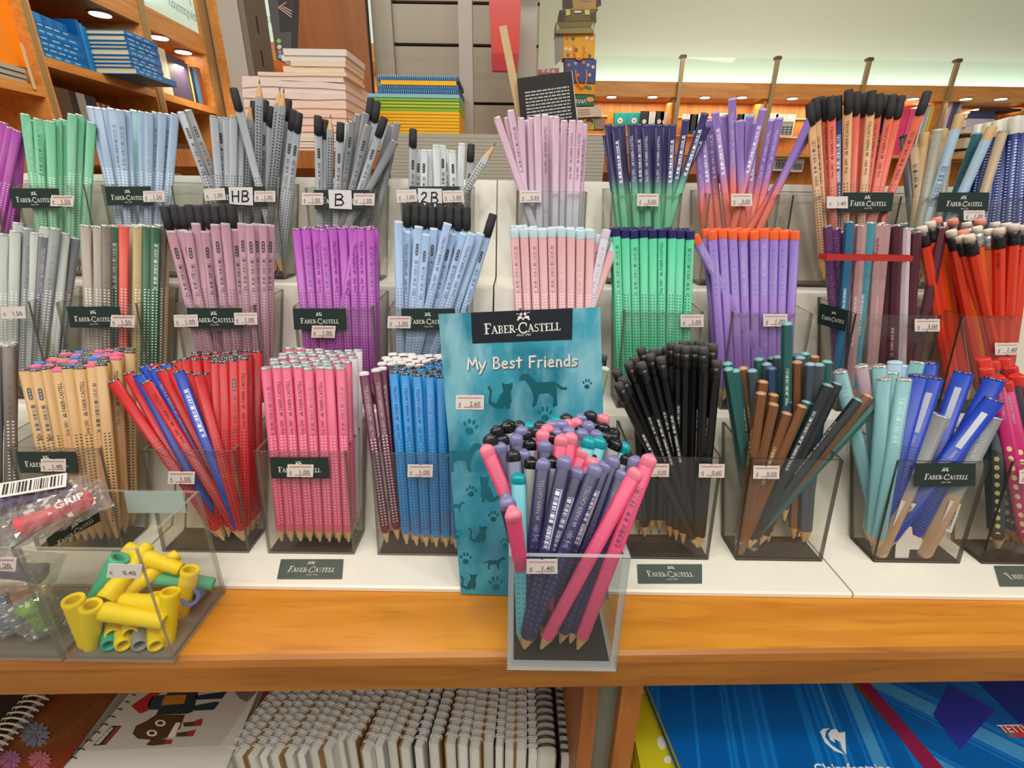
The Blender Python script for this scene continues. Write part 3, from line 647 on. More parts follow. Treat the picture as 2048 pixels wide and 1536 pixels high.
def floor_card(px, lab):
    pl = Plane((0, 0, 1.0056), (0, 0, 1)); r_ = slab_px('brand_card', pl, px, M('grey_green_card', (84, 98, 90), .2), None, .0004, 0)
    tag(r_, lab, 'card', 'brand cards lying on the stand lip')
    xa, xb = px[0][0], px[1][0]; yb = px[0][1]; yt = px[3][1]; h = yb - yt; w_ = xb - xa; mb = MB()
    A = (xa + w_ * .16, yb - h * .34); B = (xa + w_ * .88, yb - h * .34 + .5)
    text_px(mb, pl, 'FABER-CASTELL', A, B, .0007, font='serif', hs=1.25); X = pl.hit(B) - pl.hit(A)
    emblem(mb, pl.hit((xa + w_ * .52, yt + h * .28), .0007), X, pl.n, X.length * .17)
    text_px(mb, pl, 'since 1761', (xa + w_ * .45, yb - h * .16), (xa + w_ * .62, yb - h * .16), .0007)
    mb.build('lettering', WHITE, r_)
floor_card([(554, 1158), (684, 1158), (687, 1119), (562, 1119)], 'grey brand card lying in front of the cup of pink pencils')
floor_card([(1276, 1167), (1404, 1167), (1404, 1129), (1274, 1129)], 'grey brand card lying in front of the cup of black pencils')
floor_card([(2000, 1173), (2130, 1173), (2122, 1132), (1988, 1132)], 'dark brand card lying at the right edge of the stand lip')

# ------------------------------------------------------------------ bottom row cups and their pencils
DESC.update({'white_pencil': 'white pencil at the back corner', 'maroon_pencil': 'white-ended maroon pencil', 'natural_wood_pencil_pink': 'pink-ended wood pencil',
 'natural_wood_pencil_blue': 'blue-ended wood pencil', 'natural_wood_pencil': 'grey-ended wood pencil', 'mauve_eraser_pencil': 'black-capped mauve pencil', 'mauve_pencil': 'plain-ended mauve pencil',
 'light_blue_eraser_pencil': 'black-capped light blue pencil', 'light_blue_pencil': 'plain-ended light blue pencil', 'graphite_black_end_pencil': 'black-capped grey pencil',
 'graphite_grey_pencil': 'light grey dotted pencil', 'dark_graphite_pencil': 'dark grey dotted pencil', 'navy_mint_pencil': 'navy pencil fading to mint', 'violet_orange_pencil': 'violet pencil fading to orange',
 'lavender_pencil': 'lavender pencil fading to pale grey', 'mint_pencil': 'navy-tipped mint pencil', 'violet_pencil': 'orange-tipped violet pencil', 'pastel_pink_pencil': 'pastel pink pencil',
 'white_label_pen': 'navy dotted pen with white end', 'black_pencil': 'black pencil with dark eraser', 'orange_pencil': 'neon orange pencil with black ferrule', 'amber_pencil': 'amber pencil with black ferrule',
 'jumbo_blue_pencil': 'thick royal blue pencil', 'jumbo_grey_pencil': 'thick grey pencil', 'jumbo_teal_pencil': 'pale teal pencil with silver speckled end', 'red_pencil': 'red pencil', 'royal_blue_pencil': 'royal blue pencil'})
c_far = Cup(3, -.476, 'at the left end of the bottom row'); c_far.inw = 'in the leftmost bottom cup'
c_nat = Cup(3, -.3805, 'full of natural wood pencils'); c_nat.inw = 'in the cup of natural wood pencils'
c_red = Cup(3, -.2690, 'full of red and blue pencils'); c_red.inw = 'in the cup of red and blue pencils'
c_pink = Cup(3, -.1755, 'full of pink pencils with silver ends'); c_pink.inw = 'in the cup of pink pencils'
c_blue = Cup(3, -.0785, 'full of bright blue and maroon pencils'); c_blue.inw = 'in the cup of bright blue pencils'
c_hid = Cup(3, .0190, 'half hidden behind the animal card', w=.0740); c_hid.inw = 'in the cup hidden behind the animal card'
c_blk = Cup(3, .1380, 'full of black pencils', dark=True); c_blk.inw = 'in the cup of black pencils'
c_tea = Cup(3, .2385, 'of teal and bronze pencils', dark=True); c_tea.inw = 'in the cup of teal and bronze pencils'
c_jum = Cup(3, .3605, 'of thick blue and teal pencils', dark=True); c_jum.inw = 'in the cup of thick blue pencils'
c_mag = Cup(3, .4560, 'of spotted magenta pencils', dark=True); c_mag.inw = 'in the cup of spotted magenta pencils'
# natural wood
def natk(i, j):
    if j == 0: return ['natural_wood_pencil', 'natural_wood_pencil', 'natural_wood_pencil', 'natural_wood_pencil_pink', 'natural_wood_pencil', 'natural_wood_pencil', 'natural_wood_pencil_pink', 'natural_wood_pencil', 'natural_wood_pencil'][i % 9]
    return ['natural_wood_pencil', 'natural_wood_pencil_pink', 'natural_wood_pencil_blue', 'natural_wood_pencil_pink', 'natural_wood_pencil'][(i * 2 + j) % 5] if i < 6 else ('natural_wood_pencil' if (i + j) % 3 else 'natural_wood_pencil_pink')
c_nat.pack(natk, (48, 738), (205, 728), 8, 6, rise=.0006, bl=-.400, br=-.3515)
c_far.pack(['dark_grey_pencil', 'dark_taupe_pencil', 'dark_grey_pencil'], (-70, 700), (14, 690), 5, 2)
# red / blue
RP, BP = 'red_pencil', 'royal_blue_pencil'
c_red.pens([(RP, (226, 762), (300, 868), 0, dict(face=2, label='leftmost leaning red pencil in the cup of red and blue pencils')),
 (RP, (256, 746), (318, 860), 1, dict(face=2)), (BP, (276, 748), (340, 868), 1, dict(face=2)), (RP, (292, 763), (372, 880), 0, dict(face=0)),
 (BP, (305, 737), (372, 860), 2, dict(face=0)), (RP, (322, 740), (385, 860), 2, dict(face=2)), (BP, (357, 742), (420, 872), 0, dict(face=1, label='royal blue pencil showing a white barcode in the cup of red and blue pencils')),
 (RP, (342, 735), (402, 850), 2), (RP, (374, 745), (430, 870), 1, dict(face=2)), (RP, (395, 747), (446, 880), 0, dict(face=2)), (RP, (412, 746), (462, 890), 1, dict(face=1)),
 (BP, (288, 732), (350, 850), 3), (BP, (330, 728), (390, 850), 3), (RP, (306, 728), (360, 840), 4), (RP, (352, 722), (402, 840), 4), (RP, (376, 726), (420, 840), 3)])
c_red.pack([RP], (432, 722), (484, 716), 4, 2, bl=-.262, br=-.2385, j0=1)
c_red.pack([RP], (372, 716), (496, 712), 7, 3, bl=-.278, br=-.2375, j0=3, rise=.0002)
# pink
c_pink.pack(lambda i, j: 'white_pencil' if (i >= 7 and j >= 3) else 'pink_pencil', (532, 733), (682, 736), 8, 7, bl=-.2040, br=-.1440, rise=.0002)
# blue + maroon
c_blue.pens([('maroon_pencil', (728, 744), (744, 862), 0, dict(face=0, label='maroon pencil leaning out at the left of the cup of bright blue pencils')), ('maroon_pencil', (752, 737), (768, 862), 1, dict(face=0)), ('maroon_pencil', (764, 734), (776, 862), 2)])
c_blue.pack(['blue_pencil'], (787, 744), (905, 752), 6, 3, bl=-.092, br=-.048)
def bk(i, j): return 'maroon_pencil' if (i + j) % 2 else 'blue_pencil'
c_blue.pack(lambda i, j: 'maroon_pencil' if i < 5 or j > 1 else 'blue_pencil', (764, 724), (895, 727), 8, 4, bl=-.104, br=-.048, j0=3, rise=.0002)
# behind the card
c_hid.pens([('olive_pencil', (1210, 734), (1206, 860), 1, dict(face=0, label='olive green pencil just right of the animal card')), ('black_pencil', (1206, 712), (1208, 800), 3), ('mint_green_pencil', (1192, 730), (1196, 860), 2), ('olive_pencil', (1172, 738), (1178, 860), 1)])
# black
BK = 'black_pencil'
c_blk.pens([(BK, (1236, 768), (1290, 866), 0, dict(face=1, label='foremost leaning black pencil at the left of the cup of black pencils')), (BK, (1244, 756), (1300, 880), 1), (BK, (1256, 726), (1302, 850), 2), (BK, (1282, 727), (1330, 870), 1, dict(face=1)),
 (BK, (1268, 716), (1310, 850), 3), (BK, (1300, 710), (1336, 850), 2, dict(face=1)), (BK, (1281, 697), (1318, 830), 4), (BK, (1321, 716), (1350, 860), 1, dict(face=1)), (BK, (1343, 687), (1340, 1080), 3), (BK, (1357, 692), (1352, 1080), 2, dict(face=1)),
 (BK, (1372, 694), (1366, 1080), 1), (BK, (1389, 694), (1380, 1080), 2), (BK, (1407, 696), (1394, 1080), 0, dict(face=2)), (BK, (1426, 690), (1408, 1080), 1), (BK, (1433, 722), (1416, 1085), 0), (BK, (1232, 742), (1286, 860), 2), (BK, (1366, 684), (1336, 1070), 4), (BK, (1400, 683), (1372, 1070), 4), (BK, (1306, 700), (1290, 1070), 4),
 (BK, (1290, 706), (1278, 1075), 5), (BK, (1316, 700), (1302, 1075), 5), (BK, (1334, 696), (1318, 1075), 5), (BK, (1384, 684), (1352, 1070), 5), (BK, (1414, 688), (1386, 1070), 5), (BK, (1270, 722), (1290, 1080), 3)])
# teal / bronze
TE, SL, CH, BZ, DN = 'teal_pencil', 'slate_pencil', 'charcoal_pencil', 'bronze_pencil', 'denim_pencil'
c_tea.pens([(TE, (1454, 727), (1476, 880), 3), (TE, (1456, 738), (1480, 880), 2), (TE, (1470, 741), (1486, 880), 2), (BZ, (1486, 736), (1498, 820), 3), (SL, (1504, 741), (1510, 830), 2), (TE, (1518, 718), (1518, 820), 4), (SL, (1534, 728), (1532, 830), 3, dict(face=1)),
 (DN, (1543, 736), (1541, 840), 2, dict(face=1)), (SL, (1556, 714), (1552, 820), 4), (TE, (1574, 647), (1572, 790), 2, dict(face=1, label='tall green pencil standing above the others in the cup of teal and bronze pencils')),
 (BZ, (1594, 724), (1592, 820), 3), (SL, (1620, 728), (1616, 830), 2), (SL, (1638, 729), (1634, 830), 2, dict(face=1)), (TE, (1654, 723), (1648, 830), 3), (DN, (1592, 710), (1590, 800), 5), (TE, (1610, 707), (1606, 800), 5), (CH, (1545, 716), (1544, 800), 5), (BZ, (1628, 713), (1622, 800), 5), (SL, (1600, 715), (1597, 800), 4),
 (BZ, (1526, 763), (1480, 890), 1), (BZ, (1522, 786), (1494, 880), 0, dict(face=2)), (BZ, (1547, 789), (1520, 880), 1), (BZ, (1547, 808), (1510, 900), 0, dict(face=2)), (BZ, (1573, 826), (1522, 912), 0, dict(face=1, label='bronze pencil with pale barcode, nearest in the cup of teal and bronze pencils')),
 (BZ, (1604, 812), (1556, 905), 0, dict(face=2)), (TE, (1571, 786), (1555, 860), 2), (DN, (1574, 802), (1556, 880), 1), (TE, (1614, 804), (1572, 900), 1), (CH, (1656, 770), (1588, 910), 0, dict(face=1)), (CH, (1675, 767), (1608, 905), 1, dict(face=2)),
 (CH, (1716, 800), (1634, 900), 0, dict(face=2, label='thick charcoal pencil leaning right out of the cup of teal and bronze pencils')), (BZ, (1736, 792), (1640, 912), 1, dict(face=1)), (TE, (1757, 800), (1650, 915), 0, dict(face=2, label='teal pencil leaning farthest right across the cup of teal and bronze pencils'))])
# thick blue
JB, JG, JT = 'jumbo_blue_pencil', 'jumbo_grey_pencil', 'jumbo_teal_pencil'
c_jum.pens([(JT, (1680, 742), (1702, 830), 3), ('jumbo_rose_pencil', (1722, 731), (1740, 820), 4), (JT, (1738, 735), (1744, 830), 4), (JT, (1759, 731), (1762, 830), 3), (JT, (1769, 756), (1748, 880), 1, dict(face=2)), ('frosted_blue_pencil', (1790, 722), (1784, 800), 4), ('frosted_blue_pencil', (1802, 729), (1794, 800), 5), (JT, (1783, 744), (1768, 850), 3),
 (JT, (1808, 757), (1756, 890), 0, dict(face=1)), (JT, (1836, 724), (1815, 800), 4), (JB, (1838, 750), (1800, 860), 1, dict(face=2)), (JB, (1868, 754), (1830, 866), 1, dict(face=0)), (JG, (1882, 831), (1850, 902), 0, dict(face=2)), (JB, (1929, 744), (1890, 850), 2, dict(face=0)), (JB, (1990, 758), (1936, 860), 1, dict(face=2)),
 (JB, (1987, 800), (1900, 895), 0, dict(face=0, label='thick royal blue pencil lying most slanted across the cup of thick blue pencils')), (JG, (1984, 833), (1944, 912), 0, dict(face=0)), (JB, (1858, 724), (1846, 800), 4)])
# magenta
MG, DO = 'magenta_oval_pencil', 'dark_oval_pencil'
c_mag.pens([(DO, (1966, 716), (1988, 860), 4), (DO, (1984, 722), (2002, 860), 3), (MG, (2008, 762), (2034, 880), 1, dict(face=0)), (MG, (1994, 752), (2020, 900), 1, dict(face=0)), (DO, (2008, 716), (2020, 850), 4), (MG, (2020, 733), (2040, 850), 3), (DO, (2033, 750), (2056, 850), 1), (DO, (1990, 790), (1992, 900), 2), (MG, (2060, 770), (2070, 880), 1), (DO, (1972, 735), (1980, 900), 3)])

# ------------------------------------------------------------------ middle row
d_gry = Cup(2, -.5000, 'of pale grey pencils'); d_gry.inw = 'in the cup of pale grey pencils'
d_mul = Cup(2, -.3975, 'of mixed metallic pencils'); d_mul.inw = 'in the cup of mixed metallic pencils'
d_mau = Cup(2, -.2845, 'full of mauve pencils'); d_mau.inw = 'in the cup of mauve pencils'
d_pur = Cup(2, -.1715, 'full of bright purple pencils'); d_pur.inw = 'in the cup of bright purple pencils'
d_lbl = Cup(2, -.0810, 'full of light blue pencils'); d_lbl.inw = 'in the cup of light blue pencils'
d_pas = Cup(2, .0440, 'of pastel pink pencils behind the animal card'); d_pas.inw = 'in the cup of pastel pink pencils'
d_min = Cup(2, .1435, 'full of mint green pencils with navy ends'); d_min.inw = 'in the cup of mint pencils'
d_vio = Cup(2, .2475, 'full of violet pencils with orange ends'); d_vio.inw = 'in the cup of violet pencils'
d_rod = Cup(2, .3675, 'of metallic pencils held by a red band', dark=True, w=.082); d_rod.inw = 'in the cup of metallic pencils with a red band'
d_ora = Cup(2, .4690, 'full of neon orange pencils', dark=True, w=.082); d_ora.inw = 'in the cup of neon orange pencils'
PG, GP, DG = 'pale_grey_pencil', 'grey_pencil', 'dark_grey_pencil'
d_gry.pens([(PG, (5, 468), (6, 600), 1), (PG, (18, 470), (16, 600), 2), (PG, (31, 462), (28, 600), 1), (PG, (43, 464), (40, 600), 2), (GP, (56, 457), (52, 600), 2), (PG, (72, 466), (68, 600), 1), (DG, (88, 472), (80, 600), 1, dict(face=0)), (GP, (111, 457), (96, 600), 1), (PG, (130, 467), (118, 600), 2), (DG, (151, 476), (134, 600), 3), (PG, (36, 446), (36, 560), 4), (PG, (90, 455), (86, 560), 4), (GP, (-14, 466), (-12, 600), 1)])
mk_ = ['taupe_pencil', 'taupe_pencil', 'taupe_pencil', 'dark_taupe_pencil', 'dark_green_pencil', 'taupe_pencil', 'coral_red_pencil', 'taupe_pencil', 'gold_pencil', 'gold_pencil', 'dark_green_pencil', 'dark_green_pencil', 'dark_taupe_pencil', 'gold_pencil']
for i, (x, kd, j) in enumerate(zip((171, 184, 197, 213, 229, 235, 248, 262, 276, 284, 295, 311, 322, 331), mk_, (1, 2, 1, 0, 2, 3, 1, 3, 1, 2, 1, 1, 2, 3))):
    d_mul.pen(kd, (x, 451 + (i % 3)), (x - 1 + (i - 7) * -.35, 600), j)
d_mul.pack(['taupe_pencil', 'gold_pencil', 'coral_red_pencil', 'dark_green_pencil'], (200, 452), (318, 452), 8, 2, j0=4)
d_mau.pack(['mauve_pencil', 'mauve_pencil'], (344, 461), (366, 461), 2, 1, bl=-.3055, br=-.2965)
d_mau.pens([('mauve_pencil', (376, 462), (396, 600), 0, dict(face=1)), ('mauve_pencil', (392, 446), (412, 590), 1, dict(face=2)), ('mauve_pencil', (410, 462), (425, 600), 1), ('mauve_pencil', (430, 448), (446, 590), 0, dict(face=1)), ('mauve_pencil', (450, 446), (464, 590), 0, dict(face=2)), ('mauve_pencil', (484, 446), (492, 590), 1), ('mauve_pencil', (470, 458), (480, 590), 1, dict(face=1)), ('mauve_pencil', (499, 448), (508, 590), 0, dict(face=1)), ('mauve_pencil', (512, 447), (519, 590), 1, dict(face=1)), ('mauve_pencil', (526, 448), (532, 590), 1), ('mauve_pencil', (541, 449), (545, 590), 2)])
d_mau.pack(['mauve_eraser_pencil'], (332, 424), (463, 423), 9, 2, bl=-.309, br=-.262, j0=2, rise=0)
d_pur.pack(['purple_pencil'], (594, 458), (740, 458), 9, 4, rise=.0002)
d_pur.pen('purple_pencil', (716, 462), (690, 600), 0, label='purple pencil slanting at the right of the cup of bright purple pencils')
LB = 'light_blue_pencil'
d_lbl.pens([(LB, (797, 442), (796, 600), 0, dict(face=2)), (LB, (838, 452), (828, 580), 0, dict(face=1)), (LB, (853, 468), (842, 590), 0, dict(face=1)), (LB, (896, 446), (858, 608), 0, dict(face=0)), (LB, (905, 466), (876, 590), 1, dict(face=1)), (LB, (928, 466), (890, 596), 1), (LB, (945, 466), (900, 605), 0, dict(face=0)), (LB, (962, 466), (918, 600), 1), (LB, (868, 456), (858, 580), 2), (LB, (814, 462), (812, 590), 1),
 ('light_blue_eraser_pencil', (983, 440), (938, 592), 0, dict(face=1, label='light blue pencil with black cap eraser leaning right, last in its cup'))])
d_lbl.pack(['light_blue_eraser_pencil'], (814, 421), (932, 425), 8, 1, j0=3)
d_lbl.pack(['light_blue_eraser_pencil'], (820, 418), (920, 420), 6, 1, j0=5)
d_pas.pack(['pastel_pink_pencil'], (1027, 455), (1182, 460), 9, 3, rise=.0003)
d_pas.pens([('pearl_pencil', (1214, 459), (1180, 610), 0, dict(face=1, label='pearl pencil leaning right out of the cup of pastel pink pencils')), ('pastel_pink_pencil', (1231, 487), (1198, 575), 0, dict(face=2, label='pastel pink pencil leaning farthest right beside the mint pencils')), ('pastel_pink_pencil', (1200, 470), (1175, 600), 1), ('pearl_pencil', (1218, 484), (1186, 600), 2)])
d_min.pack(['mint_pencil'], (1232, 457), (1380, 460), 9, 3, rise=.0002)
d_vio.pack(['violet_pencil'], (1424, 460), (1590, 460), 9, 3, rise=.0002)
d_vio.pen('violet_pencil', (1388, 471), (1468, 620), 0, label='violet pencil leaning left across its cup')
d_rod.pens([('violet_glitter_pencil', (1655, 452), (1664, 590), 2), ('violet_glitter_pencil', (1671, 457), (1682, 590), 2), ('violet_glitter_pencil', (1682, 464), (1690, 590), 3), ('metallic_blue_pencil', (1699, 444), (1678, 600), 1, dict(face=1)), ('rose_pencil', (1711, 450), (1702, 600), 2, dict(face=1)), ('rose_pencil', (1723, 451), (1712, 600), 1, dict(face=1)), ('metallic_teal_pencil', (1741, 445), (1724, 610), 1, dict(face=1)),
 ('rose_pencil', (1756, 449), (1746, 610), 1, dict(face=0)), ('rose_pencil', (1771, 450), (1756, 610), 1, dict(face=2)), ('dark_maroon_pencil', (1782, 451), (1772, 610), 2), ('dark_maroon_pencil', (1795, 450), (1788, 610), 1, dict(face=1)), ('pearl_rose_pencil', (1811, 457), (1806, 610), 1), ('dark_green_pencil', (1820, 458), (1814, 610), 2), ('dark_maroon_pencil', (1833, 464), (1822, 610), 1),
 ('dark_maroon_pencil', (1886, 455), (1856, 600), 0, dict(label='dark maroon pencil leaning right over the orange pencils')), ('dark_green_pencil', (1806, 447), (1800, 600), 4), ('rose_pencil', (1762, 446), (1756, 600), 4)])
OP, AP, OS = 'orange_pencil', 'amber_pencil', 'orange_silver_pencil'
d_ora.pens([(OP, (1843, 455), (1868, 600), 2), (OP, (1860, 445), (1884, 600), 3), (AP, (1873, 437), (1892, 600), 4), (OP, (1884, 448), (1906, 600), 2), (OP, (1902, 462), (1932, 610), 1), (OP, (1918, 473), (1952, 600), 0, dict(face=2)), (AP, (1922, 475), (1957, 600), 0, dict(face=2)) if False else (AP, (1905, 440), (1930, 600), 4), (OP, (1938, 472), (1966, 600), 0, dict(face=2)),
 (OS, (1933, 446), (1950, 600), 4), (OS, (1954, 455), (1966, 600), 1), (OS, (1976, 460), (1980, 600), 1), (AP, (1926, 462), (1950, 640), 1), (OP, (1998, 458), (1997, 610), 0, dict(face=0)), (OP, (2028, 450), (2018, 610), 0, dict(face=2)), (OP, (2012, 448), (2008, 610), 2), (OP, (2044, 452), (2036, 600), 1), (AP, (1960, 440), (1968, 600), 3), (OS, (1990, 446), (1990, 600), 4), (OP, (2056, 466), (2046, 600), 1)])
# red band round the metallic pencils
zb_ = 1.2545
P0 = [onY(.452, p) for p in ((1651, 481), (1690, 487), (1712, 488), (1746, 487), (1790, 491), (1828, 493))]
mb = MB(); ins = [V((p.x + (.003 if i == 0 else 0), .449, zb_)) for i, p in enumerate(P0)]; back = [V((p.x * 1.012, .462, zb_)) for p in reversed(P0)]
loop = ins + back + [ins[0]]
for dz in (0,):
    for a, b in zip(loop, loop[1:]):
        n = (b - a).cross(V((0, 0, 1))).normalized() * .0008
        mb.hexa([a - V((0, 0, .0024)), b - V((0, 0, .0024)), b - V((0, 0, .0024)) - n, a - V((0, 0, .0024)) - n, a + V((0, 0, .0024)), b + V((0, 0, .0024)), b + V((0, 0, .0024)) - n, a + V((0, 0, .0024)) - n])
tag(mb.build('rubber_band', M('red_rubber', (190, 46, 40), .5)), 'red rubber band wrapped round the metallic pencils', 'rubber band')

# ------------------------------------------------------------------ top row
e_mag = Cup(1, -.6050, 'of magenta pencils at the left edge'); e_mag.inw = 'in the top-row cup of magenta pencils'
e_grn = Cup(1, -.5045, 'of mint green dotted pencils in the top row'); e_grn.inw = 'in the top-row cup of mint green pencils'
e_pbl = Cup(1, -.4090, 'of pale blue dotted pencils in the top row'); e_pbl.inw = 'in the top-row cup of pale blue pencils'
e_hb = Cup(1, -.2970, 'of grey pencils marked HB'); e_hb.inw = 'in the cup marked HB'
e_b = Cup(1, -.1890, 'of grey pencils marked B'); e_b.inw = 'in the cup marked B'
e_2b = Cup(1, -.0860, 'of short silver pencils marked 2B'); e_2b.inw = 'in the cup marked 2B'
e_lav = Cup(1, .0400, 'of lavender pencils in the top row'); e_lav.inw = 'in the top-row cup of lavender pencils'
e_nav = Cup(1, .1430, 'of navy and mint fading pencils in the top row'); e_nav.inw = 'in the top-row cup of navy pencils'
e_vio = Cup(1, .2485, 'of violet and orange fading pencils in the top row'); e_vio.inw = 'in the top-row cup of violet pencils'
e_cor = Cup(1, .3510, 'of coral, tan and navy pencils with black cap erasers', dark=True, w=.1); e_cor.inw = 'in the cup of coral, tan and navy pencils'
e_mis = Cup(1, .4560, 'of mixed kraft and pale pencils in the top row', dark=True); e_mis.inw = 'in the cup of mixed kraft pencils'
e_pen = Cup(1, .5500, 'of navy dotted pens with white ends', w=.1); e_pen.inw = 'in the cup of navy dotted pens'
e_mag.pens([('magenta_pencil', (8, 246), (-16, 370), 1), ('magenta_pencil', (22, 256), (-4, 370), 0), ('magenta_pencil', (35, 262), (14, 370), 0), ('magenta_pencil', (46, 270), (30, 370), 1), ('magenta_pencil', (-6, 246), (-30, 370), 1), ('magenta_pencil', (42, 285), (36, 370), 3)])
for i, (x, y) in enumerate(((50, 229), (63, 241), (76, 238), (89, 243), (101, 243), (114, 241), (127, 240), (145, 229), (160, 230), (170, 240), (183, 246))):
    e_grn.pen('mint_green_pencil', (x, y), (x + (96 - x) * .12 + 4, 365), (0, 1, 0, 2, 0, 1, 2, 0, 1, 2, 1)[i], face=(0, 2, 1, 2, 2, 2, 2, 0, 2, 1, 2)[i])
for i, x in enumerate((181, 195, 207, 222, 240, 255, 268, 284, 298, 312, 325, 338, 350)):
    e_pbl.pen('aqua_pencil' if i == 6 else 'pale_blue_pencil', (x, 215 + (x - 181) * .08 + (i % 3)), (x + (272 - x) * .2 + 4, 365), (1, 0, 1, 2, 0, 1, 2, 1, 0, 1, 1, 2, 1)[i], face=(1, 2, 2, 1, 1, 2, 2, 2, 0, 1, 2, 1, 2)[i])
GG, BE, DGg, SS = 'graphite_grey_pencil', 'graphite_black_end_pencil', 'dark_graphite_pencil', 'short_silver_pencil'
e_pbl.pens([(GG, (362, 226), (416, 366), 0, dict(face=1, label='grey dotted pencil leaning left between pale blue pencils and the HB cup')), (BE, (380, 226), (426, 340), 1, dict(face=1))]) if False else None
e_hb.pens([(GG, (362, 226), (414, 366), 0, dict(face=1, label='grey dotted pencil leaning left beside the pale blue pencils')), (DGg, (376, 222), (424, 345), 1, dict(face=1)), (GG, (427, 233), (434, 360), 0, dict(face=2)), (GG, (440, 236), (448, 360), 1), (GG, (453, 237), (456, 360), 1, dict(face=2)), (GG, (467, 234), (466, 360), 0, dict(face=2)), (GG, (482, 236), (480, 360), 1, dict(face=2)),
 (BE, (508, 214), (508, 360), 3), (BE, (530, 212), (524, 360), 2), (BE, (542, 224), (538, 360), 2), (BE, (576, 210), (566, 360), 2), (BE, (587, 231), (572, 360), 1), (BE, (597, 236), (582, 360), 1), (DGg, (495, 240), (492, 360), 3),
 (GG, (519, 158), (517, 330), 1, dict(flip=True, face=2, label='grey dotted pencil standing point up, tallest in the HB cup')), (GG, (560, 172), (546, 330), 1, dict(flip=True, face=2)), (GG, (568, 176), (552, 330), 0, dict(flip=True, face=2, label='grey dotted pencil standing point up, right one of a close pair')), (GG, (501, 205), (498, 330), 2, dict(flip=True, face=2)),
 (BE, (470, 189), (598, 360), 0, dict(face=2, label='dark grey pencil with black cap eraser lying slantwise across the HB cup'))])
e_b.pens([(BE, (636, 242), (637, 370), 0, dict(face=1)), (BE, (650, 250), (650, 370), 1), (GG, (661, 228), (659, 370), 1, dict(flip=True, face=2, label='grey dotted pencil standing point up in the cup marked B')), (BE, (681, 255), (676, 370), 0, dict(face=1)), (DGg, (704, 244), (688, 370), 1, dict(face=1)), (DGg, (716, 230), (698, 370), 3), (DGg, (732, 228), (712, 340), 2), (DGg, (737, 252), (706, 370), 0, dict(face=1)),
 (BE, (741, 208), (728, 320), 3), (BE, (753, 214), (738, 330), 3), (BE, (766, 245), (724, 370), 0, dict(face=1)), (DGg, (751, 248), (722, 350), 2), (DGg, (794, 247), (768, 370), 2), (DGg, (783, 252), (752, 360), 2), (DGg, (790, 284), (734, 370), 0, dict(face=2, label='dark grey pencil leaning farthest right in the cup marked B')), (GG, (776, 248), (760, 340), 4), (GG, (697, 248), (688, 340), 3)])
e_2b.pens([(BE, (826, 268), (823, 370), 0, dict(face=1)), (SS, (838, 300), (836, 370), 1), (SS, (849, 300), (848, 370), 0, dict(face=1)), (SS, (861, 300), (860, 370), 1), (SS, (872, 290), (874, 370), 0, dict(face=2)), (SS, (885, 291), (886, 370), 1, dict(face=1)), (SS, (904, 301), (906, 370), 0, dict(face=1)), (SS, (924, 287), (920, 370), 2, dict(face=2)), (BE, (942, 298), (938, 370), 2, dict(face=1)), (SS, (892, 300), (893, 370), 3),
 (SS, (992, 285), (935, 376), 0, dict(flip=True, face=1, label='silver pencil pointing up and right out of the cup marked 2B'))])
for i, (x, y) in enumerate(((1042, 237), (1053, 242), (1061, 237), (1075, 232), (1090, 231), (1101, 234), (1112, 235), (1128, 242), (1145, 242), (1160, 243), (1168, 250))):
    e_lav.pen('lavender_pencil', (x, y), (x + (1100 - x) * .1, 370), (1, 2, 1, 0, 1, 2, 0, 1, 0, 0, 2)[i], face=(2, 2, 2, 2, 0, 2, 2, 2, 0, 0, 1)[i])
e_lav.pens([('lavender_pencil', (994, 236), (1040, 372), 0, dict(face=2, label='lavender pencil leaning left out of its cup')), ('lavender_pencil', (1021, 222), (1040, 330), 1, dict(face=1)), ('lavender_pencil', (1014, 236), (1038, 330), 2)])
for i, (x, y) in enumerate(((1216, 249), (1230, 252), (1243, 250), (1262, 249), (1277, 249), (1292, 250), (1304, 249), (1318, 250), (1333, 250), (1345, 250), (1212, 270))):
    e_nav.pen('navy_mint_pencil', (x, y), (x + (1292 - x) * .16 + 2, 375), (1, 0, 2, 0, 1, 0, 2, 0, 1, 0, 2)[i], face=(2, 1, 2, 0, 1, 0, 2, 0, 2, 1, 1)[i])
e_nav.pens([('navy_mint_pencil', (1372, 240), (1350, 375), 1, dict(face=1)), ('navy_mint_pencil', (1410, 227), (1364, 366), 0, dict(face=1, label='navy pencil leaning right, longer of a barcoded pair')), ('navy_mint_pencil', (1415, 253), (1368, 350), 1, dict(face=1))])
VO = 'violet_orange_pencil'
e_vio.pens([(VO, (1430, 224), (1448, 372), 1, dict(face=1)), (VO, (1418, 240), (1430, 370), 2), (VO, (1448, 231), (1460, 370), 2), (VO, (1464, 197), (1466, 350), 1, dict(face=0, label='violet pencil standing tallest in the top-row cup of violet pencils')), (VO, (1478, 241), (1482, 370), 0, dict(face=2)), (VO, (1493, 240), (1492, 370), 2), (VO, (1527, 218), (1488, 370), 0, dict(face=1)), (VO, (1512, 245), (1500, 370), 2), (VO, (1544, 240), (1516, 370), 1, dict(face=0)), (VO, (1559, 236), (1530, 370), 1, dict(face=0)),
 (VO, (1404, 250), (1414, 370), 2), (VO, (1393, 262), (1402, 370), 2), (VO, (1500, 232), (1496, 340), 3), (VO, (1621, 236), (1558, 372), 0, dict(face=2, label='violet pencil leaning farthest right out of the violet pencil cup')), (VO, (1618, 268), (1548, 380), 1, dict(face=2)), (VO, (1440, 250), (1452, 370), 3)])
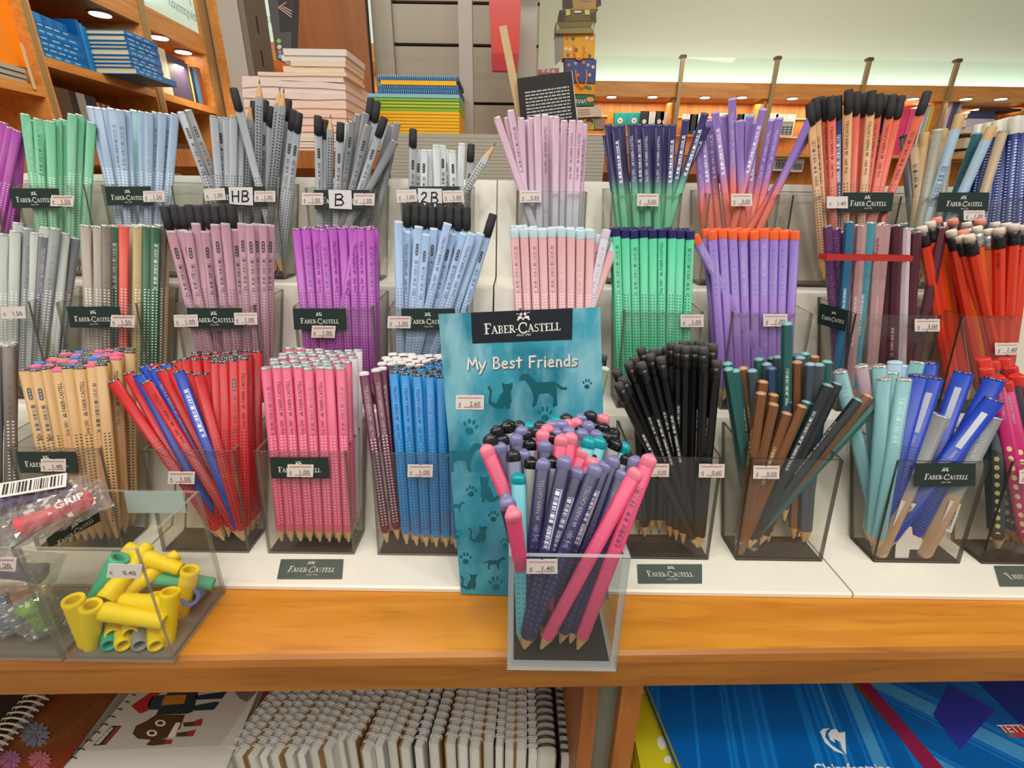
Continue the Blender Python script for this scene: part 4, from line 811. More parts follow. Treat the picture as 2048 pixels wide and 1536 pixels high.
cl = ['tan_eraser_pencil', 'tan_eraser_pencil', 'navy_eraser_pencil', 'coral_eraser_pencil', 'coral_eraser_pencil', 'navy_eraser_pencil', 'tan_eraser_pencil', 'coral_eraser_pencil', 'coral_eraser_pencil', 'tan_eraser_pencil', 'coral_eraser_pencil', 'navy_eraser_pencil', 'coral_eraser_pencil', 'coral_eraser_pencil']
cx_ = ((1620, 218, 0, 1), (1632, 208, 1, 1), (1642, 206, 2, 0), (1651, 207, 1, 0), (1662, 205, 0, 0), (1676, 204, 1, 1), (1697, 192, 0, 0), (1713, 196, 1, 2), (1727, 199, 2, 2), (1743, 194, 0, 0), (1758, 200, 1, 0), (1770, 203, 2, 1), (1784, 202, 0, 0), (1800, 204, 0, 2))
for kd, (x, y, j, f) in zip(cl, cx_): e_cor.pen(kd, (x, y), (x + (1712 - x) * .22 - 8, 372), j, face=f)
e_cor.pen('coral_eraser_pencil', (1851, 196), (1802, 372), 0, face=1, label='coral pencil with black cap eraser leaning right between two cups')
e_mis.pens([('dark_rod', (1808, 270), (1818, 372), 2), ('beige_barcode_pencil', (1826, 290), (1834, 372), 1, dict(face=1)), ('kraft_pencil', (1849, 266), (1838, 372), 1), ('ruler_pencil', (1876, 259), (1853, 375), 0), ('kraft_pencil', (1886, 258), (1868, 372), 3), ('ruler_pencil', (1900, 262), (1906, 375), 3), ('pale_blue_rod', (1921, 229), (1873, 375), 0, dict(face=1, label='pale blue round pencil with bare wood end, left of two')),
 ('teal_rod', (1955, 268), (1926, 350), 2, dict(face=1)), ('pale_blue_rod', (1984, 254), (1930, 375), 0, dict(face=2, label='pale blue round pencil with bare wood end, right of two')), ('kraft_pencil', (1868, 270), (1862, 372), 4)])
for i, (x, y) in enumerate(((1958, 250), (1978, 246), (1996, 241), (2013, 236), (2030, 233), (2046, 231), (2062, 230))):
    e_pen.pen('white_label_pen', (x, y), (x - 24 + i * 3, 372), (3, 2, 1, 1, 0, 0, 0)[i])
e_pen.pen('beige_barcode_pencil', (2006, 262), (1958, 378), 0, label='pale pencil with a hanging barcode label among the navy dotted pens')
# ------------------------------------------------------------------ stickers on the cups (parts of the cups)
def cuppl(c): return c.pl
for c, a in ((c_nat, (34, 903, 153, 945, 8)), (c_pink, (540, 914, 657, 956, 4)), (c_jum, (1829, 926, 1950, 971, -2)), (d_mul, (134, 613, 240, 655, 8)), (d_mau, (374, 616, 484, 656, 4)),
             (d_pur, (586, 617, 692, 659, 3)), (d_lbl, (803, 617, 910, 660, 2)), (e_grn, (19, 377, 118, 416, 8)), (e_pbl, (210, 373, 302, 411, 6)), (e_hb, (440, 373, 530, 411, 3)), (e_b, (628, 380, 740, 418, 2)), (e_2b, (819, 373, 920, 410, 1)),
             (e_cor, (1686, 385, 1787, 423, -8)), (e_mis, (1878, 385, 1978, 424, -6))):
    x0, y0, x1, y1, sk = a; brand_card(c.root, c.pl, x0, y0, x1, y1, sk)
# brand label on the slanted side panel of the cup of metallic pencils
pls = Plane((d_rod.cx - d_rod.w / 2, d_rod.y, d_rod.z), (-1, -.35, 0))
q = [onY(.447, (1693, 663)), onY(.447, (1699, 622)), onY(.470, (1641, 607)), onY(.470, (1637, 647))]
pls = plane3(q[0], q[1], q[2])
bl = slab_px('brand_label', pls, [(1636, 647), (1691, 663), (1698, 621), (1640, 606)], GREEN, d_rod.root, .0004, .0002)
mb = MB(); text_px(mb, pls, 'FABER-CASTELL', (1644, 637), (1689, 647), .0008, font='serif', hs=1.5); P = pls.hit((1668, 628), .0008); X = pls.hit((1689, 647)) - pls.hit((1644, 637)); emblem(mb, P, X, pls.n, X.length * .2); mb.build('lettering', WHITE, bl)
for c, x, y, t_, w_, h_, r_ in ((c_nat, 110, 929, '1.40', 50, 25, 0), (c_red, 365, 954, '1.00', 53, 25, .03), (c_pink, 602, 940, '1.00', 52, 25, .03), (c_blue, 841, 940, '1.00', 50, 25, .02), (c_blk, 1314, 939, '0.50', 46, 26, .02), (c_blk, 1422, 940, '0.60', 51, 27, .02), (c_tea, 1531, 943, '0.50', 52, 26, .02),
        (d_gry, 30, 625, '1.50', 48, 24, -.04), (d_mul, 248, 642, '1.50', 48, 24, .05), (d_mau, 374, 641, '1.00', 48, 24, -.04), (d_mau, 493, 637, '1.00', 46, 24, -.02), (d_pur, 648, 663, '1.00', 47, 24, .04), (d_lbl, 799, 644, '1.00', 46, 24, .02), (d_min, 1383, 641, '1.00', 46, 25, 0), (d_vio, 1549, 640, '1.00', 48, 25, 0),
        (d_rod, 1852, 650, '3.00', 50, 25, 0), (d_ora, 2011, 697, '1.40', 48, 24, -.02), (e_grn, 127, 402, '1.50', 46, 22, .06), (e_pbl, 310, 393, '1.50', 43, 22, -.02), (e_hb, 431, 389, '1.00', 42, 24, -.08), (e_hb, 531, 393, '1.00', 42, 22, 0),
        (e_b, 626, 398, '1.00', 42, 24, .02), (e_b, 729, 399, '1.00', 42, 24, .02), (e_2b, 814, 392, '1.00', 40, 25, -.06), (e_2b, 907, 393, '1.00', 42, 24, -.04), (e_lav, 1061, 393, '0.50', 43, 24, -.03), (e_nav, 1295, 400, '0.50', 43, 25, .02), (e_vio, 1482, 400, '0.50', 42, 25, .0), (e_cor, 1673, 405, '1.40', 42, 24, .0),
        (e_mis, 1946, 431, '1.00', 42, 20, 0)):
    price(c.root, c.pl, x, y, t_, w_, h_, r_, red=(x not in (1673, 30)))
price(c_jum.root, Plane((c_mag.cx, c_mag.y, c_mag.z), (0, -c_mag.h, c_mag.fy)), 2058, 952, '2.80', 46, 27)
for c, (x0, y0, x1, y1), txt, strokes in ((e_hb, (459, 374, 508, 411), 'HB', None), (e_b, (658, 380, 705, 419), 'B', None), (e_2b, (836, 377, 885, 414), '2B', None)):
    p_ = slab_px('grade_label', c.pl, [(x0 + 2, y1 - 2), (x1, y1), (x1 - 1, y0 + 1), (x0, y0)], M('label_paper', (226, 222, 224), .6), c.root, .0004, .0016)
    H = {'H': [[(0, 1), (.03, 0)], [(.5, 1), (.5, 0)], [(0, .5), (.5, .52)]], 'B': [[(.03, 1), (0, 0)], [(0, .97), (.34, 1), (.46, .8), (.36, .58), (.06, .52)], [(.1, .52), (.42, .46), (.52, .24), (.4, .04), (.0, 0)]], '2': [[(0, .8), (.16, 1), (.38, .92), (.38, .68), (.1, .3), (.0, .1), (.18, .14), (.5, .02)]]}
    W_ = x1 - x0; Hh = y1 - y0; n_ = len(txt); mb = MB(); gw = .30 * W_ if n_ == 2 else .4 * W_; gx = x0 + (W_ - n_ * gw - (n_ - 1) * 4) / 2
    for ch in txt:
        for pl_ in H[ch]:
            pts = [c.pl.hit((gx + a * gw * 1.7, y1 - Hh * (.2 + b * .58)), .0023) for a, b in pl_]
            for A, B in zip(pts, pts[1:]):
                d_ = (B - A); n2 = d_.cross(c.pl.n).normalized() * .0007; e2 = d_.normalized() * .0004; mb.add([A - n2 - e2, A + n2 - e2, B + n2 + e2, B - n2 + e2], [(0, 1, 2, 3)])
        gx += gw + 5
    mb.build('handwriting', INK, p_)

# ------------------------------------------------------------------ animal card
tl, tr = onY(.3440, (877, 628)), onY(.3440, (1200, 614)); bl_, br_ = V((-.0388, .2978, 1.0012)), V((.0802, .2960, 1.0012))
cpl = plane3(bl_, br_, (tl + tr) / 2)
def teal_mat():
    mt = bpy.data.materials.new('watercolour_print'); t = NT(mt); tc = t.add('ShaderNodeTexCoord')
    a = t.add('ShaderNodeTexNoise'); a.inputs['Scale'].default_value = 14; a.inputs['Detail'].default_value = 7; a.inputs['Distortion'].default_value = 1.5; t.link(tc.outputs['Object'], a.inputs[0])
    b = t.add('ShaderNodeTexNoise'); b.inputs['Scale'].default_value = 55; b.inputs['Detail'].default_value = 5; mp = t.add('ShaderNodeMapping'); mp.inputs['Scale'].default_value = (1, 1, .35); t.link(tc.outputs['Object'], mp.inputs[0]); t.link(mp.outputs[0], b.inputs[0])
    r = t.add('ShaderNodeMapRange'); r.inputs[1].default_value = .38; r.inputs[2].default_value = .62; t.link(a.outputs[0], r.inputs[0])
    r2 = t.add('ShaderNodeMapRange'); r2.inputs[1].default_value = .42; r2.inputs[2].default_value = .62; r2.inputs[4].default_value = .8; t.link(b.outputs[0], r2.inputs[0])
    sp = t.add('ShaderNodeSeparateXYZ'); t.link(tc.outputs['Object'], sp.inputs[0]); g = t.add('ShaderNodeMapRange'); g.inputs[1].default_value = 1.08; g.inputs[2].default_value = 1.2; g.inputs[3].default_value = .2; g.inputs[4].default_value = 1.0; t.link(sp.outputs[2], g.inputs[0])
    c1 = t.mix(r.outputs[0], lin((22, 122, 148)), lin((60, 160, 184))); f2 = t.math('MULTIPLY', r2.outputs[0], g.outputs[0])
    t.link(t.mix(f2, c1, lin((150, 202, 216))), t.b.inputs['Base Color']); t.b.inputs['Roughness'].default_value = .35
    return mt
card = slab_px('animal_card', cpl, [(922, 1186), (1217, 1198), (1200, 614), (877, 628)], teal_mat(), None, .0009, 0)
card.name = 'greeting_card'; tag(card, 'teal card with cat, dog and paw prints titled My Best Friends', 'card')
hd = slab_px('header_panel', cpl, [(945, 687), (1144, 679), (1145, 616), (942, 625)], M('header_black', (14, 26, 34), .35), card, .0002, .0009)
mb = MB(); text_px(mb, cpl, 'FABER-CASTELL', (970, 668), (1122, 660), .0014, font='serif', hs=1.0); X = cpl.hit((1122, 660)) - cpl.hit((970, 668)); emblem(mb, cpl.hit((1047, 641), .0014), X, cpl.n, X.length * .185)
text_px(mb, cpl, 'since 1761', (1033, 672), (1061, 671), .0014, slant=.2); mb.build('lettering', WHITE, hd)
# rounded hand lettering built from strokes
HL = {'M': (.9, [[(0, 0), (.12, 1), (.42, .35), (.72, 1), (.86, 0)]]), 'y': (.62, [[(.02, .62), (.25, .1)], [(.55, .62), (.3, .05), (.05, -.38)]]), 'B': (.68, [[(.08, 0), (.1, .98)], [(.06, .95), (.4, .98), (.52, .78), (.42, .58), (.12, .54)], [(.12, .54), (.46, .5), (.6, .28), (.46, .06), (.04, .02)]]),
 'e': (.6, [[(.08, .34), (.46, .38), (.44, .56), (.26, .64), (.08, .48), (.04, .24), (.2, .04), (.5, .1)]]), 's': (.5, [[(.42, .56), (.22, .64), (.08, .5), (.22, .36), (.4, .24), (.3, .06), (.04, .06)]]), 't': (.5, [[(.24, .92), (.22, .06)], [(.02, .64), (.46, .68)]]), ' ': (.4, []),
 'F': (.66, [[(.08, 0), (.1, .96), (.6, .98)], [(.1, .52), (.48, .54)]]), 'r': (.48, [[(.08, .02), (.1, .62)], [(.1, .44), (.24, .6), (.42, .6)]]), 'i': (.26, [[(.1, .02), (.11, .6)], [(.11, .82), (.12, .88)]]), 'n': (.58, [[(.06, .02), (.08, .62)], [(.08, .44), (.26, .62), (.42, .54), (.46, .02)]]),
 'd': (.62, [[(.46, .5), (.26, .62), (.08, .46), (.06, .2), (.22, .04), (.46, .16)], [(.48, 1), (.5, .02)]])}
def hand(s, a, b, off, th, mat, parent, name):
    tot = sum(HL[c][0] + .08 for c in s); A, B = cpl.hit(a, off), cpl.hit(b, off); X = B - A; sc = X.length / tot; X.normalize(); Y = cpl.n.cross(X); x = 0; mb = MB()
    for c in s:
        for pl_ in HL[c][1]:
            pts = [A + X * (x + u) * sc + Y * v * sc for u, v in pl_]
            for P_, Q_ in zip(pts, pts[1:]):
                d_ = Q_ - P_; n2 = d_.cross(cpl.n).normalized() * th; mb.add([P_ - n2, P_ + n2, Q_ + n2, Q_ - n2], [(0, 1, 2, 3)])
            for P_ in pts: mb.poly([P_ + X * math.cos(k * math.pi / 4) * th + Y * math.sin(k * math.pi / 4) * th for k in range(8)])
        x += HL[c][0] + .08
    return mb.build(name, mat, parent)
hand('My Best Friends', (938, 741), (1159, 734), .0011, .00072, M('title_shadow', (96, 112, 116), .6), card, 'title_outline')
hand('My Best Friends', (936, 739), (1157, 732), .0013, .00062, WHITE, card, 'title')
DKT = [M('print_dark_teal', (0, 92, 104), .4), M('print_mid_teal', (16, 108, 124), .4)]
CAT = [(0, .82), (.10, .86), (.2, .7), (.17, .45), (.16, .3), (.28, .2), (.36, .2), (.5, .52), (.62, .66), (.58, .78), (.56, 1.0), (.68, .93), (.84, .94), (.97, 1.0), (.96, .8), (.9, .66), (.9, .5), (.94, .3), (.86, .12), (.88, .02), (.76, 0), (.7, .14), (.62, .04), (.5, .0), (.3, .04), (.2, .1), (.08, .18), (.05, .32), (.1, .5), (.1, .68)]
DOG = [(0, .8), (.02, .9), (.08, 1), (.2, 1.0), (.3, .84), (.36, .74), (.62, .76), (.76, .76), (.9, .6), (1, .6), (.99, .52), (.88, .52), (.78, .62), (.78, .4), (.8, .06), (.72, .0), (.7, .05), (.72, .3), (.62, .42), (.42, .4), (.36, .06), (.28, .0), (.27, .06), (.31, .26), (.26, .5), (.2, .68), (.13, .8)]
def sil(pts, x0, y0, x1, y1, m_, nm, flip=False, rot=0):
    mb = MB(); q = []
    for u, v in pts:
        if flip: u = 1 - u
        dx, dy = (u - .5) * (x1 - x0), (.5 - v) * (y1 - y0); q.append(cpl.hit(((x0 + x1) / 2 + dx * math.cos(rot) - dy * math.sin(rot), (y0 + y1) / 2 + dx * math.sin(rot) + dy * math.cos(rot)), .00105))
    mb.poly(q); mb.build(nm, DKT[m_], card)
def paw(x, y, s, m_=0, rot=0):
    mb = MB()
    def el(cx, cy, rx, ry, ro=0):
        P_ = []
        for k in range(12):
            a = k * math.pi / 6; dx, dy = rx * math.cos(a), ry * math.sin(a); dx, dy = dx * math.cos(ro) - dy * math.sin(ro), dx * math.sin(ro) + dy * math.cos(ro)
            dx += cx; dy += cy; P_.append(cpl.hit((x + s * (dx * math.cos(rot) - dy * math.sin(rot)), y + s * (dx * math.sin(rot) + dy * math.cos(rot))), .00105))
        mb.poly(P_)
    el(0, .32, .36, .3); el(-.52, -.18, .12, .2, -.5); el(-.2, -.48, .13, .22, -.15); el(.18, -.48, .13, .22, .15); el(.5, -.18, .12, .2, .5)
    mb.build('paw_print', DKT[m_], card)
sil(CAT, 974, 764, 1027, 817, 0, 'cat_print'); sil(DOG, 1038, 747, 1134, 814, 0, 'dog_print')
paw(1174, 768, 15, 0, .1); paw(1090, 828, 22, 1); paw(941, 854, 24, 1, .25); sil(DOG, 884, 886, 965, 944, 1, 'dog_print', True); sil(CAT, 958, 950, 1004, 1004, 1, 'cat_print', True)
paw(943, 982, 17, 0, .1); paw(987, 1032, 17, 0); sil(CAT, 937, 1050, 975, 1084, 0, 'cat_print'); sil(DOG, 898, 1002, 930, 1024, 1, 'dog_print', True); paw(915, 1068, 14, 1, .2); paw(932, 1116, 18, 0, .05)
sil(DOG, 966, 1113, 1012, 1138, 0, 'dog_print', True); sil(CAT, 921, 1146, 955, 1178, 0, 'cat_print'); paw(992, 1166, 22, 1, -.1); paw(1010, 1085, 14, 1)
price(card, cpl, 940, 804, '2.60', 56, 29, .01, off=.0010)

# ------------------------------------------------------------------ front cup
fc = Cup(3, .0365, 'in front', build=False); fc.inw = 'in the clear square cup at the desk edge'; fc.y = .2345; fc.z = 1.0004; fc.w = .0745; fc.by0 = fc.by1 = .062
x0, x1 = -.0005, .0740; y0, y1, z0, z1 = .2320, .2945, 1.0004, 1.0975; t = .0042
fr_ = empty('pencil_cup', (.0365, .235, 1), 'thick clear square cup standing alone at the front edge of the desk', 'pencil cup', 'clear acrylic pencil cups')
A_THICK = acrylic('acrylic_thick', (.96, .97, .97), .025)
MB().slab([(x0, y0, z0), (x1, y0, z0), (x1, y0, z1), (x0, y0, z1)], (0, 1, 0), .003, 0, 1).build('front_panel', [A_THICK, A_BRIGHT], fr_)
MB().slab([(x0, y1 - .003, z0), (x1, y1 - .003, z0), (x1, y1 - .003, z1), (x0, y1 - .003, z1)], (0, 1, 0), .003, 0, 1).build('back_panel', [A_THICK, A_BRIGHT], fr_)
for x, sx in ((x0, 1), (x1, -1)):
    MB().slab([(x, y0 + .0031, z0), (x, y1 - .0031, z0), (x, y1 - .0031, z1), (x, y0 + .0031, z1)], (sx, 0, 0), .0036, 0, 1).build('side_panel', [A_THICK, A_BRIGHT], fr_)
MB().box((x0 + .0037, y0 + .0031, z0), (x1 - .0037, y1 - .0031, z0 + .0045)).build('base_panel', A_BRIGHT, fr_)
MB().box((x0 + .0045, y0 + .004, z0 + .0047), (x1 - .0045, y1 - .004, z0 + .0056)).build('base_pad', M('dark_pad', (38, 32, 30), .6), fr_)
fpl = Plane((0, y0, z0), (0, -1, 0)); price(fr_, fpl, 1084, 1132, '1.40', 62, 29, 0, off=.0002)
fc.z = 1.0035
fc.yb = lambda j: .2405 + j * .0052
fc.yt = lambda j: .2425 + j * .0062
PK, NV, GY, SLP, AQ = 'pink_paw_pencil', 'navy_paw_pencil', 'grey_paw_pencil', 'slate_paw_pencil', 'aqua_paw_pencil'
DESC.update({NV: 'navy paw-print pencil with lavender dipped end', PK: 'pink paw-print pencil with pink dipped end', GY: 'grey pencil with glossy black dipped end', SLP: 'slate pencil with glossy black dipped end', AQ: 'aqua pencil with turquoise dipped end'})
KD['slate_paw_pencil'].parts  # noqa
F = [(PK, (1300, 914), (1191, 1203), 0, dict(face=1, label='pink pencil showing a barcode, rightmost at the front cup')), (PK, (1274, 941), (1117, 1232), 0, dict(face=2, label='pink pencil crossing the front cup diagonally')), (NV, (1248, 944), (1144, 1222), 1, dict(face=0, label='navy pencil with lettering, between the two crossing pink pencils')),
 (NV, (1192, 934), (1083, 1178), 0, dict(face=0, label='navy pencil with lettering leaning right at the middle of the front cup')), (NV, (1157, 940), (1066, 1170), 1, dict(face=1)), (NV, (1131, 918), (1045, 1178), 0, dict(face=1, label='navy pencil with a white barcode, left of centre in the front cup')), (NV, (1087, 922), (1058, 1090), 1, dict(face=0)),
 (NV, (1211, 927), (1128, 1150), 2, dict(face=1)), (NV, (1228, 917), (1160, 1120), 2, dict(face=2)), (NV, (1273, 918), (1200, 1120), 1), (GY, (1256, 913), (1196, 1110), 2), (PK, (1187, 920), (1107, 1099), 2, dict(face=2)), (PK, (1167, 899), (1124, 1040), 3, dict(face=1)),
 (AQ, (1037, 951), (1040, 1080), 1, dict(face=2, label='aqua pencil nearest the animal card in the front cup')), (PK, (971, 895), (1010, 985), 2, dict(face=0, label='pink pencil leaning farthest left over the animal card')), (NV, (1013, 1000), (1030, 1070), 1, dict(yb=.283, yt=.219, label='navy pencil with its lavender end lowest at the left of the front cup')), (PK, (1025, 1024), (1040, 1120), 0, dict(yb=.286, yt=.214, face=2, label='pink pencil with the lowest end, at the left front corner of the front cup')),
 (GY, (1063, 920), (1058, 1050), 2), (GY, (1105, 918), (1090, 1040), 2), (SLP, (1026, 905), (1038, 1040), 2), (NV, (1047, 904), (1054, 1040), 3), (GY, (1060, 883), (1064, 1000), 4), (NV, (1090, 886), (1088, 1000), 3), (NV, (999, 890), (1024, 1000), 3), (SLP, (978, 874), (1014, 980), 3), (SLP, (1003, 874), (1026, 980), 4), (SLP, (1014, 865), (1032, 960), 5), (GY, (992, 857), (1020, 960), 4), (GY, (1012, 849), (1030, 950), 5), (GY, (1018, 846), (1034, 950), 6),
 (NV, (1032, 873), (1042, 980), 4), (NV, (1043, 857), (1048, 960), 5), (AQ, (1058, 849), (1058, 950), 6), (SLP, (1054, 862), (1056, 960), 5), (SLP, (1038, 847), (1044, 950), 6), (GY, (1101, 870), (1096, 980), 4), (PK, (1086, 864), (1084, 980), 4), (SLP, (1074, 857), (1074, 960), 5), (SLP, (1080, 847), (1080, 950), 6), (PK, (1094, 854), (1092, 960), 5), (NV, (1104, 845), (1100, 950), 6), (PK, (1124, 874), (1112, 980), 3, dict(face=1)), (PK, (1142, 870), (1126, 980), 3),
 (NV, (1112, 861), (1106, 960), 5), (SLP, (1118, 853), (1110, 950), 6), (NV, (1138, 858), (1126, 960), 5), (NV, (1124, 845), (1116, 950), 6), (PK, (1136, 843), (1126, 950), 7), (PK, (1153, 841), (1140, 950), 7), (AQ, (1113, 837), (1108, 940), 8), (SLP, (1133, 832), (1124, 940), 8), (NV, (1163, 832), (1150, 940), 8), (SLP, (1182, 826), (1166, 930), 8), (NV, (1178, 847), (1160, 950), 6), (NV, (1165, 863), (1148, 960), 5), (SLP, (1164, 855), (1146, 950), 6),
 (PK, (1208, 833), (1184, 940), 8), (GY, (1196, 848), (1174, 950), 7), (GY, (1208, 851), (1184, 950), 6), (NV, (1194, 865), (1170, 970), 5), (AQ, (1179, 879), (1156, 980), 3), (AQ, (1200, 879), (1172, 980), 3), (GY, (1228, 861), (1196, 960), 6), (GY, (1227, 869), (1196, 970), 5), (GY, (1234, 884), (1196, 980), 4), (AQ, (1249, 889), (1206, 990), 4), (GY, (1184, 904), (1150, 1000), 3), (SLP, (1214, 868), (1186, 970), 5)]
fc.w = .0640
fc.pens(F)
# short aqua pencil standing point up, blunt lettered end down

# ------------------------------------------------------------------ left clear bins on the desk: sleeves and wrapped erasers
def bin_(x0, x1, y0, y1, z1, label, t=.0024):
    r_ = empty('desk_bin', ((x0 + x1) / 2, y0, 1.0), label, 'bin', 'clear square desk bins'); z0 = 1.0004
    for nm, q, n in (('front_panel', [(x0, y0, z0), (x1, y0, z0), (x1, y0, z1), (x0, y0, z1)], (0, 1, 0)), ('back_panel', [(x0, y1 - t, z0), (x1, y1 - t, z0), (x1, y1 - t, z1), (x0, y1 - t, z1)], (0, 1, 0)),
                     ('side_panel', [(x0, y0 + t, z0), (x0, y1 - t, z0), (x0, y1 - t, z1), (x0, y0 + t, z1)], (1, 0, 0)), ('side_panel', [(x1 - t, y0 + t, z0), (x1 - t, y1 - t, z0), (x1 - t, y1 - t, z1), (x1 - t, y0 + t, z1)], (1, 0, 0))):
        MB().slab(q, n, t, 0, 1).build(nm, [A_CLEAR, A_EDGE2], r_)
    MB().box((x0 + t, y0 + t, z0), (x1 - t, y1 - t, z0 + t)).build('base_panel', [A_EDGE2], r_); return r_
b1 = bin_(-.3045, -.2295, .2335, .2975, 1.0962, 'clear square bin of yellow and green pencil sleeves')
b2 = bin_(-.3815, -.3065, .2335, .2975, 1.0962, 'clear square bin of wrapped erasers at the left edge of the desk')
price(b1, Plane((0, .2335, 1), (0, -1, 0)), 250, 1141, '0.40', 68, 28, .06, off=.0003, red=False)
price(b2, Plane((0, .2335, 1), (0, -1, 0)), 2, 1127, '1.20', 64, 27, .04, off=.0003)
pls = Plane((-.3045 + .0028, 0, 1), (1, 0, 0))
bl = slab_px('brand_label', pls, [(97, 1096), (200, 1042), (191, 1004), (92, 1078)], GREEN, b1, .0004, .0001)
mb = MB(); text_px(mb, pls, 'FABER-CASTELL', (115, 1091), (186, 1042), .0008, font='serif', hs=.9); X = pls.hit((186, 1042)) - pls.hit((115, 1091)); emblem(mb, pls.hit((148, 1054), .0008), X, pls.n, X.length * .2); mb.build('lettering', WHITE, bl)
bp = Plane((0, .2951, 1), (0, -1, 0)); slab_px('blank_label', bp, [(257, 1025), (374, 1025), (366, 983), (249, 983)], M('label_back', (176, 194, 190), .5), b1, .0003, .0003)
SLC = {'y': M('yellow_rubber', (252, 222, 0), .55), 'g': M('mint_rubber', (82, 190, 146), .55), 'b': M('blue_rubber', (92, 130, 206), .55), 'a': M('grey_rubber', (150, 154, 156), .55), 't': M('teal_rubber', (40, 180, 160), .55)}
def sleeve(a, b, c, label, r=.0064):
    a, b = V(a), V(b); rev = 'open end' in label or 'bottom front' in label
    if rev: a, b = a + (b - a).normalized() * .041, a
    d = (b - a).normalized(); L_ = .041; b = a + d * L_
    N_ = 14; mb = MB(); u = d.orthogonal().normalized(); w_ = d.cross(u); prof = []
    for i in range(N_ + 1):
        z = i / N_; prof.append((r * (1 + (.035 if i % 2 else -.02)) * (1 - .24 * z), z * L_))
    prof = [(r * .62, .001), (r * .64, 0), (r * .94, 0)] + prof + [(r * .70, L_ + .0006), (r * .50, L_), (r * .46, L_ - .004), (r * .62, .001)]
    k = 18
    for pr_, z in prof:
        for q in range(k): g = 2 * math.pi * q / k; mb.v.append(tuple(a + d * z + (u * math.cos(g) + w_ * math.sin(g)) * pr_))
    for i in range(len(prof) - 1):
        for q in range(k): mb.f.append((i * k + q, i * k + (q + 1) % k, (i + 1) * k + (q + 1) % k, (i + 1) * k + q)); mb.m.append(0)
    tag(mb.build('pencil_sleeve', SLC[c], None, True), label, 'pencil sleeve', 'rubber pencil sleeves in the desk bin')
def Y(y, p): q = onY(y, p); q.x = max(-.2955, min(-.2385, q.x)); q.z = max(1.0085, q.z); return q
SL_ = [((146, 1198), .2435, (166, 1300), .2435, 'y', 'yellow sleeve standing upright at the left front corner of the bin'), ((182, 1209), .2440, (194, 1305), .2440, 'y', 'yellow sleeve standing upright, second from the left front corner of the bin'),
 ((240, 1114), .272, (172, 1188), .262, 'g', 'mint green sleeve slanting down to the left above the yellow ones'), ((210, 1200), .252, (248, 1152), .268, 'y', 'yellow sleeve lying below the slanting mint green one'),
 ((238, 1193), .262, (284, 1160), .275, 'y', 'yellow sleeve lying behind the price tag of the bin'), ((206, 1222), .2465, (324, 1243), .2465, 'y', 'yellow sleeve lying nearly level across the front of the bin'),
 ((342, 1212), .256, (232, 1198), .258, 'y', 'yellow sleeve lying level just above and behind the front one'), ((226, 1270), .2445, (240, 1255), .270, 'y', 'yellow sleeve with its open end forward, upper left of the low row'),
 ((260, 1268), .2445, (275, 1252), .270, 'y', 'yellow sleeve with its open end forward, upper right of the low row'), ((219, 1292), .2400, (229, 1275), .268, 't', 'teal sleeve showing its open end at the bottom of the bin'),
 ((247, 1291), .2400, (257, 1275), .268, 'y', 'yellow sleeve showing its open end between teal and grey ones'), ((281, 1296), .2400, (297, 1262), .268, 'a', 'grey sleeve at the bottom front of the bin'),
 ((312, 1292), .2400, (322, 1262), .268, 'y', 'yellow sleeve showing its open end at the right front of the bin'), ((250, 1100), .284, (355, 1136), .284, 'y', 'yellow sleeve lying highest at the back of the bin'),
 ((308, 1152), .283, (410, 1166), .288, 'g', 'mint green sleeve lying level at the back of the bin'), ((392, 1138), .280, (372, 1232), .274, 'y', 'yellow sleeve standing steeply at the right side of the bin'),
 ((405, 1196), .272, (398, 1186), .289, 'b', 'light blue sleeve peeping out at the right side of the bin'), ((348, 1182), .258, (338, 1275), .250, 'y', 'yellow sleeve standing slanted at the right front of the bin'), ((300, 1190), .268, (318, 1262), .262, 'y', 'yellow sleeve leaning behind the level ones in the bin')]
for p, y1_, q, y2_, c, lab in SL_: sleeve(Y(y1_, p), Y(y2_, q), c, lab)
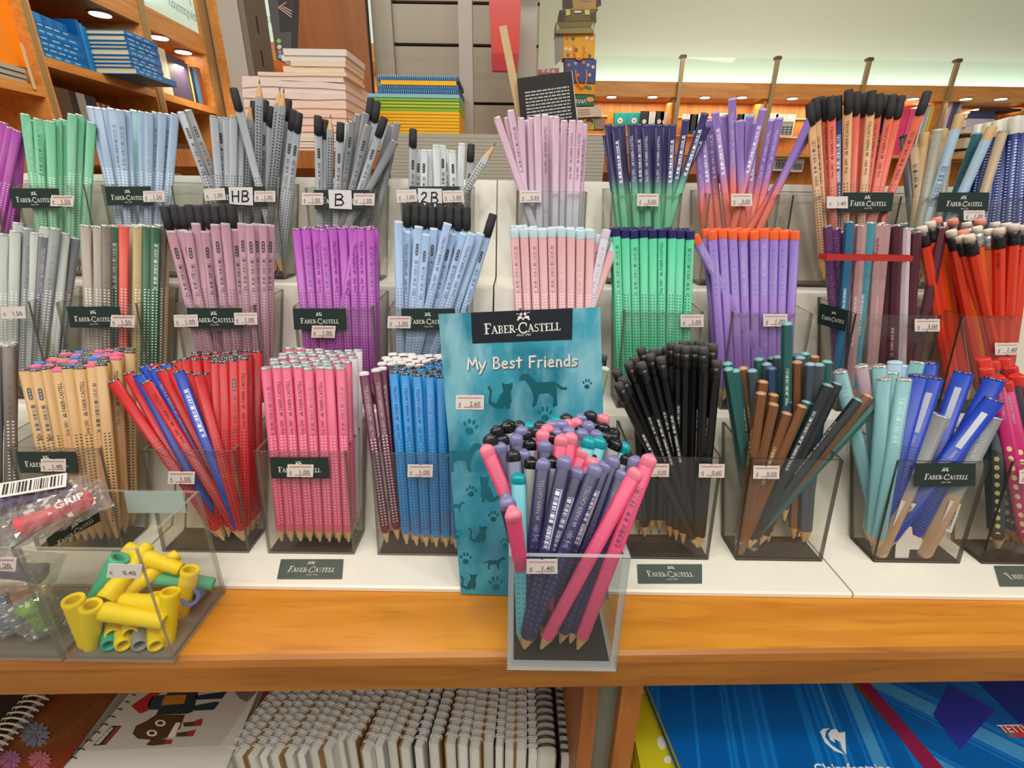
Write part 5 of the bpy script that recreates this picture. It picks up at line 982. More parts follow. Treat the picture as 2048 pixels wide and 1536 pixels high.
def pouch(c, size, rot, col, label, bar=False, grip=True):
    """transparent film bag round a rubber eraser"""
    r_ = empty('wrapped_eraser', c, label, 'eraser', 'film-wrapped erasers'); R3 = Matrix.Rotation(rot[2], 3, 'Z') @ Matrix.Rotation(rot[1], 3, 'Y') @ Matrix.Rotation(rot[0], 3, 'X'); rg = random.Random(int(abs(c[0]) * 1e5 + abs(c[2]) * 1e4))
    mb = MB(); nx, ny = 22, 12; L_, W_, H_ = size
    for sgn in (1, -1):
        b = len(mb.v)
        for i in range(nx + 1):
            for j in range(ny + 1):
                u, v = i / nx * 2 - 1, j / ny * 2 - 1; h = max(0, (1 - abs(u) ** 3.0)) ** .6 * max(0, (1 - v * v)) ** .5 * H_ / 2; h *= 1 + rg.uniform(-.35, .25)
                p = V((u * L_ / 2, v * W_ / 2 * (1 + .05 * rg.uniform(-1, 1)), sgn * h + rg.uniform(-.0006, .0006))); mb.v.append(tuple(V(c) + R3 @ p))
        for i in range(nx):
            for j in range(ny): k = b + i * (ny + 1) + j; mb.f.append((k, k + 1, k + ny + 2, k + ny + 1)); mb.m.append(0)
    mb.build('film_wrap', FILM, r_)
    mb = MB(); pts = [V(c) + R3 @ V((u * L_ * .36, 0, 0)) for u in (-1, -.9, -.3, .3, .9, 1)]; rr = min(W_, H_) * .36; mb.tube(pts, [rr * .55, rr * 1.1, rr * .8, rr * .8, rr * 1.0, rr * .5], 12); mb.build('eraser_body', M('eraser_' + col[0], col[1], .4), r_, True)
    n = R3 @ V((0, 0, 1)); X = R3 @ V((1, 0, 0)); Yv = R3 @ V((0, 1, 0))
    if grip:
        mb = MB(); A = V(c) + n * (rr + .0012) + X * L_ * .02 - Yv * .003; text3d(mb, 'GRIP', A, A + X * L_ * .28, n, bold=.03); mb.build('lettering', WHITE, r_)
    if bar:
        mb = MB(); o = V(c) + n * (H_ * .5 + .001) + Yv * W_ * .08; q = [o + X * a * L_ * .32 + Yv * b_ * W_ * .26 for a, b_ in ((-1, -1), (1, -1), (1, 1), (-1, 1))]; mb.slab(q, n, .0002); st = mb.build('barcode_sticker', TAGW, r_)
        mb = MB(); x = -.85
        while x < .85:
            w_ = rg.choice((.02, .03, .06)); q = [o + n * .0004 + X * a * L_ * .32 + Yv * b_ * W_ * .26 for a, b_ in ((x, -.7), (x + w_, -.7), (x + w_, .75), (x, .75))]; mb.add(q, [(0, 1, 2, 3)]); x += w_ + rg.choice((.03, .04, .07))
        mb.build('barcode', INK, st)
PUR, REDE, GRN_ = ('purple', (84, 54, 132)), ('red', (232, 84, 92)), ('green', (136, 190, 40))
pouch(tuple(onY(.262, (112, 1026))), (.056, .026, .019), (.5, -.12, .82), REDE, 'red eraser in clear film lying on top of the left bin')
pouch(tuple(onY(.280, (72, 992))), (.054, .026, .016), (.35, .10, .62), PUR, 'purple eraser in clear film with a barcode sticker, on top of the left bin', True, False)
pouch((-.366, .250, 1.073), (.05, .026, .018), (.5, .0, .4), PUR, 'purple eraser in clear film at the left picture edge', False, False)
pouch((-.348, .262, 1.052), (.052, .028, .02), (.9, .3, .2), ('violet_grey', (126, 116, 150)), 'violet grey eraser in clear film in the middle of the left bin', False, False)
pouch((-.330, .250, 1.024), (.034, .028, .02), (1.3, 1.3, .2), GRN_, 'lime green eraser in clear film at the bottom right of the left bin', False, False)
pouch((-.355, .252, 1.024), (.034, .028, .02), (1.2, 1.1, -.2), ('blue_grey', (126, 140, 160)), 'blue grey eraser in clear film at the bottom middle of the left bin', False, False)
pouch((-.371, .256, 1.020), (.03, .022, .016), (1.2, 1.3, 0), GRN_, 'lime green eraser in clear film at the bottom left of the left bin', False, False)

# ------------------------------------------------------------------ shelf below: ring-bound books and pads
WIRE = M('white_wire', (214, 216, 214), .25); WIREK = M('black_wire', (30, 30, 32), .3); PAPER = M('paper_block', (222, 222, 212), .7); PAPERC = M('cream_paper', (206, 196, 160), .7); BLKC = M('black_cover', (26, 26, 30), .5); KRAFT = M('kraft_cover', (160, 128, 82), .7)
BRD = [M('grey_board_cover', (168, 168, 160), .6), KRAFT, M('white_board_cover', (214, 214, 206), .6), BLKC]
zt = .8
front_lab = {0: 'leftmost upright ring-bound book on the lower shelf'}
xsn = [(452, 1510), (476, 1510), (500, 1512), (524, 1512), (548, 1510), (574, 1508), (600, 1508), (627, 1500), (652, 1496), (678, 1480), (702, 1480), (730, 1500), (756, 1490), (784, 1482), (808, 1494), (836, 1492), (868, 1485), (899, 1485), (925, 1488), (950, 1496), (976, 1482), (998, 1490), (1020, 1498), (1042, 1500), (1066, 1506), (1095, 1510), (1130, 1520), (1152, 1525)]
def ring_book(p, i, wire, cov, th=.0125):
    A = onZ(zt, p); top_px = (p[0] + (1010 - p[0]) * .30 - 0, 1385) if False else None
    # spine direction fans slightly: seen at the desk edge (y 1385) the books sit at x = 540 + .80 * (x - 452)
    B = onZ(zt, (548 + (p[0] - 452) * .84, 1385)); d = (B - A); d.z = 0; d.normalize(); s_ = V((d.y, -d.x, 0)); L_ = .21
    name = 'ring_bound_book'
    lab = ('%s upright ring-bound book from the left on the lower shelf' % ORD[i]) if i < 20 else ('%s upright ring-bound book from the wooden divider on the lower shelf' % ORD[len(xsn) - 1 - i])
    r_ = empty(name, A - V((0, 0, .15)), lab, 'notebook', 'upright ring-bound books on the lower shelf')
    def bx_(s0, s1, z0_, z1_, y0_, y1_, nm, m_):
        c = [A + d * y + s_ * s + V((0, 0, z)) for z in (z0_, z1_) for s, y in ((s0, y0_), (s1, y0_), (s1, y1_), (s0, y1_))]; MB().hexa(c).build(nm, m_, r_)
    bx_(-th / 2 + .0012, th / 2 - .0012, -.15, -.004, .001, L_, 'page_block', PAPER if i % 3 else M('white_pages', (232, 232, 226), .7))
    bx_(-th / 2, -th / 2 + .0012, -.152, -.001, 0, L_ + .001, 'front_cover', cov); bx_(th / 2 - .0012, th / 2, -.152, -.001, 0, L_ + .001, 'back_cover', BRD[(i * 7) % 3])
    mb = MB(); k = 0; y = .006 + R.uniform(0, .003); rr = th * .56
    while y < .12:
        for dy in (0, .0016):
            mb.tube([A + d * (y + dy) + s_ * math.cos(a) * rr + V((0, 0, -.003 + math.sin(a) * rr * .62)) for a in (-.35, .2, .8, 1.57, 2.34, 2.94, 3.49)], .0006, 5, 0, False)
        y += .0074
    mb.build('wire_binding', wire, r_)
for i, p in enumerate(xsn): ring_book(p, i, WIREK if i in (25, 26, 27) else WIRE, BRD[3] if i in (26, 15, 21, 24) else BRD[(i * 5) % 3], .018 if i == 25 else (.0095 if i in (21, 22, 26, 27) else .0110))
# flat books at the left
def flat_book(px, z, th, label, cover, cat='notebook', page=PAPER, name='ring_bound_book', n=1, gap=.0):
    q = [onZ(z, p) for p in px]; r_ = empty(name, sum(q, V()) / 4 - V((0, 0, th)), label, cat)
    dn = V((0, 0, -1)); MB().slab(q, dn, .0012).build('cover', cover, r_)
    c = sum(q, V()) / 4; q2 = [c + (p - c) * .985 - V((0, 0, .0013)) for p in q]; MB().slab(q2, dn, th - .0028).build('page_block', page, r_)
    q3 = [p - V((0, 0, th - .0012)) for p in q]; MB().slab(q3, dn, .0012).build('back_cover', cover, r_); return r_, q
GREYC = M('grey_white_cover', (196, 192, 180), .5)
rb, q = flat_book([(118, 1545), (452, 1536), (530, 1350), (300, 1350)], .8, .012, 'white ring-bound book with printed robots on its cover, lying flat on the lower shelf', M('white_cover', (214, 210, 202), .45))
rb2, _ = flat_book([(118, 1549), (452, 1540), (530, 1353), (300, 1353)], .7855, .012, 'white ring-bound book lying directly under the robot book', M('white_cover', (214, 210, 202), .45))
rp = Plane((0, 0, .8), (0, 0, 1))
slab_px('cover_print', rp, [(163, 1502), (440, 1492), (520, 1372), (268, 1376)], GREYC, rb, .0001, .0001)
def rpoly(pts, m_, nm='robot_print', off=.0004): mb = MB(); mb.poly([rp.hit(p, off) for p in pts]); return mb.build(nm, m_, rb)
DKR, BRR, RDR, TNR = M('print_slate', (34, 52, 56), .5), M('print_brown', (84, 56, 30), .5), M('print_red', (170, 44, 44), .5), M('print_orange', (190, 124, 44), .5)
rpoly([(312, 1430), (336, 1384), (398, 1382), (386, 1424), (374, 1428)], DKR); rpoly([(322, 1412), (330, 1392), (374, 1390), (368, 1408)], TNR, off=.0006); rpoly([(296, 1408), (306, 1392), (334, 1390), (326, 1420), (298, 1420)], M('print_dark_blue', (40, 60, 80), .5)); rpoly([(262, 1412), (280, 1400), (300, 1386), (322, 1386), (304, 1400), (296, 1422), (280, 1428)], RDR)
rpoly([(390, 1392), (446, 1384), (454, 1384), (444, 1398), (392, 1400)], DKR); rpoly([(386, 1412), (430, 1404), (440, 1404), (428, 1420), (388, 1422)], DKR)
rpoly([(265, 1468), (272, 1452), (290, 1444), (312, 1430), (370, 1430), (360, 1458), (330, 1478), (300, 1480), (276, 1478)], BRR); rpoly([(336, 1474), (352, 1446), (362, 1446), (348, 1476)], M('print_white2', (226, 224, 214), .5), off=.0006)
for cx_0, cy_0 in ((304, 1467), (321, 1447)):
    for rr_, m_ in ((11, M('print_white2', (226, 224, 214), .5)), (6, BRR)):
        rpoly([(cx_0 + rr_ * math.cos(k * math.pi / 5), cy_0 + rr_ * .62 * math.sin(k * math.pi / 5)) for k in range(10)], m_, off=.0006 if rr_ == 11 else .0008)
rpoly([(366, 1446), (400, 1442), (406, 1438), (402, 1452), (368, 1454)], BRR); rpoly([(392, 1441), (405, 1438), (401, 1452), (389, 1452)], RDR, off=.0006); rpoly([(354, 1466), (386, 1462), (392, 1460), (386, 1473), (352, 1474)], BRR); rpoly([(378, 1463), (392, 1460), (386, 1473), (374, 1473)], RDR, off=.0006); rpoly([(292, 1490), (304, 1478), (345, 1480), (340, 1488), (304, 1492)], BRR); rpoly([(332, 1480), (346, 1480), (342, 1489), (328, 1489)], RDR, off=.0006)
rpoly([(186, 1492), (222, 1452), (244, 1452), (212, 1490)], DKR, 'title_print'); rpoly([(191, 1489), (222, 1456), (228, 1456), (199, 1489)], GREYC, 'title_print', .0006); rpoly([(206, 1488), (234, 1454), (241, 1454), (212, 1488)], RDR, 'title_print', .0006)
mb = MB(); text_px(mb, rp, 'RETRO', (196, 1490), (226, 1454), .0009, hs=.7); mb.build('lettering', M('print_white2', (226, 224, 214), .5), rb)
rpoly([(466, 1380), (480, 1376), (516, 1374), (512, 1386), (494, 1404), (480, 1398)], M('print_taupe', (120, 110, 98), .5))
mb = MB(); A, B = onZ(.8, (122, 1538)), onZ(.8, (300, 1352)); d = (B - A).normalized(); s_ = V((d.y, -d.x, 0)); y = .01
while y < (B - A).length: mb.tube([A + d * y + s_ * (.002 - math.cos(a) * .006) + V((0, 0, math.sin(a) * .005 - .004)) for a in (.1, .7, 1.57, 2.4, 3.0)], .0006, 4); y += .0078
mb.build('wire_binding', WIREK, rb)
# floral covered book and the black ring-bound one at the very left
def floral():
    mt = bpy.data.materials.new('floral_print'); t = NT(mt); tc = t.add('ShaderNodeTexCoord'); vz = t.add('ShaderNodeTexVoronoi'); vz.inputs['Scale'].default_value = 28; t.link(tc.outputs['Object'], vz.inputs[0])
    cr = t.add('ShaderNodeValToRGB'); e = cr.color_ramp.elements; e[0].position = 0; e[0].color = lin((100, 30, 22)); e[1].position = 1; e[1].color = lin((150, 100, 130))
    for p_, c in ((.3, (140, 40, 24)), (.55, (110, 66, 30)), (.72, (178, 88, 30)), (.85, (120, 130, 150))): x = e.new(p_); x.color = lin(c)
    nz = t.add('ShaderNodeTexNoise'); nz.inputs['Scale'].default_value = 22; nz.inputs['Detail'].default_value = 5; t.link(tc.outputs['Object'], nz.inputs[0]); t.link(nz.outputs[0], cr.inputs[0]); t.link(cr.outputs[0], t.b.inputs['Base Color']); return mt
fb, _ = flat_book([(-40, 1545), (116, 1545), (262, 1350), (110, 1350)], .802, .02, 'book with a dark red floral cover, left of the robot book', floral(), 'book', name='floral_book')
fp = Plane((0, 0, .802), (0, 0, 1)); fl_ = [M('petal_grey', (118, 124, 138), .6), M('petal_mauve', (150, 92, 126), .6), M('petal_pink', (176, 96, 110), .6)]
for cx_0, cy_0, s0, m_ in ((70, 1470, 34, 0), (20, 1520, 26, 1), (80, 1522, 26, 2), (52, 1440, 18, 0)):
    mb = MB()
    for rr_, nn, of in ((1, 7, .0003), (.62, 6, .0010), (.3, 5, .0018)):
        for k in range(nn): a0 = 2 * math.pi * k / nn + rr_; mb.poly([fp.hit((cx_0 + s0 * rr_ * (math.cos(a0 + b) * (1 if i_ % 2 else .75)), cy_0 + s0 * .8 * rr_ * (math.sin(a0 + b) * (1 if i_ % 2 else .75))), of + .0002 * k) for i_, b in enumerate((-.42, -.2, 0, .2, .42))] + [fp.hit((cx_0, cy_0), of)])
    mb.build('printed_flower', fl_[m_], fb)
kb, _ = flat_book([(-150, 1500), (-40, 1530), (110, 1352), (-60, 1352)], .81, .02, 'black ring-bound book with double wire loops at the far left of the lower shelf', BLKC)
mb = MB()
for k in range(16):
    A = onZ(.811, (-60 + k * 10.5, 1530 - k * 11.2)); 
    for dx in (0, .0035): mb.tube([A + V((dx - .012 + .012 * (1 - math.cos(a)), 0, .007 * math.sin(a) - .003)) for a in (0, .8, 1.57, 2.3, 3.1)], .0008, 5)
mb.build('wire_binding', M('cream_wire', (206, 196, 170), .3), kb)
# pads at the right
def blue_print(name, ang=0.0):
    mt = bpy.data.materials.new(name); t = NT(mt); tc = t.add('ShaderNodeTexCoord'); mp = t.add('ShaderNodeMapping'); mp.inputs['Rotation'].default_value = (0, 0, ang); t.link(tc.outputs['Object'], mp.inputs[0])
    wv = t.add('ShaderNodeTexNoise'); wv.noise_dimensions = '1D'; sp = t.add('ShaderNodeSeparateXYZ'); t.link(mp.outputs[0], sp.inputs[0]); t.link(sp.outputs[0], wv.inputs['W']); wv.inputs['Scale'].default_value = 30; wv.inputs['Detail'].default_value = 2
    cr = t.add('ShaderNodeValToRGB'); cr.color_ramp.interpolation = 'CONSTANT'; e = cr.color_ramp.elements; e[0].color = lin((0, 96, 176)); e[1].position = .62; e[1].color = lin((70, 150, 206)); x = e.new(.5); x.color = lin((14, 122, 204)); x = e.new(.56); x.color = lin((8, 104, 186))
    t.link(wv.outputs[0], cr.inputs[0]); t.link(cr.outputs[0], t.b.inputs['Base Color']); t.b.inputs['Roughness'].default_value = .25; return mt
zp = .835; pp = Plane((0, 0, zp), (0, 0, 1))
pad, _ = flat_book([(1378, 1575), (1890, 1575), (1680, 1340), (1282, 1340)], zp, .012, 'blue paper pad with white emblem, lying on the lower shelf', blue_print('blue_cover', .25), 'paper pad', M('yellow_board', (206, 196, 24), .5), 'paper_pad')
YB = M('yellow_board', (206, 196, 24), .5)
for k in range(3):
    z_ = zp - .0135 - k * .0095
    yp, _ = flat_book([(1290 - k * 8, 1580), (1880, 1580), (1680, 1335), (1240 - k * 2, 1335)], z_, .009, ('yellow punched folder directly under the blue pad', 'yellow punched folder second under the blue pad', 'yellow punched folder lowest under the blue pad')[k], YB, 'folder', YB, 'punched_folder')
    if k == 0:
        f_ = Plane((0, 0, z_), (0, 0, 1))
        for (x, y, a, b) in ((1323, 1486, 9, 14), (1335, 1520, 8, 8), (1283, 1384, 7, 5)): mb = MB(); mb.poly([f_.hit((x + a * math.cos(j * .524) + (b - 8) * .3 * math.sin(j * .524), y + b * math.sin(j * .524)), .0005) for j in range(12)]); mb.build('punched_hole', M('hole_pale', (226, 226, 210), .6), yp)
LG = M('logo_white', (232, 236, 240), .5)
def ppoly(pts, nm='emblem', m_=LG, off=.0004, par=None): mb = MB(); mb.poly([pp.hit(p, off) for p in pts]); return mb.build(nm, m_, par or pad)
ppoly([(1640, 1464), (1646, 1458), (1660, 1457), (1652, 1462), (1650, 1474), (1662, 1490), (1680, 1502), (1690, 1510), (1668, 1502), (1650, 1486)])
ppoly([(1656, 1468), (1662, 1460), (1672, 1458), (1678, 1466), (1690, 1464), (1691, 1492), (1693, 1510), (1684, 1498), (1680, 1484), (1668, 1478), (1670, 1486), (1660, 1480)])
mb = MB(); text_px(mb, pp, 'Clairefontaine', (1634, 1547), (1790, 1547), .0004, bold=.02, hs=.9); mb.build('lettering', LG, pad)
pad2, _ = flat_book([(1925, 1580), (2500, 1580), (2300, 1335), (1712, 1335)], zp, .012, 'dark blue glossy pad with a magenta edge at the right of the lower shelf', blue_print('royal_cover', -.9), 'paper pad', M('violet_pages', (60, 50, 130), .5), 'paper_pad')
ppoly([(1880, 1580), (1925, 1580), (1712, 1335), (1692, 1335)], 'edge_strip', M('magenta_edge', (140, 24, 74), .5), .0003, pad2)
ppoly([(1866, 1430), (1898, 1370), (1990, 1420), (1920, 1500)], 'cover_print', M('violet_blue', (44, 54, 160), .3), .0003, pad2); ppoly([(1940, 1350), (2100, 1350), (2100, 1440), (2040, 1448)], 'cover_print', M('deep_blue', (22, 50, 140), .3), .0003, pad2)
for y0_, m_ in ((1450, M('label_red', (206, 50, 48), .5)),): ppoly([(1996, 1452), (2090, 1450), (2110, 1476), (2018, 1476)], 'title_label', m_, .0005, pad2)
ppoly([(2008, 1466), (2028, 1466), (2034, 1476), (2018, 1476)], 'title_label', M('print_taupe', (120, 110, 98), .5), .0007, pad2)
mb = MB(); text_px(mb, pp, 'TETTI', (2006, 1466), (2056, 1465), .0009, bold=.02); mb.build('lettering', LG, pad2)

# ------------------------------------------------------------------ left wall bookcase
def bxo(nm, a, b, m_, par): return MB().box(a, b).build(nm, m_, par)
BRASS = M('brass_strip', (168, 140, 96), .35, .3); BACKW = wood('case_back_wood', (204, 136, 62), (180, 108, 42), 2, 6, .5)
LAMPM = M('lamp_disc', (255, 250, 240), .5, emit=9); RIMM = M('lamp_rim', (150, 110, 80), .4)
lc = empty('bookcase', (-1.6, 2.2, 0), 'orange wooden bookcase along the left wall with lit upper sign panels', 'bookcase')
bxo('back_panel', (-1.84, .9, 0), (-1.82, 2.79, 1.94), BACKW, lc)
for y0_, y1_ in ((1.735, 1.775), (2.27, 2.325), (2.70, 2.79)):
    bxo('upright', (-1.82, y0_, 0), (-1.5, y1_, 2.3), SHELFW, lc)
    bxo('brass_strip', (-1.4995, y0_ + .012, 0), (-1.497, y1_ - .012, 2.3), BRASS, lc)
bxo('pelmet', (-1.52, 1.775, 1.932), (-1.5, 2.27, 2.009), SHELFW, lc); bxo('pelmet', (-1.52, 2.325, 1.932), (-1.5, 2.70, 2.009), SHELFW, lc)
for y0_, y1_ in ((1.775, 2.27), (2.325, 2.70)): bxo('top_board', (-1.82, y0_, 1.932), (-1.521, y1_, 1.95), CAB, lc)
for y0_, y1_, z in ((1.775, 2.27, 1.705), (2.325, 2.70, 1.705), (1.775, 2.27, 1.42), (2.325, 2.70, 1.42), (.95, 1.735, 1.612), (.95, 1.735, 1.28)):
    bxo('shelf_board', (-1.82, y0_, z - .028), (-1.5, y1_, z), SHELFW, lc)
bxo('lower_panel', (-1.82, .95, 0), (-1.52, 2.70, 1.1), CAB, lc)
SIGNM = M('backlit_sign', (206, 226, 212), .5, emit=.35)
sp_ = bxo('sign_panel', (-1.512, 2.335, 2.012), (-1.506, 2.69, 2.40), SIGNM, lc)
spl = Plane((-1.506, 0, 0), (1, 0, 0)); GT = M('sign_grey_print', (150, 160, 158), .6)
mb = MB(); text_px(mb, spl, 'λογοτεχνία', (337, 10), (393, 44), .002, hs=1.35); text_px(mb, spl, 'ική', (361, -8), (380, 4), .002, hs=1.35); mb.build('lettering', GT, sp_)
bxo('sign_panel', (-1.512, 1.79, 2.012), (-1.506, 2.26, 2.40), SIGNM, lc)
def lamp(c, nrm='z', par=None, r_=.034):
    mb = MB(); c = V(c); k = 16
    mb.tube([c + V((0, 0, .002)), c + V((0, 0, -.004))], r_ * 1.18, k); a = mb.build('lamp_rim', RIMM, par); mb = MB(); mb.tube([c + V((0, 0, -.003)), c + V((0, 0, -.0055))], r_, k); mb.build('lamp_disc', LAMPM, a)
for p in ((200, 27), (318, 74), (366, 103)):
    q = onX(-1.60, p); q = onZ(1.931, p); lamp(q, par=lc)
# back wall bookcase, left part (behind the wooden panel)
YL = 2.78
bc = empty('bookcase', (-1.0, YL, 0), 'far bookcase with lit sign at the end of the left aisle', 'bookcase')
bxo('pelmet', (-1.49, YL, 1.934), (-.5, YL + .02, 2.008), SHELFX, bc); bxo('top_board', (-1.49, YL + .021, 1.934), (-.5, YL + .3, 1.95), CAB, bc); bxo('back_panel', (-1.49, YL + .3, 0), (-.5, YL + .32, 1.95), BACKW, bc)
bxo('shelf_board', (-1.45, YL, 1.78), (-.5, YL + .3, 1.80), M('grey_shelf', (170, 160, 150), .4), bc); bxo('shelf_board', (-1.45, YL, 1.5), (-.5, YL + .3, 1.52), SHELFX, bc)
sp_ = bxo('sign_panel', (-1.44, YL + .02, 2.012), (-.5, YL + .024, 2.45), SIGNM, bc); spl = Plane((0, YL + .02, 0), (0, -1, 0))
mb = MB(); text_px(mb, spl, 'παι', (513, 47), (545, 47), .003); mb.build('lettering', GT, sp_)
lamp(onZ(1.933, (519, 124)), par=bc)
bxo('upright', (-1.49, YL - .003, 0), (-1.44, YL + .3, 2.4), SHELFW, bc)

# books
PG = M('page_cream', (226, 214, 182), .7); PGW = M('page_white', (226, 222, 214), .7)
def lay(x0, x1, y0, y1, z, th, cover, label, group, spine='x', page=PG, slant=0):
    """book lying flat; spine towards +x or the front"""
    r_ = empty('book', ((x0 + x1) / 2, (y0 + y1) / 2, z), label, 'book', group); c_ = .0018
    mb = MB(); mb.box((x0, y0, z), (x1, y1, z + c_)); mb.box((x0, y0, z + th - c_), (x1, y1, z + th))
    if spine == 'x': mb.box((x1 - c_, y0, z + c_), (x1, y1, z + th - c_))
    elif spine == 'y': mb.box((x0, y0, z + c_), (x1, y0 + c_, z + th - c_))
    mb.build('cover', cover, r_)
    bxo('page_block', (x0 + .001, y0 + (.003 if spine != 'y' else .0022), z + c_ + .0002), (x1 - (.0022 if spine == 'x' else .001), y1 - .003, z + th - c_ - .0002), page, r_)
    return r_
def up(x0, x1, y0, y1, z, h, cover, label, group, face='x', page=PG):
    """book standing, spine towards +x (left case) or -y (back case)"""
    r_ = empty('book', ((x0 + x1) / 2, (y0 + y1) / 2, z), label, 'book', group); c_ = .0016; mb = MB()
    if face == 'x':
        mb.box((x0, y0, z), (x1, y0 + c_, z + h)); mb.box((x0, y1 - c_, z), (x1, y1, z + h)); mb.box((x1 - c_, y0 + c_, z), (x1, y1 - c_, z + h)); pb = ((x0 + .002, y0 + c_ + .0002, z + .002), (x1 - c_ - .0004, y1 - c_ - .0002, z + h - .003))
    else:
        mb.box((x0, y0, z), (x0 + c_, y1, z + h)); mb.box((x1 - c_, y0, z), (x1, y1, z + h)); mb.box((x0 + c_, y0, z), (x1 - c_, y0 + c_, z + h)); pb = ((x0 + c_ + .0002, y0 + c_ + .0004, z + .002), (x1 - c_ - .0002, y1 - .002, z + h - .003))
    mb.build('cover', cover, r_); bxo('page_block', pb[0], pb[1], page, r_); return r_
BL = [M('blue_cover_a', (0, 118, 190), .35), M('blue_cover_b', (10, 96, 168), .35), M('blue_cover_c', (30, 140, 206), .35)]; SPT = M('spine_print', (150, 205, 235), .5)
def spine_text(par, x, y0, y1, z0, z1, vert=False):
    mb = MB(); rg = R
    if not vert:
        zc = (z0 + z1) / 2; y = y0 + .012
        while y < y1 - .03: l = rg.uniform(.012, .03); mb.box((x, y, zc - .0022), (x + .0003, y + l, zc + .0022)); y += l + rg.uniform(.006, .02)
    mb.build('spine_print', SPT, par)
# first stack of blue books (spines to the aisle) and the standing row behind
z = 1.7055
for i, th in enumerate((.017, .016, .015, .016, .019, .016)):
    b = lay(-1.70, -1.512, 1.782, 1.955, z, th - .0004, BL[i % 2], 'blue book lying in the stack beside the first upright, %s from the bottom' % ORD[i], 'blue books stacked on the left bookcase', page=PG); spine_text(b, -1.5118, 1.784, 1.95, z, z + th); z += th
for i in range(8): up(-1.70, -1.535, 1.785 + i * .0195, 1.785 + i * .0195 + .019, z + .0003, .032 - i * .0006, BL[2] if i < 3 else BL[i % 2], 'light blue small book on top of the blue stack, %s from the front' % ORD[i], 'small blue books on top of the stack')
for i in range(3): up(-1.68, -1.515, 1.957 + i * .0135, 1.957 + i * .0135 + .013, 1.7055, .150 - i * .006, BL[(i + 1) % 3], 'upright blue book between the two stacks, %s from the left' % ORD[i], 'upright blue books between the stacks')
z = 1.7055
for i, th in enumerate((.021, .012, .012, .013, .020, .0115, .012, .018, .0155)):
    b = lay(-1.60, -1.385 + (.012 if i == 0 else 0) - .002 * (i % 2), 2.002, 2.17 + .05 * (i == 0), z, th - .0004, BL[i % 2], 'blue book with cream pages forward, %s from the bottom of its stack' % ORD[i], 'blue books stacked with pages forward'); spine_text(b, -1.3848 + (.012 if i == 0 else 0) - .002 * (i % 2), 2.004, 2.16, z, z + th); z += th
# lower shelf dark books
DK_ = [M('brown_cover', (88, 62, 46), .5), M('dark_cover', (40, 34, 34), .5), M('grey_cover', (150, 140, 124), .5), M('navy_cover', (30, 32, 52), .5), M('tan_cover', (170, 118, 60), .5), M('plum_cover', (80, 40, 52), .5)]
z = 1.4205
for i, th in enumerate((.03, .032, .03)): lay(-1.72, -1.52, 1.80, 2.03, z, th, DK_[(2, 1, 2)[i]], 'grey hardback lying under the small dark books, %s from the bottom' % ORD[i], 'grey hardbacks on the second shelf'); z += th + .0005
y = 1.80; seq = [(.06, 0), (.028, 1), (.016, 2), (.02, 2), (.03, 3), (.016, 1)] + [(.0125, (4, 5)[i % 2]) for i in range(15)]
for i, (w_, ci) in enumerate(seq):
    zz = z if y < 2.03 else 1.4205; hh = (.13 if i < 6 else .115) + (0 if zz > 1.43 else .07)
    up(-1.70, -1.525, y, y + w_ - .0008, zz, hh - y * .02 + .02, DK_[ci], 'small dark book on the second shelf of the left bookcase, %s from the left' % (ORD[i] if i < 20 else 'last'), 'small dark books on the second shelf'); y += w_
# second bay upper shelf
y = 2.333; seq = [(.022, 'c'), (.020, 'c'), (.018, 'c'), (.022, 'c')] + [(.0145, 'p')] * 9 + [(.014, 'g'), (.012, 'o'), (.022, 'n'), (.02, 'b'), (.012, 'b'), (.03, 'r')]
CM = {'c': PG, 'p': M('purple_grey_cover', (72, 62, 92), .5), 'g': M('olive_cover', (66, 70, 50), .5), 'o': M('sand_cover', (212, 190, 140), .5), 'n': DK_[3], 'b': M('sky_cover', (60, 140, 190), .5), 'r': M('rust_cover', (160, 58, 30), .5)}
NM = {'c': 'cream', 'p': 'purple grey', 'g': 'olive', 'o': 'sand coloured', 'n': 'navy', 'b': 'sky blue', 'r': 'rust red'}
for i, (w_, c_) in enumerate(seq):
    hh = .175 if i < 4 else (.165 if i < 13 else .155 if i < 15 else .150); hh = hh if c_ != 'r' else .158
    up(-1.69, -1.515, y, y + w_ - .0008, 1.7055, hh, CM[c_], '%s book under the bright lamp, %s from the left on its shelf' % (NM[c_], ORD[i]), 'books on the upper shelf of the second bay'); y += w_
y = 2.34
for i in range(4): lay(-1.70, -1.54, 2.345, 2.55, 1.4205 + i * .025, .0245, DK_[(5, 2, 5, 0)[i]], 'dark book lying low in the second bay, %s from the bottom' % ORD[i], 'dark books lying in the second bay')
for i in range(3): lay(-1.70, -1.53, 2.58, 2.69, 1.4205 + i * .03, .0295, (M('crimson_cover', (130, 30, 56), .5), PGW, PG)[i], 'book in the low pile beside the last upright, %s from the bottom' % ORD[i], 'low pile beside the last upright')
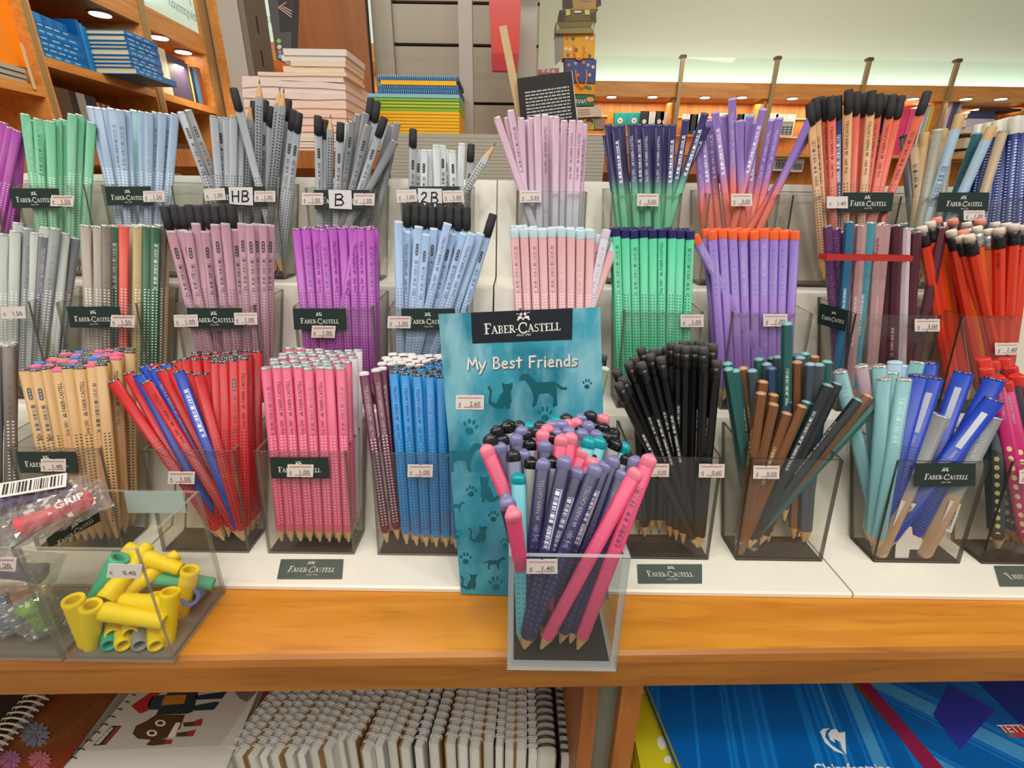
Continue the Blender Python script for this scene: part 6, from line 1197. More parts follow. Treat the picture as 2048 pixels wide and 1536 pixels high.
# orange display book and magazines at the far left
ob = empty('display_book', (-1.45, 1.45, 1.7), 'large plain orange board standing on the leftmost shelf', 'display board')
mb = MB(); p0 = [onX(-1.53, (-60, 118)), onX(-1.53, (71, 138)), onX(-1.53, (45, 0)), onX(-1.53, (-60, -30))]; mb.slab(p0, (-1, 0, 0), .006); mb.build('board', M('orange_board', (250, 140, 20), .45), ob)
for i, z_ in enumerate((1.6125, 1.6265, 1.6405)):
    mb = MB(); n_ = 8
    for k in range(n_):
        ya, yb_ = 1.2 + .50 * k / n_, 1.2 + .50 * (k + 1) / n_; c1, c2 = (.022 * max(0, 1 - (k) / n_) ** 1.5) * (i + 1) / 2, (.022 * max(0, 1 - (k + 1) / n_) ** 1.5) * (i + 1) / 2
        mb.hexa([(-1.75, ya, z_ + c1), (-1.515 + .004 * i, ya, z_ + c1), (-1.515 + .004 * i, yb_, z_ + c2), (-1.75, yb_, z_ + c2), (-1.75, ya, z_ + c1 + .0125), (-1.515 + .004 * i, ya, z_ + c1 + .0125), (-1.515 + .004 * i, yb_, z_ + c2 + .0125), (-1.75, yb_, z_ + c2 + .0125)])
    tag(mb.build('magazine', M('magazine_grey', (176, 170, 156), .6)), 'grey-edged magazine on the leftmost shelf, %s from the bottom of three' % ORD[i], 'magazine', 'magazines under the orange board')
lc2 = bxo('price_holder', (-1.497, 1.695, 1.60), (-1.4955, 1.705, 1.72), M('clear_holder', (220, 190, 150), .4), None); tag(lc2, 'thin cream price holder strip beside the first upright', 'price holder')

# ------------------------------------------------------------------ right far bookcase
YR = 3.55
rc_ = empty('bookcase', (2.2, YR, 0), 'long orange bookcase on the far wall with glass panels and downlights', 'bookcase')
bxo('pelmet', (.1, YR, 1.934), (4.6, YR + .02, 2.020), SHELFX, rc_); bxo('top_board', (.1, YR + .021, 1.934), (4.6, YR + .2, 1.95), CAB, rc_)
bxo('back_panel', (.1, YR + .20, 0), (4.6, YR + .215, 1.95), BACKW, rc_)
posts = [onY(YR, (x, 190)).x for x in (1356, 1541, 1720, 1893)]; dxp = posts[1] - posts[0]; posts = [posts[0] - dxp] + posts + [posts[-1] + dxp, posts[-1] + 2 * dxp]
for i, x in enumerate(posts):
    bxo('upright', (x - .022, YR + .021, 0), (x + .022, YR + .2, 1.934), SHELFW, rc_)
    if i > 0:
        bxo('brass_post', (x - .012, YR - .022, 1.0), (x + .012, YR - .001, 2.165), BRASS, rc_)
        bxo('post_cap', (x - .019, YR - .024, 2.145), (x + .019, YR + .01, 2.162), M('cap_brown', (96, 70, 48), .4), rc_)
    if 0 < i < len(posts) - 1 or i == 0:
        bxo('glass_panel', (x + .014, YR - .004, 2.021), (posts[i + 1] - .014, YR, 2.155), GLASS, rc_) if i < len(posts) - 1 else None
for z_ in (1.62, 1.30): bxo('shelf_board', (.1, YR + .03, z_ - .02), (4.6, YR + .2, z_), SHELFX, rc_)
bxo('lower_panel', (.1, YR + .03, 0), (4.6, YR + .2, 1.0), CAB, rc_)
RAIL = M('rail_cream', (226, 208, 176), .4)
for z_ in (1.845, 1.73): bxo('hook_rail', (.5, YR + .185, z_), (2.4, YR + .199, z_ + .007), RAIL, rc_)
for p in ((1223, 193), (1305, 193), (1410, 194), (1484, 194), (1585, 196), (1655, 197), (1760, 197), (1826, 197), (1932, 197), (2002, 197)): lamp(onZ(1.933, p), par=rc_, r_=.03)
# goods on the far bookcase
HM = M('hook_metal', (200, 190, 170), .3, .6)
def pack_(px, m_, label, group, w_=None, extra=None, y=YR + .12, cat='blister pack', name='blister_pack', th=.012):
    q = [onY(y, p) for p in px]; x0 = min(p.x for p in q); x1 = max(p.x for p in q); z0 = min(p.z for p in q); z1 = max(p.z for p in q)
    r_ = empty(name, ((x0 + x1) / 2, y, z0), label, cat, group); bxo('card_body', (x0, y, z0), (x1, y + th, z1), m_, r_)
    MB().tube([((x0 + x1) / 2, y - .01, z1 - .006), ((x0 + x1) / 2, YR + .185, z1 + .004)], .002, 5).build('hook', HM, r_)
    if extra: extra(r_, x0, x1, z0, z1, y - .0006)
    return r_
def disc(r_, x, z, y, rad, m_, nm='printed_dot'): mb = MB(); mb.poly([(x + rad * math.cos(k * .524), y, z + rad * math.sin(k * .524)) for k in range(12)]); return mb.build(nm, m_, r_)
TEALP = M('teal_pack', (20, 160, 150), .4); WHP = M('white_pack', (224, 224, 216), .4); BKP = M('black_pack', (34, 36, 40), .4)
for i, x in enumerate((1228, 1256)): pack_([(x, 225), (x + 25, 250)], TEALP, 'teal hanging pack with a white disc, %s of two' % ('left', 'right')[i], 'teal hanging packs on the far rail', extra=lambda r_, a, b, c, d, y: (disc(r_, (a + b) / 2, c + (d - c) * .35, y, .018, WHP), disc(r_, (a + b) / 2, c + (d - c) * .35, y - .0004, .006, M('red_dot', (200, 60, 50), .5))))
for i, x in enumerate((1282, 1297, 1312, 1322)): pack_([(x, 222 + 2 * (i % 2)), (x + 14, 252)], BKP if i % 2 == 0 else WHP, 'small %s hanging pack on the far rail, %s of four' % (('black', 'white')[i % 2], ORD[i]), 'black and white hanging packs', extra=lambda r_, a, b, c, d, y: disc(r_, (a + b) / 2, c + (d - c) * .3, y, .014, WHP), y=YR + .10)
def calc(r_, a, b, c, d, y):
    bxo('keypad', (a + .012, y - .001, c + .012), (b - .010, y, c + (d - c) * .52), M('keypad_grey', (84, 86, 84), .5), r_); k = bxo('screen', (a + .012, y - .001, c + (d - c) * .56), (b - .010, y, c + (d - c) * .68), M('lcd_grey', (140, 150, 130), .4), r_)
    for i in range(4):
        for j in range(4): bxo('key', (a + .015 + i * (b - a - .03) / 4, y - .003, c + .015 + j * (d - c) * .115), (a + .015 + (i + .7) * (b - a - .03) / 4, y - .001, c + .015 + (j + .6) * (d - c) * .115), M('key_pale', (170, 172, 164), .5), r_)
for i, (x0, y0_, x1_, y1_) in enumerate(((1553, 228, 1584, 274), (1552, 308, 1582, 342), (1586, 318, 1604, 344))): pack_([(x0, y0_), (x1_, y1_)], WHP, ('upper white calculator pack on the far rail', 'lower white calculator pack on the far rail', 'white calculator pack beside the coral pencils, lowest right')[i], 'calculator packs on the far rail', extra=calc, cat='calculator', name='calculator_pack')
for i, (x0, y0_, x1_, y1_, m_, nm) in enumerate(((1366, 228, 1380, 262, WHP, 'white'), (1381, 228, 1392, 268, BKP, 'dotted dark'), (1394, 228, 1408, 262, WHP, 'pale'), (1486, 228, 1508, 256, M('sky_pack', (110, 190, 226), .4), 'sky blue'), (1536, 226, 1551, 262, WHP, 'plain white'), (1440, 226, 1452, 250, WHP, 'narrow white'), (1476, 228, 1486, 250, BKP, 'narrow dark'))):
    pack_([(x0, y0_), (x1_, y1_)], m_, '%s hanging pack behind the violet pencils' % nm, 'hanging packs behind the violet pencils')
pack_([(1216, 222), (1227, 252)], M('orange_pack', (232, 140, 40), .4), 'narrow orange hanging pack beside the teal ones', 'orange packs')
# books and papers at the right end
cols = [('pink', (236, 60, 110)), ('hot pink', (240, 90, 140)), ('lemon yellow', (228, 214, 70)), ('white', (226, 224, 218)), ('pale grey', (190, 188, 180)), ('yellow', (236, 220, 90)), ('olive brown', (110, 86, 50))]
def upright_px(x0, x1, y0_, col, nm, i, grp, zb=1.6205, y=YR + .04, tilt=0):
    a, b = onY(y, (x0, y0_)), onY(y, (x1, y0_)); up(a.x, max(b.x, a.x + .008), y, y + .13, zb, a.z - zb, M('bk_%d_%d_%d' % col, col, .5), '%s book on the far bookcase, %s from the left of its row' % (nm, ORD[i]), grp, face='y')
for i, (x0, x1, y0_, (nm, col)) in enumerate(((1808, 1822, 214, cols[0]), (1823, 1837, 217, cols[1]), (1838, 1848, 222, cols[0]), (1850, 1856, 210, cols[3]), (1857, 1860, 209, cols[4]), (1861, 1865, 209, cols[3]), (1866, 1872, 212, cols[5]), (1873, 1880, 214, cols[6]))): upright_px(x0, x1, y0_, col, nm, i, 'upright books behind the coral pencils')
for i, (x0, x1, y0_, nm, col) in enumerate(((1902, 1908, 202, 'mauve white', (210, 190, 200)), (1909, 1914, 203, 'slate violet', (96, 90, 120)), (1915, 1920, 198, 'dark grey', (80, 80, 86)), (1921, 1927, 203, 'silver grey', (170, 170, 176)))): upright_px(x0, x1, y0_, col, nm, i, 'upright magazines behind the kraft pencils')
for i, (x0, x1, y0_, y1_, nm, col) in enumerate(((1930, 1990, 238, 254, 'lilac', (206, 196, 206)), (1928, 1995, 255, 266, 'cream', (222, 214, 196)), (1934, 1992, 228, 237, 'navy', (50, 66, 120)), (1940, 1990, 222, 227, 'dark', (60, 50, 50)), (1958, 2044, 217, 221, 'black', (50, 44, 46)), (1926, 1992, 276, 296, 'ivory', (220, 208, 180)), (1926, 1992, 302, 322, 'pale', (214, 204, 184)))):
    a, b = onY(YR + .05, (x0, y1_)), onY(YR + .05, (x1, y0_)); lay(a.x, b.x, YR + .05, YR + .18, a.z, b.z - a.z, M('lk_%d_%d_%d' % col, col, .5), '%s pile of papers lying on the far shelf behind the kraft pencils' % nm, 'papers lying on the far bookcase', spine='y')

# ------------------------------------------------------------------ things right behind the pencil stands
GREYW = M('grey_laminate', (160, 152, 134), .5); GREYL = M('light_grey_metal', (174, 168, 156), .4); DARKW = wood('panel_wood', (152, 88, 34), (122, 66, 22), 2, 5, .45)
tb = empty('display_table', (-.1, 1.2, 0), 'dark wooden table behind the pencil stands carrying paper stacks', 'table')
bxo('table_top', (-.75, .86, 1.344), (.42, 1.75, 1.370), CAB, tb)
for x, y in ((-.72, .9), (.36, .9), (-.72, 1.7), (.36, 1.7)): bxo('leg', (x, y, 0), (x + .04, y + .04, 1.344), CAB, tb)
# slat wall unit
sw = empty('slat_wall', (-.17, 1.56, 0), 'grey slat wall unit with dark grooves behind the coloured notebooks', 'display unit')
bxo('backing', (-.345, 1.572, 1.371), (.06, 1.58, 2.35), M('groove_dark', (52, 44, 36), .7), sw)
for z0, z1 in ((1.371, 1.5515), (1.5590, 1.6905), (1.6985, 1.786), (1.794, 1.93), (1.938, 2.07), (2.078, 2.35)): bxo('slat', (-.345, 1.556, z0), (.06, 1.572, z1), GREYW, sw)
bxo('side_post', (-.392, 1.545, 1.371), (-.338, 1.60, 2.35), GREYW, sw)
P_ = onY(1.35, (918, 100)), onY(1.35, (945, 100)); bxo('front_post', (P_[0].x, 1.35, 1.371), (P_[1].x, 1.375, 2.3), GREYL, sw)
P_ = onY(1.40, (1038, 130)), onY(1.40, (1072, 130)); bxo('front_post', (P_[0].x, 1.40, 1.371), (P_[1].x, 1.43, 2.3), GREYL, sw)
bxo('top_rail', (-.37, 1.35, 1.763), (.06, 1.36, 1.772), M('rail_dark', (90, 82, 70), .4), sw)
wp = empty('side_panel_board', (-.49, 1.5, 0), 'tall brown wooden panel left of the grey slat wall', 'panel')
bxo('board', (-.60, 1.5, 1.371), (-.395, 1.52, 2.35), DARKW, wp); bxo('edge_strip', (-.3945, 1.5, 1.371), (-.3925, 1.52, 2.35), M('groove_dark', (52, 44, 36), .7), wp)
wp.name = 'brown_divider'
gc = empty('shelf_post', (-.57, 1.15, 0), 'grey square metal post rising behind the HB pencils', 'post')
bxo('post_body', (-.598, 1.15, 1.371), (-.557, 1.19, 2.3), GREYL, gc); bxo('side_channel', (-.5565, 1.152, 1.371), (-.545, 1.25, 2.3), M('post_side_grey', (118, 106, 94), .5), gc)  # side channel in a darker grey than the post body
for z_ in (1.5, 1.56, 1.62, 1.68): bxo('slot', (-.5445, 1.195, z_), (-.5440, 1.2, z_ + .03), M('groove_dark', (52, 44, 36), .7), gc)
# dark hanging box with round icons
hb_ = empty('hanging_box', (-.44, 1.08, 1.6), 'dark grey box with round icons hanging beside the wooden panel', 'box')
bpl = Plane((0, 1.08, 0), (0, -1, 0)); q = [bpl.hit(p) for p in ((553, 118), (581, 120), (585, -10), (534, -10))]; MB().slab(q, (0, 1, 0), .03).build('box_body', M('box_charcoal', (72, 70, 72), .5), hb_)
for x, y, c_ in ((558, 82, (140, 180, 80)), (559, 94, (200, 196, 190)), (560, 104, (150, 120, 130)), (561, 113, (110, 170, 210))):
    mb = MB(); mb.poly([bpl.hit((x + 4.5 * math.cos(k * .524), y + 4.5 * math.sin(k * .524)), .0006) for k in range(12)]); mb.build('icon_print', M('icon_%d' % c_[0], c_, .5), hb_)
mb = MB(); mb.poly([bpl.hit(p, .0006) for p in ((556, -5), (583, -8), (583, 62), (560, 64))]); mb.build('dark_print', M('print_black', (40, 36, 40), .5), hb_)
for a, b in (((557, 14), (584, 34)), ((557, 14), (573, 4)), ((561, 13), (584, 28)), ((566, 12), (584, 22))):
    mb = MB(); mb.slab([bpl.hit((a[0], a[1] + 2), .0009), bpl.hit((b[0], b[1] + 2), .0009), bpl.hit(b, .0009), bpl.hit(a, .0009)], bpl.n, .0001); mb.build('line_print', M('print_pink', (206, 170, 150), .5), hb_)
# big stack of unprinted paper books
PB = [M('paper_pink', (230, 214, 206), .75), M('paper_white', (226, 220, 212), .75), M('paper_cream', (232, 212, 188), .75), M('paper_rose', (234, 202, 190), .75)]
PBS = M('paper_side', (186, 176, 160), .75)
sl = []
def px_slab(x0, x1, ya, yb_, y, dep, m_, i, wob=0):
    a, b = onY(y, (x0, yb_)), onY(y, (x1, ya)); n_ = 10; mb = MB(); W_ = b.x - a.x
    for k in range(n_):
        u0, u1 = k / n_, (k + 1) / n_; f = lambda u: wob * (.0016 * math.sin(u * 5 + i) + .0008 * math.sin(u * 11 + i * 2))
        mb.hexa([(a.x + W_ * u0, y, a.z + f(u0)), (a.x + W_ * u1, y, a.z + f(u1)), (a.x + W_ * u1 + .004, y + dep, a.z + f(u1)), (a.x + W_ * u0 + .004, y + dep, a.z + f(u0)), (a.x + W_ * u0, y, b.z + f(u0) - .0012), (a.x + W_ * u1, y, b.z + f(u1) - .0012), (a.x + W_ * u1 + .004, y + dep, b.z + f(u1) - .0012), (a.x + W_ * u0 + .004, y + dep, b.z + f(u0) - .0012)])
    o = mb.build('paper_block', m_); tag(o, ('plain paper block in the big pale stack, %s from the ' + ('top' if i < 12 else 'bottom')) % (ORD[i] if i < 12 else ORD[len(L_) - 1 - i]), 'paper block', 'plain paper blocks in the big stack')
L_ = [(567, 692, 97, 110, 1, 0), (564, 690, 110, 121.5, 1, 0), (582, 690, 122, 132, 2, 0), (567, 688, 132.5, 143.5, 2, .3), (516, 692, 144, 150.5, 2, .3), (485, 686, 151, 162, 0, 1), (485, 690, 163.5, 174, 0, 1), (486, 690, 175, 184.5, 0, .6), (486, 691, 185.5, 196, 0, .5), (488, 691, 198, 206, 0, .7), (489, 692, 207, 215, 2, .5), (490, 691, 216, 224, 3, .4), (492, 692, 225, 232.5, 3, .3), (492, 692, 233.5, 240, 3, .3), (494, 691, 241, 247.5, 0, .2), (494, 691, 248.5, 255, 3, .2), (500, 690, 256, 262, 3, .2), (560, 690, 264, 275, 1, 0), (575, 690, 276, 281.5, 1, 0), (575, 690, 282.5, 288, 1, 0), (575, 690, 289, 294, 1, 0), (575, 690, 295, 300, 2, 0), (590, 692, 301, 312, 1, 0)]
for i, (x0, x1, ya, yb_, mi, wb) in enumerate(L_): px_slab(x0, x1, ya, yb_, 1.0 + (0, .002, .001, .003)[i % 4], .10 if i < 5 else .14, PB[mi], i, wb)
# coloured notebooks
CBL, CGR, CLM, CYE = M('spiral_blue', (96, 172, 216), .4), M('green_board', (120, 190, 40), .5), M('lime_board', (178, 204, 60), .5), M('yellow_board2', (246, 190, 12), .5)
def cn(x0, x1, ya, yb_, m_, lab, spiral=False, y=1.2):
    a, b = onY(y, (x0, yb_)), onY(y, (x1, ya)); r_ = empty('notebook', ((a.x + b.x) / 2, y, a.z), lab, 'notebook', 'coloured notebooks stacked before the slat wall')
    bxo('page_block', (a.x, y + .002, a.z), (b.x, y + .13, b.z - .0005), m_, r_)
    if spiral:
        mb = MB(); x = a.x + .003; hz = (b.z - a.z)
        while x < b.x - .003: mb.tube([(x, y + .004 + .0045 * math.cos(t2), (a.z + b.z) / 2 + hz * .62 * math.sin(t2)) for t2 in (1.0, 1.8, 2.6, 3.14, 3.7, 4.5, 5.3)], .0009, 4, 0, False); x += .0046
        mb.build('spiral_binding', CBL, r_)
    else: MB().box((a.x - .0004, y, a.z), (b.x + .0004, y + .0018, b.z - .0007)).build('spine', m_, r_)
cn(755, 916, 153, 160, M('blue_dark', (50, 96, 150), .5), 'blue spiral notebook on top of the coloured stack', True); cn(762, 912, 161.5, 169, CYE, 'orange notebook under the top blue spiral one')
cn(756, 917, 172, 178, M('blue_dark', (50, 96, 150), .5), 'blue spiral notebook, second in the coloured stack', True); cn(758, 917, 180, 187, M('blue_dark', (50, 96, 150), .5), 'blue spiral notebook, third in the coloured stack', True)
cn(722, 918, 188.5, 195, M('pale_blue_board', (140, 196, 214), .5), 'pale blue notebook above the green ones'); 
for i, (c_, nm) in enumerate(((CGR, 'green'), (CLM, 'lime'), (CLM, 'lime'), (CGR, 'green'))): cn(720 + i, 918, 196 + i * 6.4, 201.6 + i * 6.4, c_, '%s notebook in the coloured stack, %s below the pale blue one' % (nm, ORD[i]))
for i in range(12): cn(752 + (i % 3), 918, 222.5 + i * 6.6, 228.3 + i * 6.6, CYE, 'yellow notebook in the coloured stack, %s below the green ones' % ORD[i])
# grey corrugated board standing behind the stands
cb = empty('corrugated_board', (-.03, .68, 1.25), 'grey corrugated cardboard display back standing behind the white stands', 'board')
a, b = onY(.69, (775, 262)), onY(.69, (1212, 264)); mb = MB(); mb.box((a.x, .690, 1.24), (b.x, .694, a.z - .002)); mb.build('board', M('corrugated_grey', (168, 162, 148), .7), cb)
mb = MB(); z_ = 1.29
while z_ < a.z - .004: mb.tube([(a.x, .6902, z_), (b.x, .6902, z_)], .0006, 6, 0, True); z_ += .0042
o_ = mb.build('ridges', M('corrugated_grey', (168, 162, 148), .7), cb); o_['kind'] = 'stuff'
# red bag, wooden ruler, black booklet
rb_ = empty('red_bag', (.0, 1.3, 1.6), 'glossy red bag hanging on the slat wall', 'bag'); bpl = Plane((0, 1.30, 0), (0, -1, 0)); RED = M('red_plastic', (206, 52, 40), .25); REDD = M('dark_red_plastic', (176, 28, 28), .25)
q = [bpl.hit(p) for p in ((983, 107), (1038, 107), (1043, -20), (977, -20))]; MB().slab(q, (0, 1, 0), .02).build('bag_front', RED, rb_)
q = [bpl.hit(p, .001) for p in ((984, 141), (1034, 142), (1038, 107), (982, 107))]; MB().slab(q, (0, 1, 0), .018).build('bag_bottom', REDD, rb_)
MB().tube([V(bpl.hit((1012, -20), -.01)), V(bpl.hit((1014, -60), -.2))], .003, 6).build('hook', HM, rb_)
st = Plane((0, .73, 0), (0, -1, 0)); q = [st.hit(p) for p in ((1060, 370), (1076, 370), (1013, 50), (998, 53))]; o_ = MB().slab(q, (0, 1, 0), .006).build('wooden_ruler', M('pale_wood', (206, 178, 134), .6, noise=(60, .4, (190, 160, 116)))); tag(o_, 'plain pale wooden stick leaning behind the lavender pencils', 'stick')
bk_ = empty('booklet', (.08, .74, 1.35), 'black booklet with small white and yellow text tilted behind the lavender pencils', 'booklet'); bpl = Plane((0, .722, 0), (0, -1, 0))
q = [bpl.hit(p) for p in ((1052, 360), (1166, 350), (1143, 142), (1034, 157))]; MB().slab(q, (0, 1, 0), .004).build('cover', M('booklet_black', (24, 20, 18), .5), bk_)
q = [bpl.hit(p, -.0042) for p in ((1054, 360), (1169, 350), (1145, 140), (1036, 156))]; MB().slab(q, (0, 1, 0), .003).build('page_block', PGW, bk_)
mbw, mby = MB(), MB(); ln = R
for i in range(11):
    u = .12; v = .14 + i * .032
    B4 = lambda u, v: bpl.hit((1034 + 109 * u + 18 * v, 157 - 15 * u + 208 * v), .0005)
    end = .93 if i < 10 else .66
    while u < end: l = ln.uniform(.03, .1); l = min(l, end - u); mbw.add([B4(u, v), B4(u + l, v), B4(u + l, v + .014), B4(u, v + .014)], [(0, 1, 2, 3)]); u += l + .015
for i in range(4):
    u = .5 - i * .05; v = .50 + i * .035
    while u < .92: l = min(ln.uniform(.03, .1), .92 - u); mby.add([B4(u, v), B4(u + l, v), B4(u + l, v + .014), B4(u, v + .014)], [(0, 1, 2, 3)]); u += l + .015
mbw.build('text_lines', M('text_white', (190, 186, 180), .6), bk_); mby.build('text_lines', M('text_yellow', (190, 200, 40), .6), bk_)

# ------------------------------------------------------------------ tower of gift bags and boxes
TY = 1.62; tp = Plane((0, TY, 0), (0, -1, 0))
def tbox(name, px, m_, label, cat, dep=.05, side=None, y=TY):
    p_ = Plane((0, y, 0), (0, -1, 0)); q = [p_.hit(p) for p in px]; c = sum(q, V()) / 4; r_ = empty(name, c, label, cat); mb = MB(); mb.slab(q, (0, 1, 0), dep, 0, 1 if side else None); mb.build('body', [m_, side] if side else m_, r_); return r_, p_
KR = M('kraft_box', (186, 150, 84), .6); OL = M('olive_box', (150, 140, 92), .6); YEL = M('yellow_bag', (236, 176, 10), .5); BLU = M('blue_bag', (58, 78, 138), .5); ORG = M('orange_bag', (240, 160, 24), .5); GRB = M('green_box', (38, 104, 66), .5)
SG = M('bag_side_grey', (166, 166, 150), .6); PENC = M('dark_pencils', (70, 48, 54), .5)
def strip(par, p_, pts, m_, nm='print', off=.0012): mb = MB(); mb.poly([p_.hit(p, off) for p in pts]); return mb.build(nm, m_, par)
r_, p_ = tbox('craft_box', [(1129, 20), (1196, 18), (1203, -20), (1128, -20)], KR, 'kraft box at the top of the hanging tower', 'box', .06); strip(r_, p_, [(1128, 18), (1146, 16), (1144, -10), (1128, -10)], PENC, 'window_print'); strip(r_, p_, [(1192, 14), (1202, 12), (1202, -10), (1193, -10)], PENC, 'window_print'); strip(r_, p_, [(1160, 3), (1182, 3), (1182, -3), (1160, -3)], M('print_grey', (150, 140, 110), .5), 'window_print')
r_, p_ = tbox('craft_box', [(1117, 43), (1193, 42), (1192, 18), (1119, 20)], M('brown_box', (118, 100, 62), .6), 'brown box with pale corners, second in the hanging tower', 'box', .06, y=TY - .01); strip(r_, p_, [(1118, 41), (1130, 40), (1130, 22), (1119, 22)], PENC, 'window_print'); strip(r_, p_, [(1132, 32), (1140, 30), (1140, 20), (1131, 19)], M('label_lime', (206, 208, 120), .5), 'label_print', .002); strip(r_, p_, [(1170, 30), (1179, 30), (1179, 20), (1169, 20)], M('label_lime', (206, 208, 120), .5), 'label_print', .002); strip(r_, p_, [(1149, 26), (1162, 26), (1162, 22), (1149, 22)], WHP, 'label_print', .002); strip(r_, p_, [(1181, 40), (1191, 38), (1191, 24), (1181, 28)], BKP, 'window_print')
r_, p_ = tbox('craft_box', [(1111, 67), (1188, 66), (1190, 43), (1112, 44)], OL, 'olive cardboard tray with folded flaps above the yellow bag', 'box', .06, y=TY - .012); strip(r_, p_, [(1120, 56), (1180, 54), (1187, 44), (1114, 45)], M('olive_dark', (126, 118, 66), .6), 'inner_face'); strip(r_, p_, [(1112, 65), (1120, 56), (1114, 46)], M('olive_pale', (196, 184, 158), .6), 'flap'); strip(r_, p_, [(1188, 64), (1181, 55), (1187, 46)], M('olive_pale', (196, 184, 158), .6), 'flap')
def handle(par, p_, pts): MB().tube([p_.hit(p, .004) for p in pts], .0022, 6).build('handle', M('orange_cord', (248, 140, 40), .5), par)
r_, p_ = tbox('gift_bag', [(1126, 116), (1189, 117), (1191, 68), (1127, 67)], YEL, 'yellow gift bag with an orange cord handle', 'gift bag', .05); mb = MB(); q = [p_.hit(p, -.001) for p in ((1110, 130), (1126, 116), (1127, 67), (1109, 70))]; mb.slab(q, (0, 1, 0), .004); mb.build('bag_side', SG, r_)
handle(r_, p_, [(1148, 90), (1148, 108), (1152, 118), (1158, 121), (1164, 118), (1167, 106), (1167, 92)])
for x, y, c_ in ((1134, 76, (214, 120, 40)), (1146, 77, (60, 120, 70)), (1173, 76, (240, 224, 190)), (1184, 78, (226, 206, 170)), (1132, 98, (240, 226, 190)), (1140, 99, (240, 226, 190)), (1152, 100, (150, 70, 30)), (1171, 102, (235, 170, 130)), (1136, 110, (190, 90, 20)), (1179, 112, (150, 84, 40))): strip(r_, p_, [(x + a, y + b) for a, b in ((-3, 3), (2, 4), (4, -1), (0, -5), (-4, -1))], M('dot_%d_%d' % c_[:2], c_, .5), 'leaf_print')
r_, p_ = tbox('gift_bag', [(1131, 164), (1191, 166), (1193, 119), (1130, 118)], BLU, 'blue gift bag with orange shapes and cord handle, under the yellow bag', 'gift bag', .05)
handle(r_, p_, [(1151, 140), (1152, 158), (1156, 170), (1163, 176), (1170, 172), (1173, 158), (1172, 140)])
for x, y, c_ in ((1138, 130, (236, 120, 70)), (1151, 127, (150, 190, 210)), (1167, 125, (226, 140, 50)), (1176, 130, (210, 180, 190)), (1186, 134, (236, 226, 224)), (1156, 150, (240, 120, 60)), (1179, 150, (200, 200, 226))):
    strip(r_, p_, [(x + 4.4 * math.cos(k * .628) * (1 if k % 2 else .55), y + 4.4 * math.sin(k * .628) * (1 if k % 2 else .55)) for k in range(10)], M('star_%d_%d' % c_[:2], c_, .5), 'star_print')
r_, p_ = tbox('gift_bag', [(1148, 188), (1189, 189), (1190, 167), (1148, 166)], ORG, 'orange gift bag peeping out under the blue bag', 'gift bag', .05, y=TY + .005); strip(r_, p_, [(1177 + 7 * math.cos(k * .6), 176 + 4 * math.sin(k * .6) + 1.5 * math.cos(k * .6)) for k in range(10)], M('leaf_green', (70, 130, 90), .5), 'leaf_print')
r_, p_ = tbox('game_box', [(1148, 212), (1189, 211), (1190, 190), (1148, 190)], GRB, 'green box with pale lettering in the hanging tower', 'box', .05); strip(r_, p_, [(1180 + 8 * math.cos(k * .6), 199 + 5 * math.sin(k * .6)) for k in range(10)], M('peach_oval', (232, 160, 90), .5), 'oval_print'); mb = MB(); text_px(mb, p_, 'ΤΙΛΙΛ', (1150, 207), (1172, 206), .0014, bold=.02); mb.build('lettering', WHITE, r_)
r_, p_ = tbox('white_carton', [(1150, 235), (1203, 233), (1202, 213), (1150, 214)], M('carton_pale', (210, 196, 180), .6), 'pale carton with faint lines under the green box', 'box', .06, y=TY - .01)
for k in range(3): strip(r_, p_, [(1156, 221 + k * 4.5), (1180, 220 + k * 4.5), (1180, 218.8 + k * 4.5), (1156, 219.8 + k * 4.5)], M('print_rose_grey', (160, 130, 120), .5), 'line_print')
r_, p_ = tbox('picture_card', [(1168, 259), (1188, 259), (1188, 237), (1168, 237)], M('lime_card', (176, 196, 50), .5), 'lime card with a small portrait photograph at the foot of the tower', 'card', .02); strip(r_, p_, [(1178 + 6 * math.cos(k * .6), 248 + 8 * math.sin(k * .6)) for k in range(10)], M('skin_print', (206, 140, 100), .5), 'face_print'); strip(r_, p_, [(1171, 246), (1173, 239), (1180, 237), (1186, 241), (1186, 248), (1183, 244), (1174, 243)], M('hair_print', (60, 34, 24), .5), 'hair_print', .002)
r_, p_ = tbox('grey_carton', [(1189, 258), (1210, 258), (1210, 236), (1189, 236)], M('carton_taupe', (160, 140, 124), .6), 'small taupe carton beside the lime portrait card', 'box', .04)
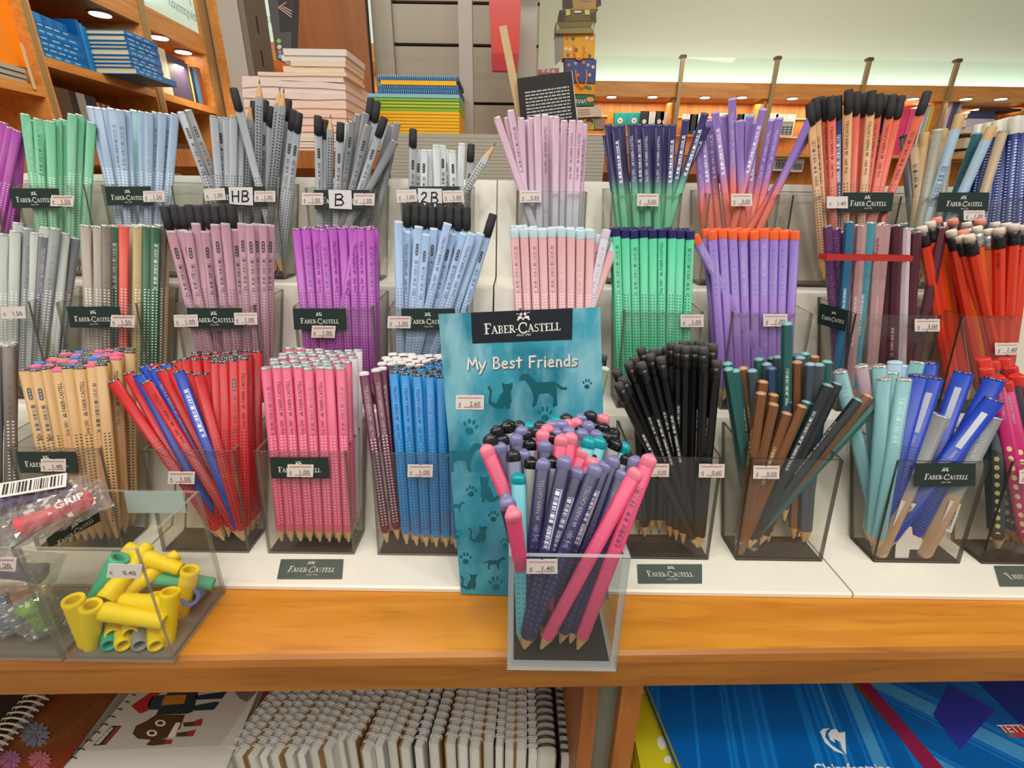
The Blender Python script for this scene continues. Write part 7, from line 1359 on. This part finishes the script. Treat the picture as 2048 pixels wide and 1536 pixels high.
r_, p_ = tbox('festive_pack', [(1072, 150), (1118, 146), (1118, 136), (1072, 140)], M('pink_print', (214, 120, 130), .5), 'pink printed pack above the black booklet', 'pack', .02, y=TY + .02)
for x in (1086, 1096, 1106): strip(r_, p_, [(x - 4, 144), (x + 3, 146), (x + 4, 138), (x - 2, 140)], WHP, 'print')
bxo('tower_pole', (.16, TY + .07, 0), (.185, TY + .09, 2.5), GREYL, None); tag(bpy.data.objects['tower_pole'], 'slim grey pole holding up the tower of gift bags', 'pole'); bpy.data.objects['tower_pole'].name = 'display_pole'
label_auto()
# ------------------------------------------------------------------ barcode stickers and a torn paper strip inside the cup of thick pencils
jp = Plane((c_jum.cx, c_jum.y + .0035, c_jum.z), (0, -c_jum.h, c_jum.fy))
for i, (q, lab) in enumerate((([(1786, 1050), (1818, 1056), (1832, 1008), (1802, 1000)], 'white barcode sticker, left of two inside the cup of thick blue pencils'), ([(1878, 1058), (1902, 1066), (1922, 1008), (1900, 1000)], 'white barcode sticker, right of two inside the cup of thick blue pencils'))):
    o_ = slab_px('barcode_sticker', jp, q, TAGW, None, .0003, 0); tag(o_, lab, 'sticker', 'barcode stickers inside the cup'); mb = MB(); rg = random.Random(i)
    v = .12
    while v < .85:
        h_ = rg.choice((.02, .03, .05)); L4 = lambda u, v: jp.hit((q[0][0] + (q[1][0] - q[0][0]) * u + (q[3][0] - q[0][0]) * v, q[0][1] + (q[1][1] - q[0][1]) * u + (q[3][1] - q[0][1]) * v), .0006)
        mb.add([L4(.3, v), L4(.75, v), L4(.75, v + h_), L4(.3, v + h_)], [(0, 1, 2, 3)]); v += h_ + rg.choice((.02, .03, .05))
    mb.build('barcode', INK, o_)
mb = MB(); mb.poly([jp.hit(p, .0008) for p in ((1788, 1120), (1815, 1120), (1818, 1098), (1836, 1098), (1845, 1078), (1824, 1068), (1822, 1052), (1796, 1056), (1794, 1072), (1790, 1092))]); o_ = mb.build('torn_paper', M('torn_white', (220, 214, 206), .7), None); tag(o_, 'torn strip of white paper inside the cup of thick blue pencils', 'paper')
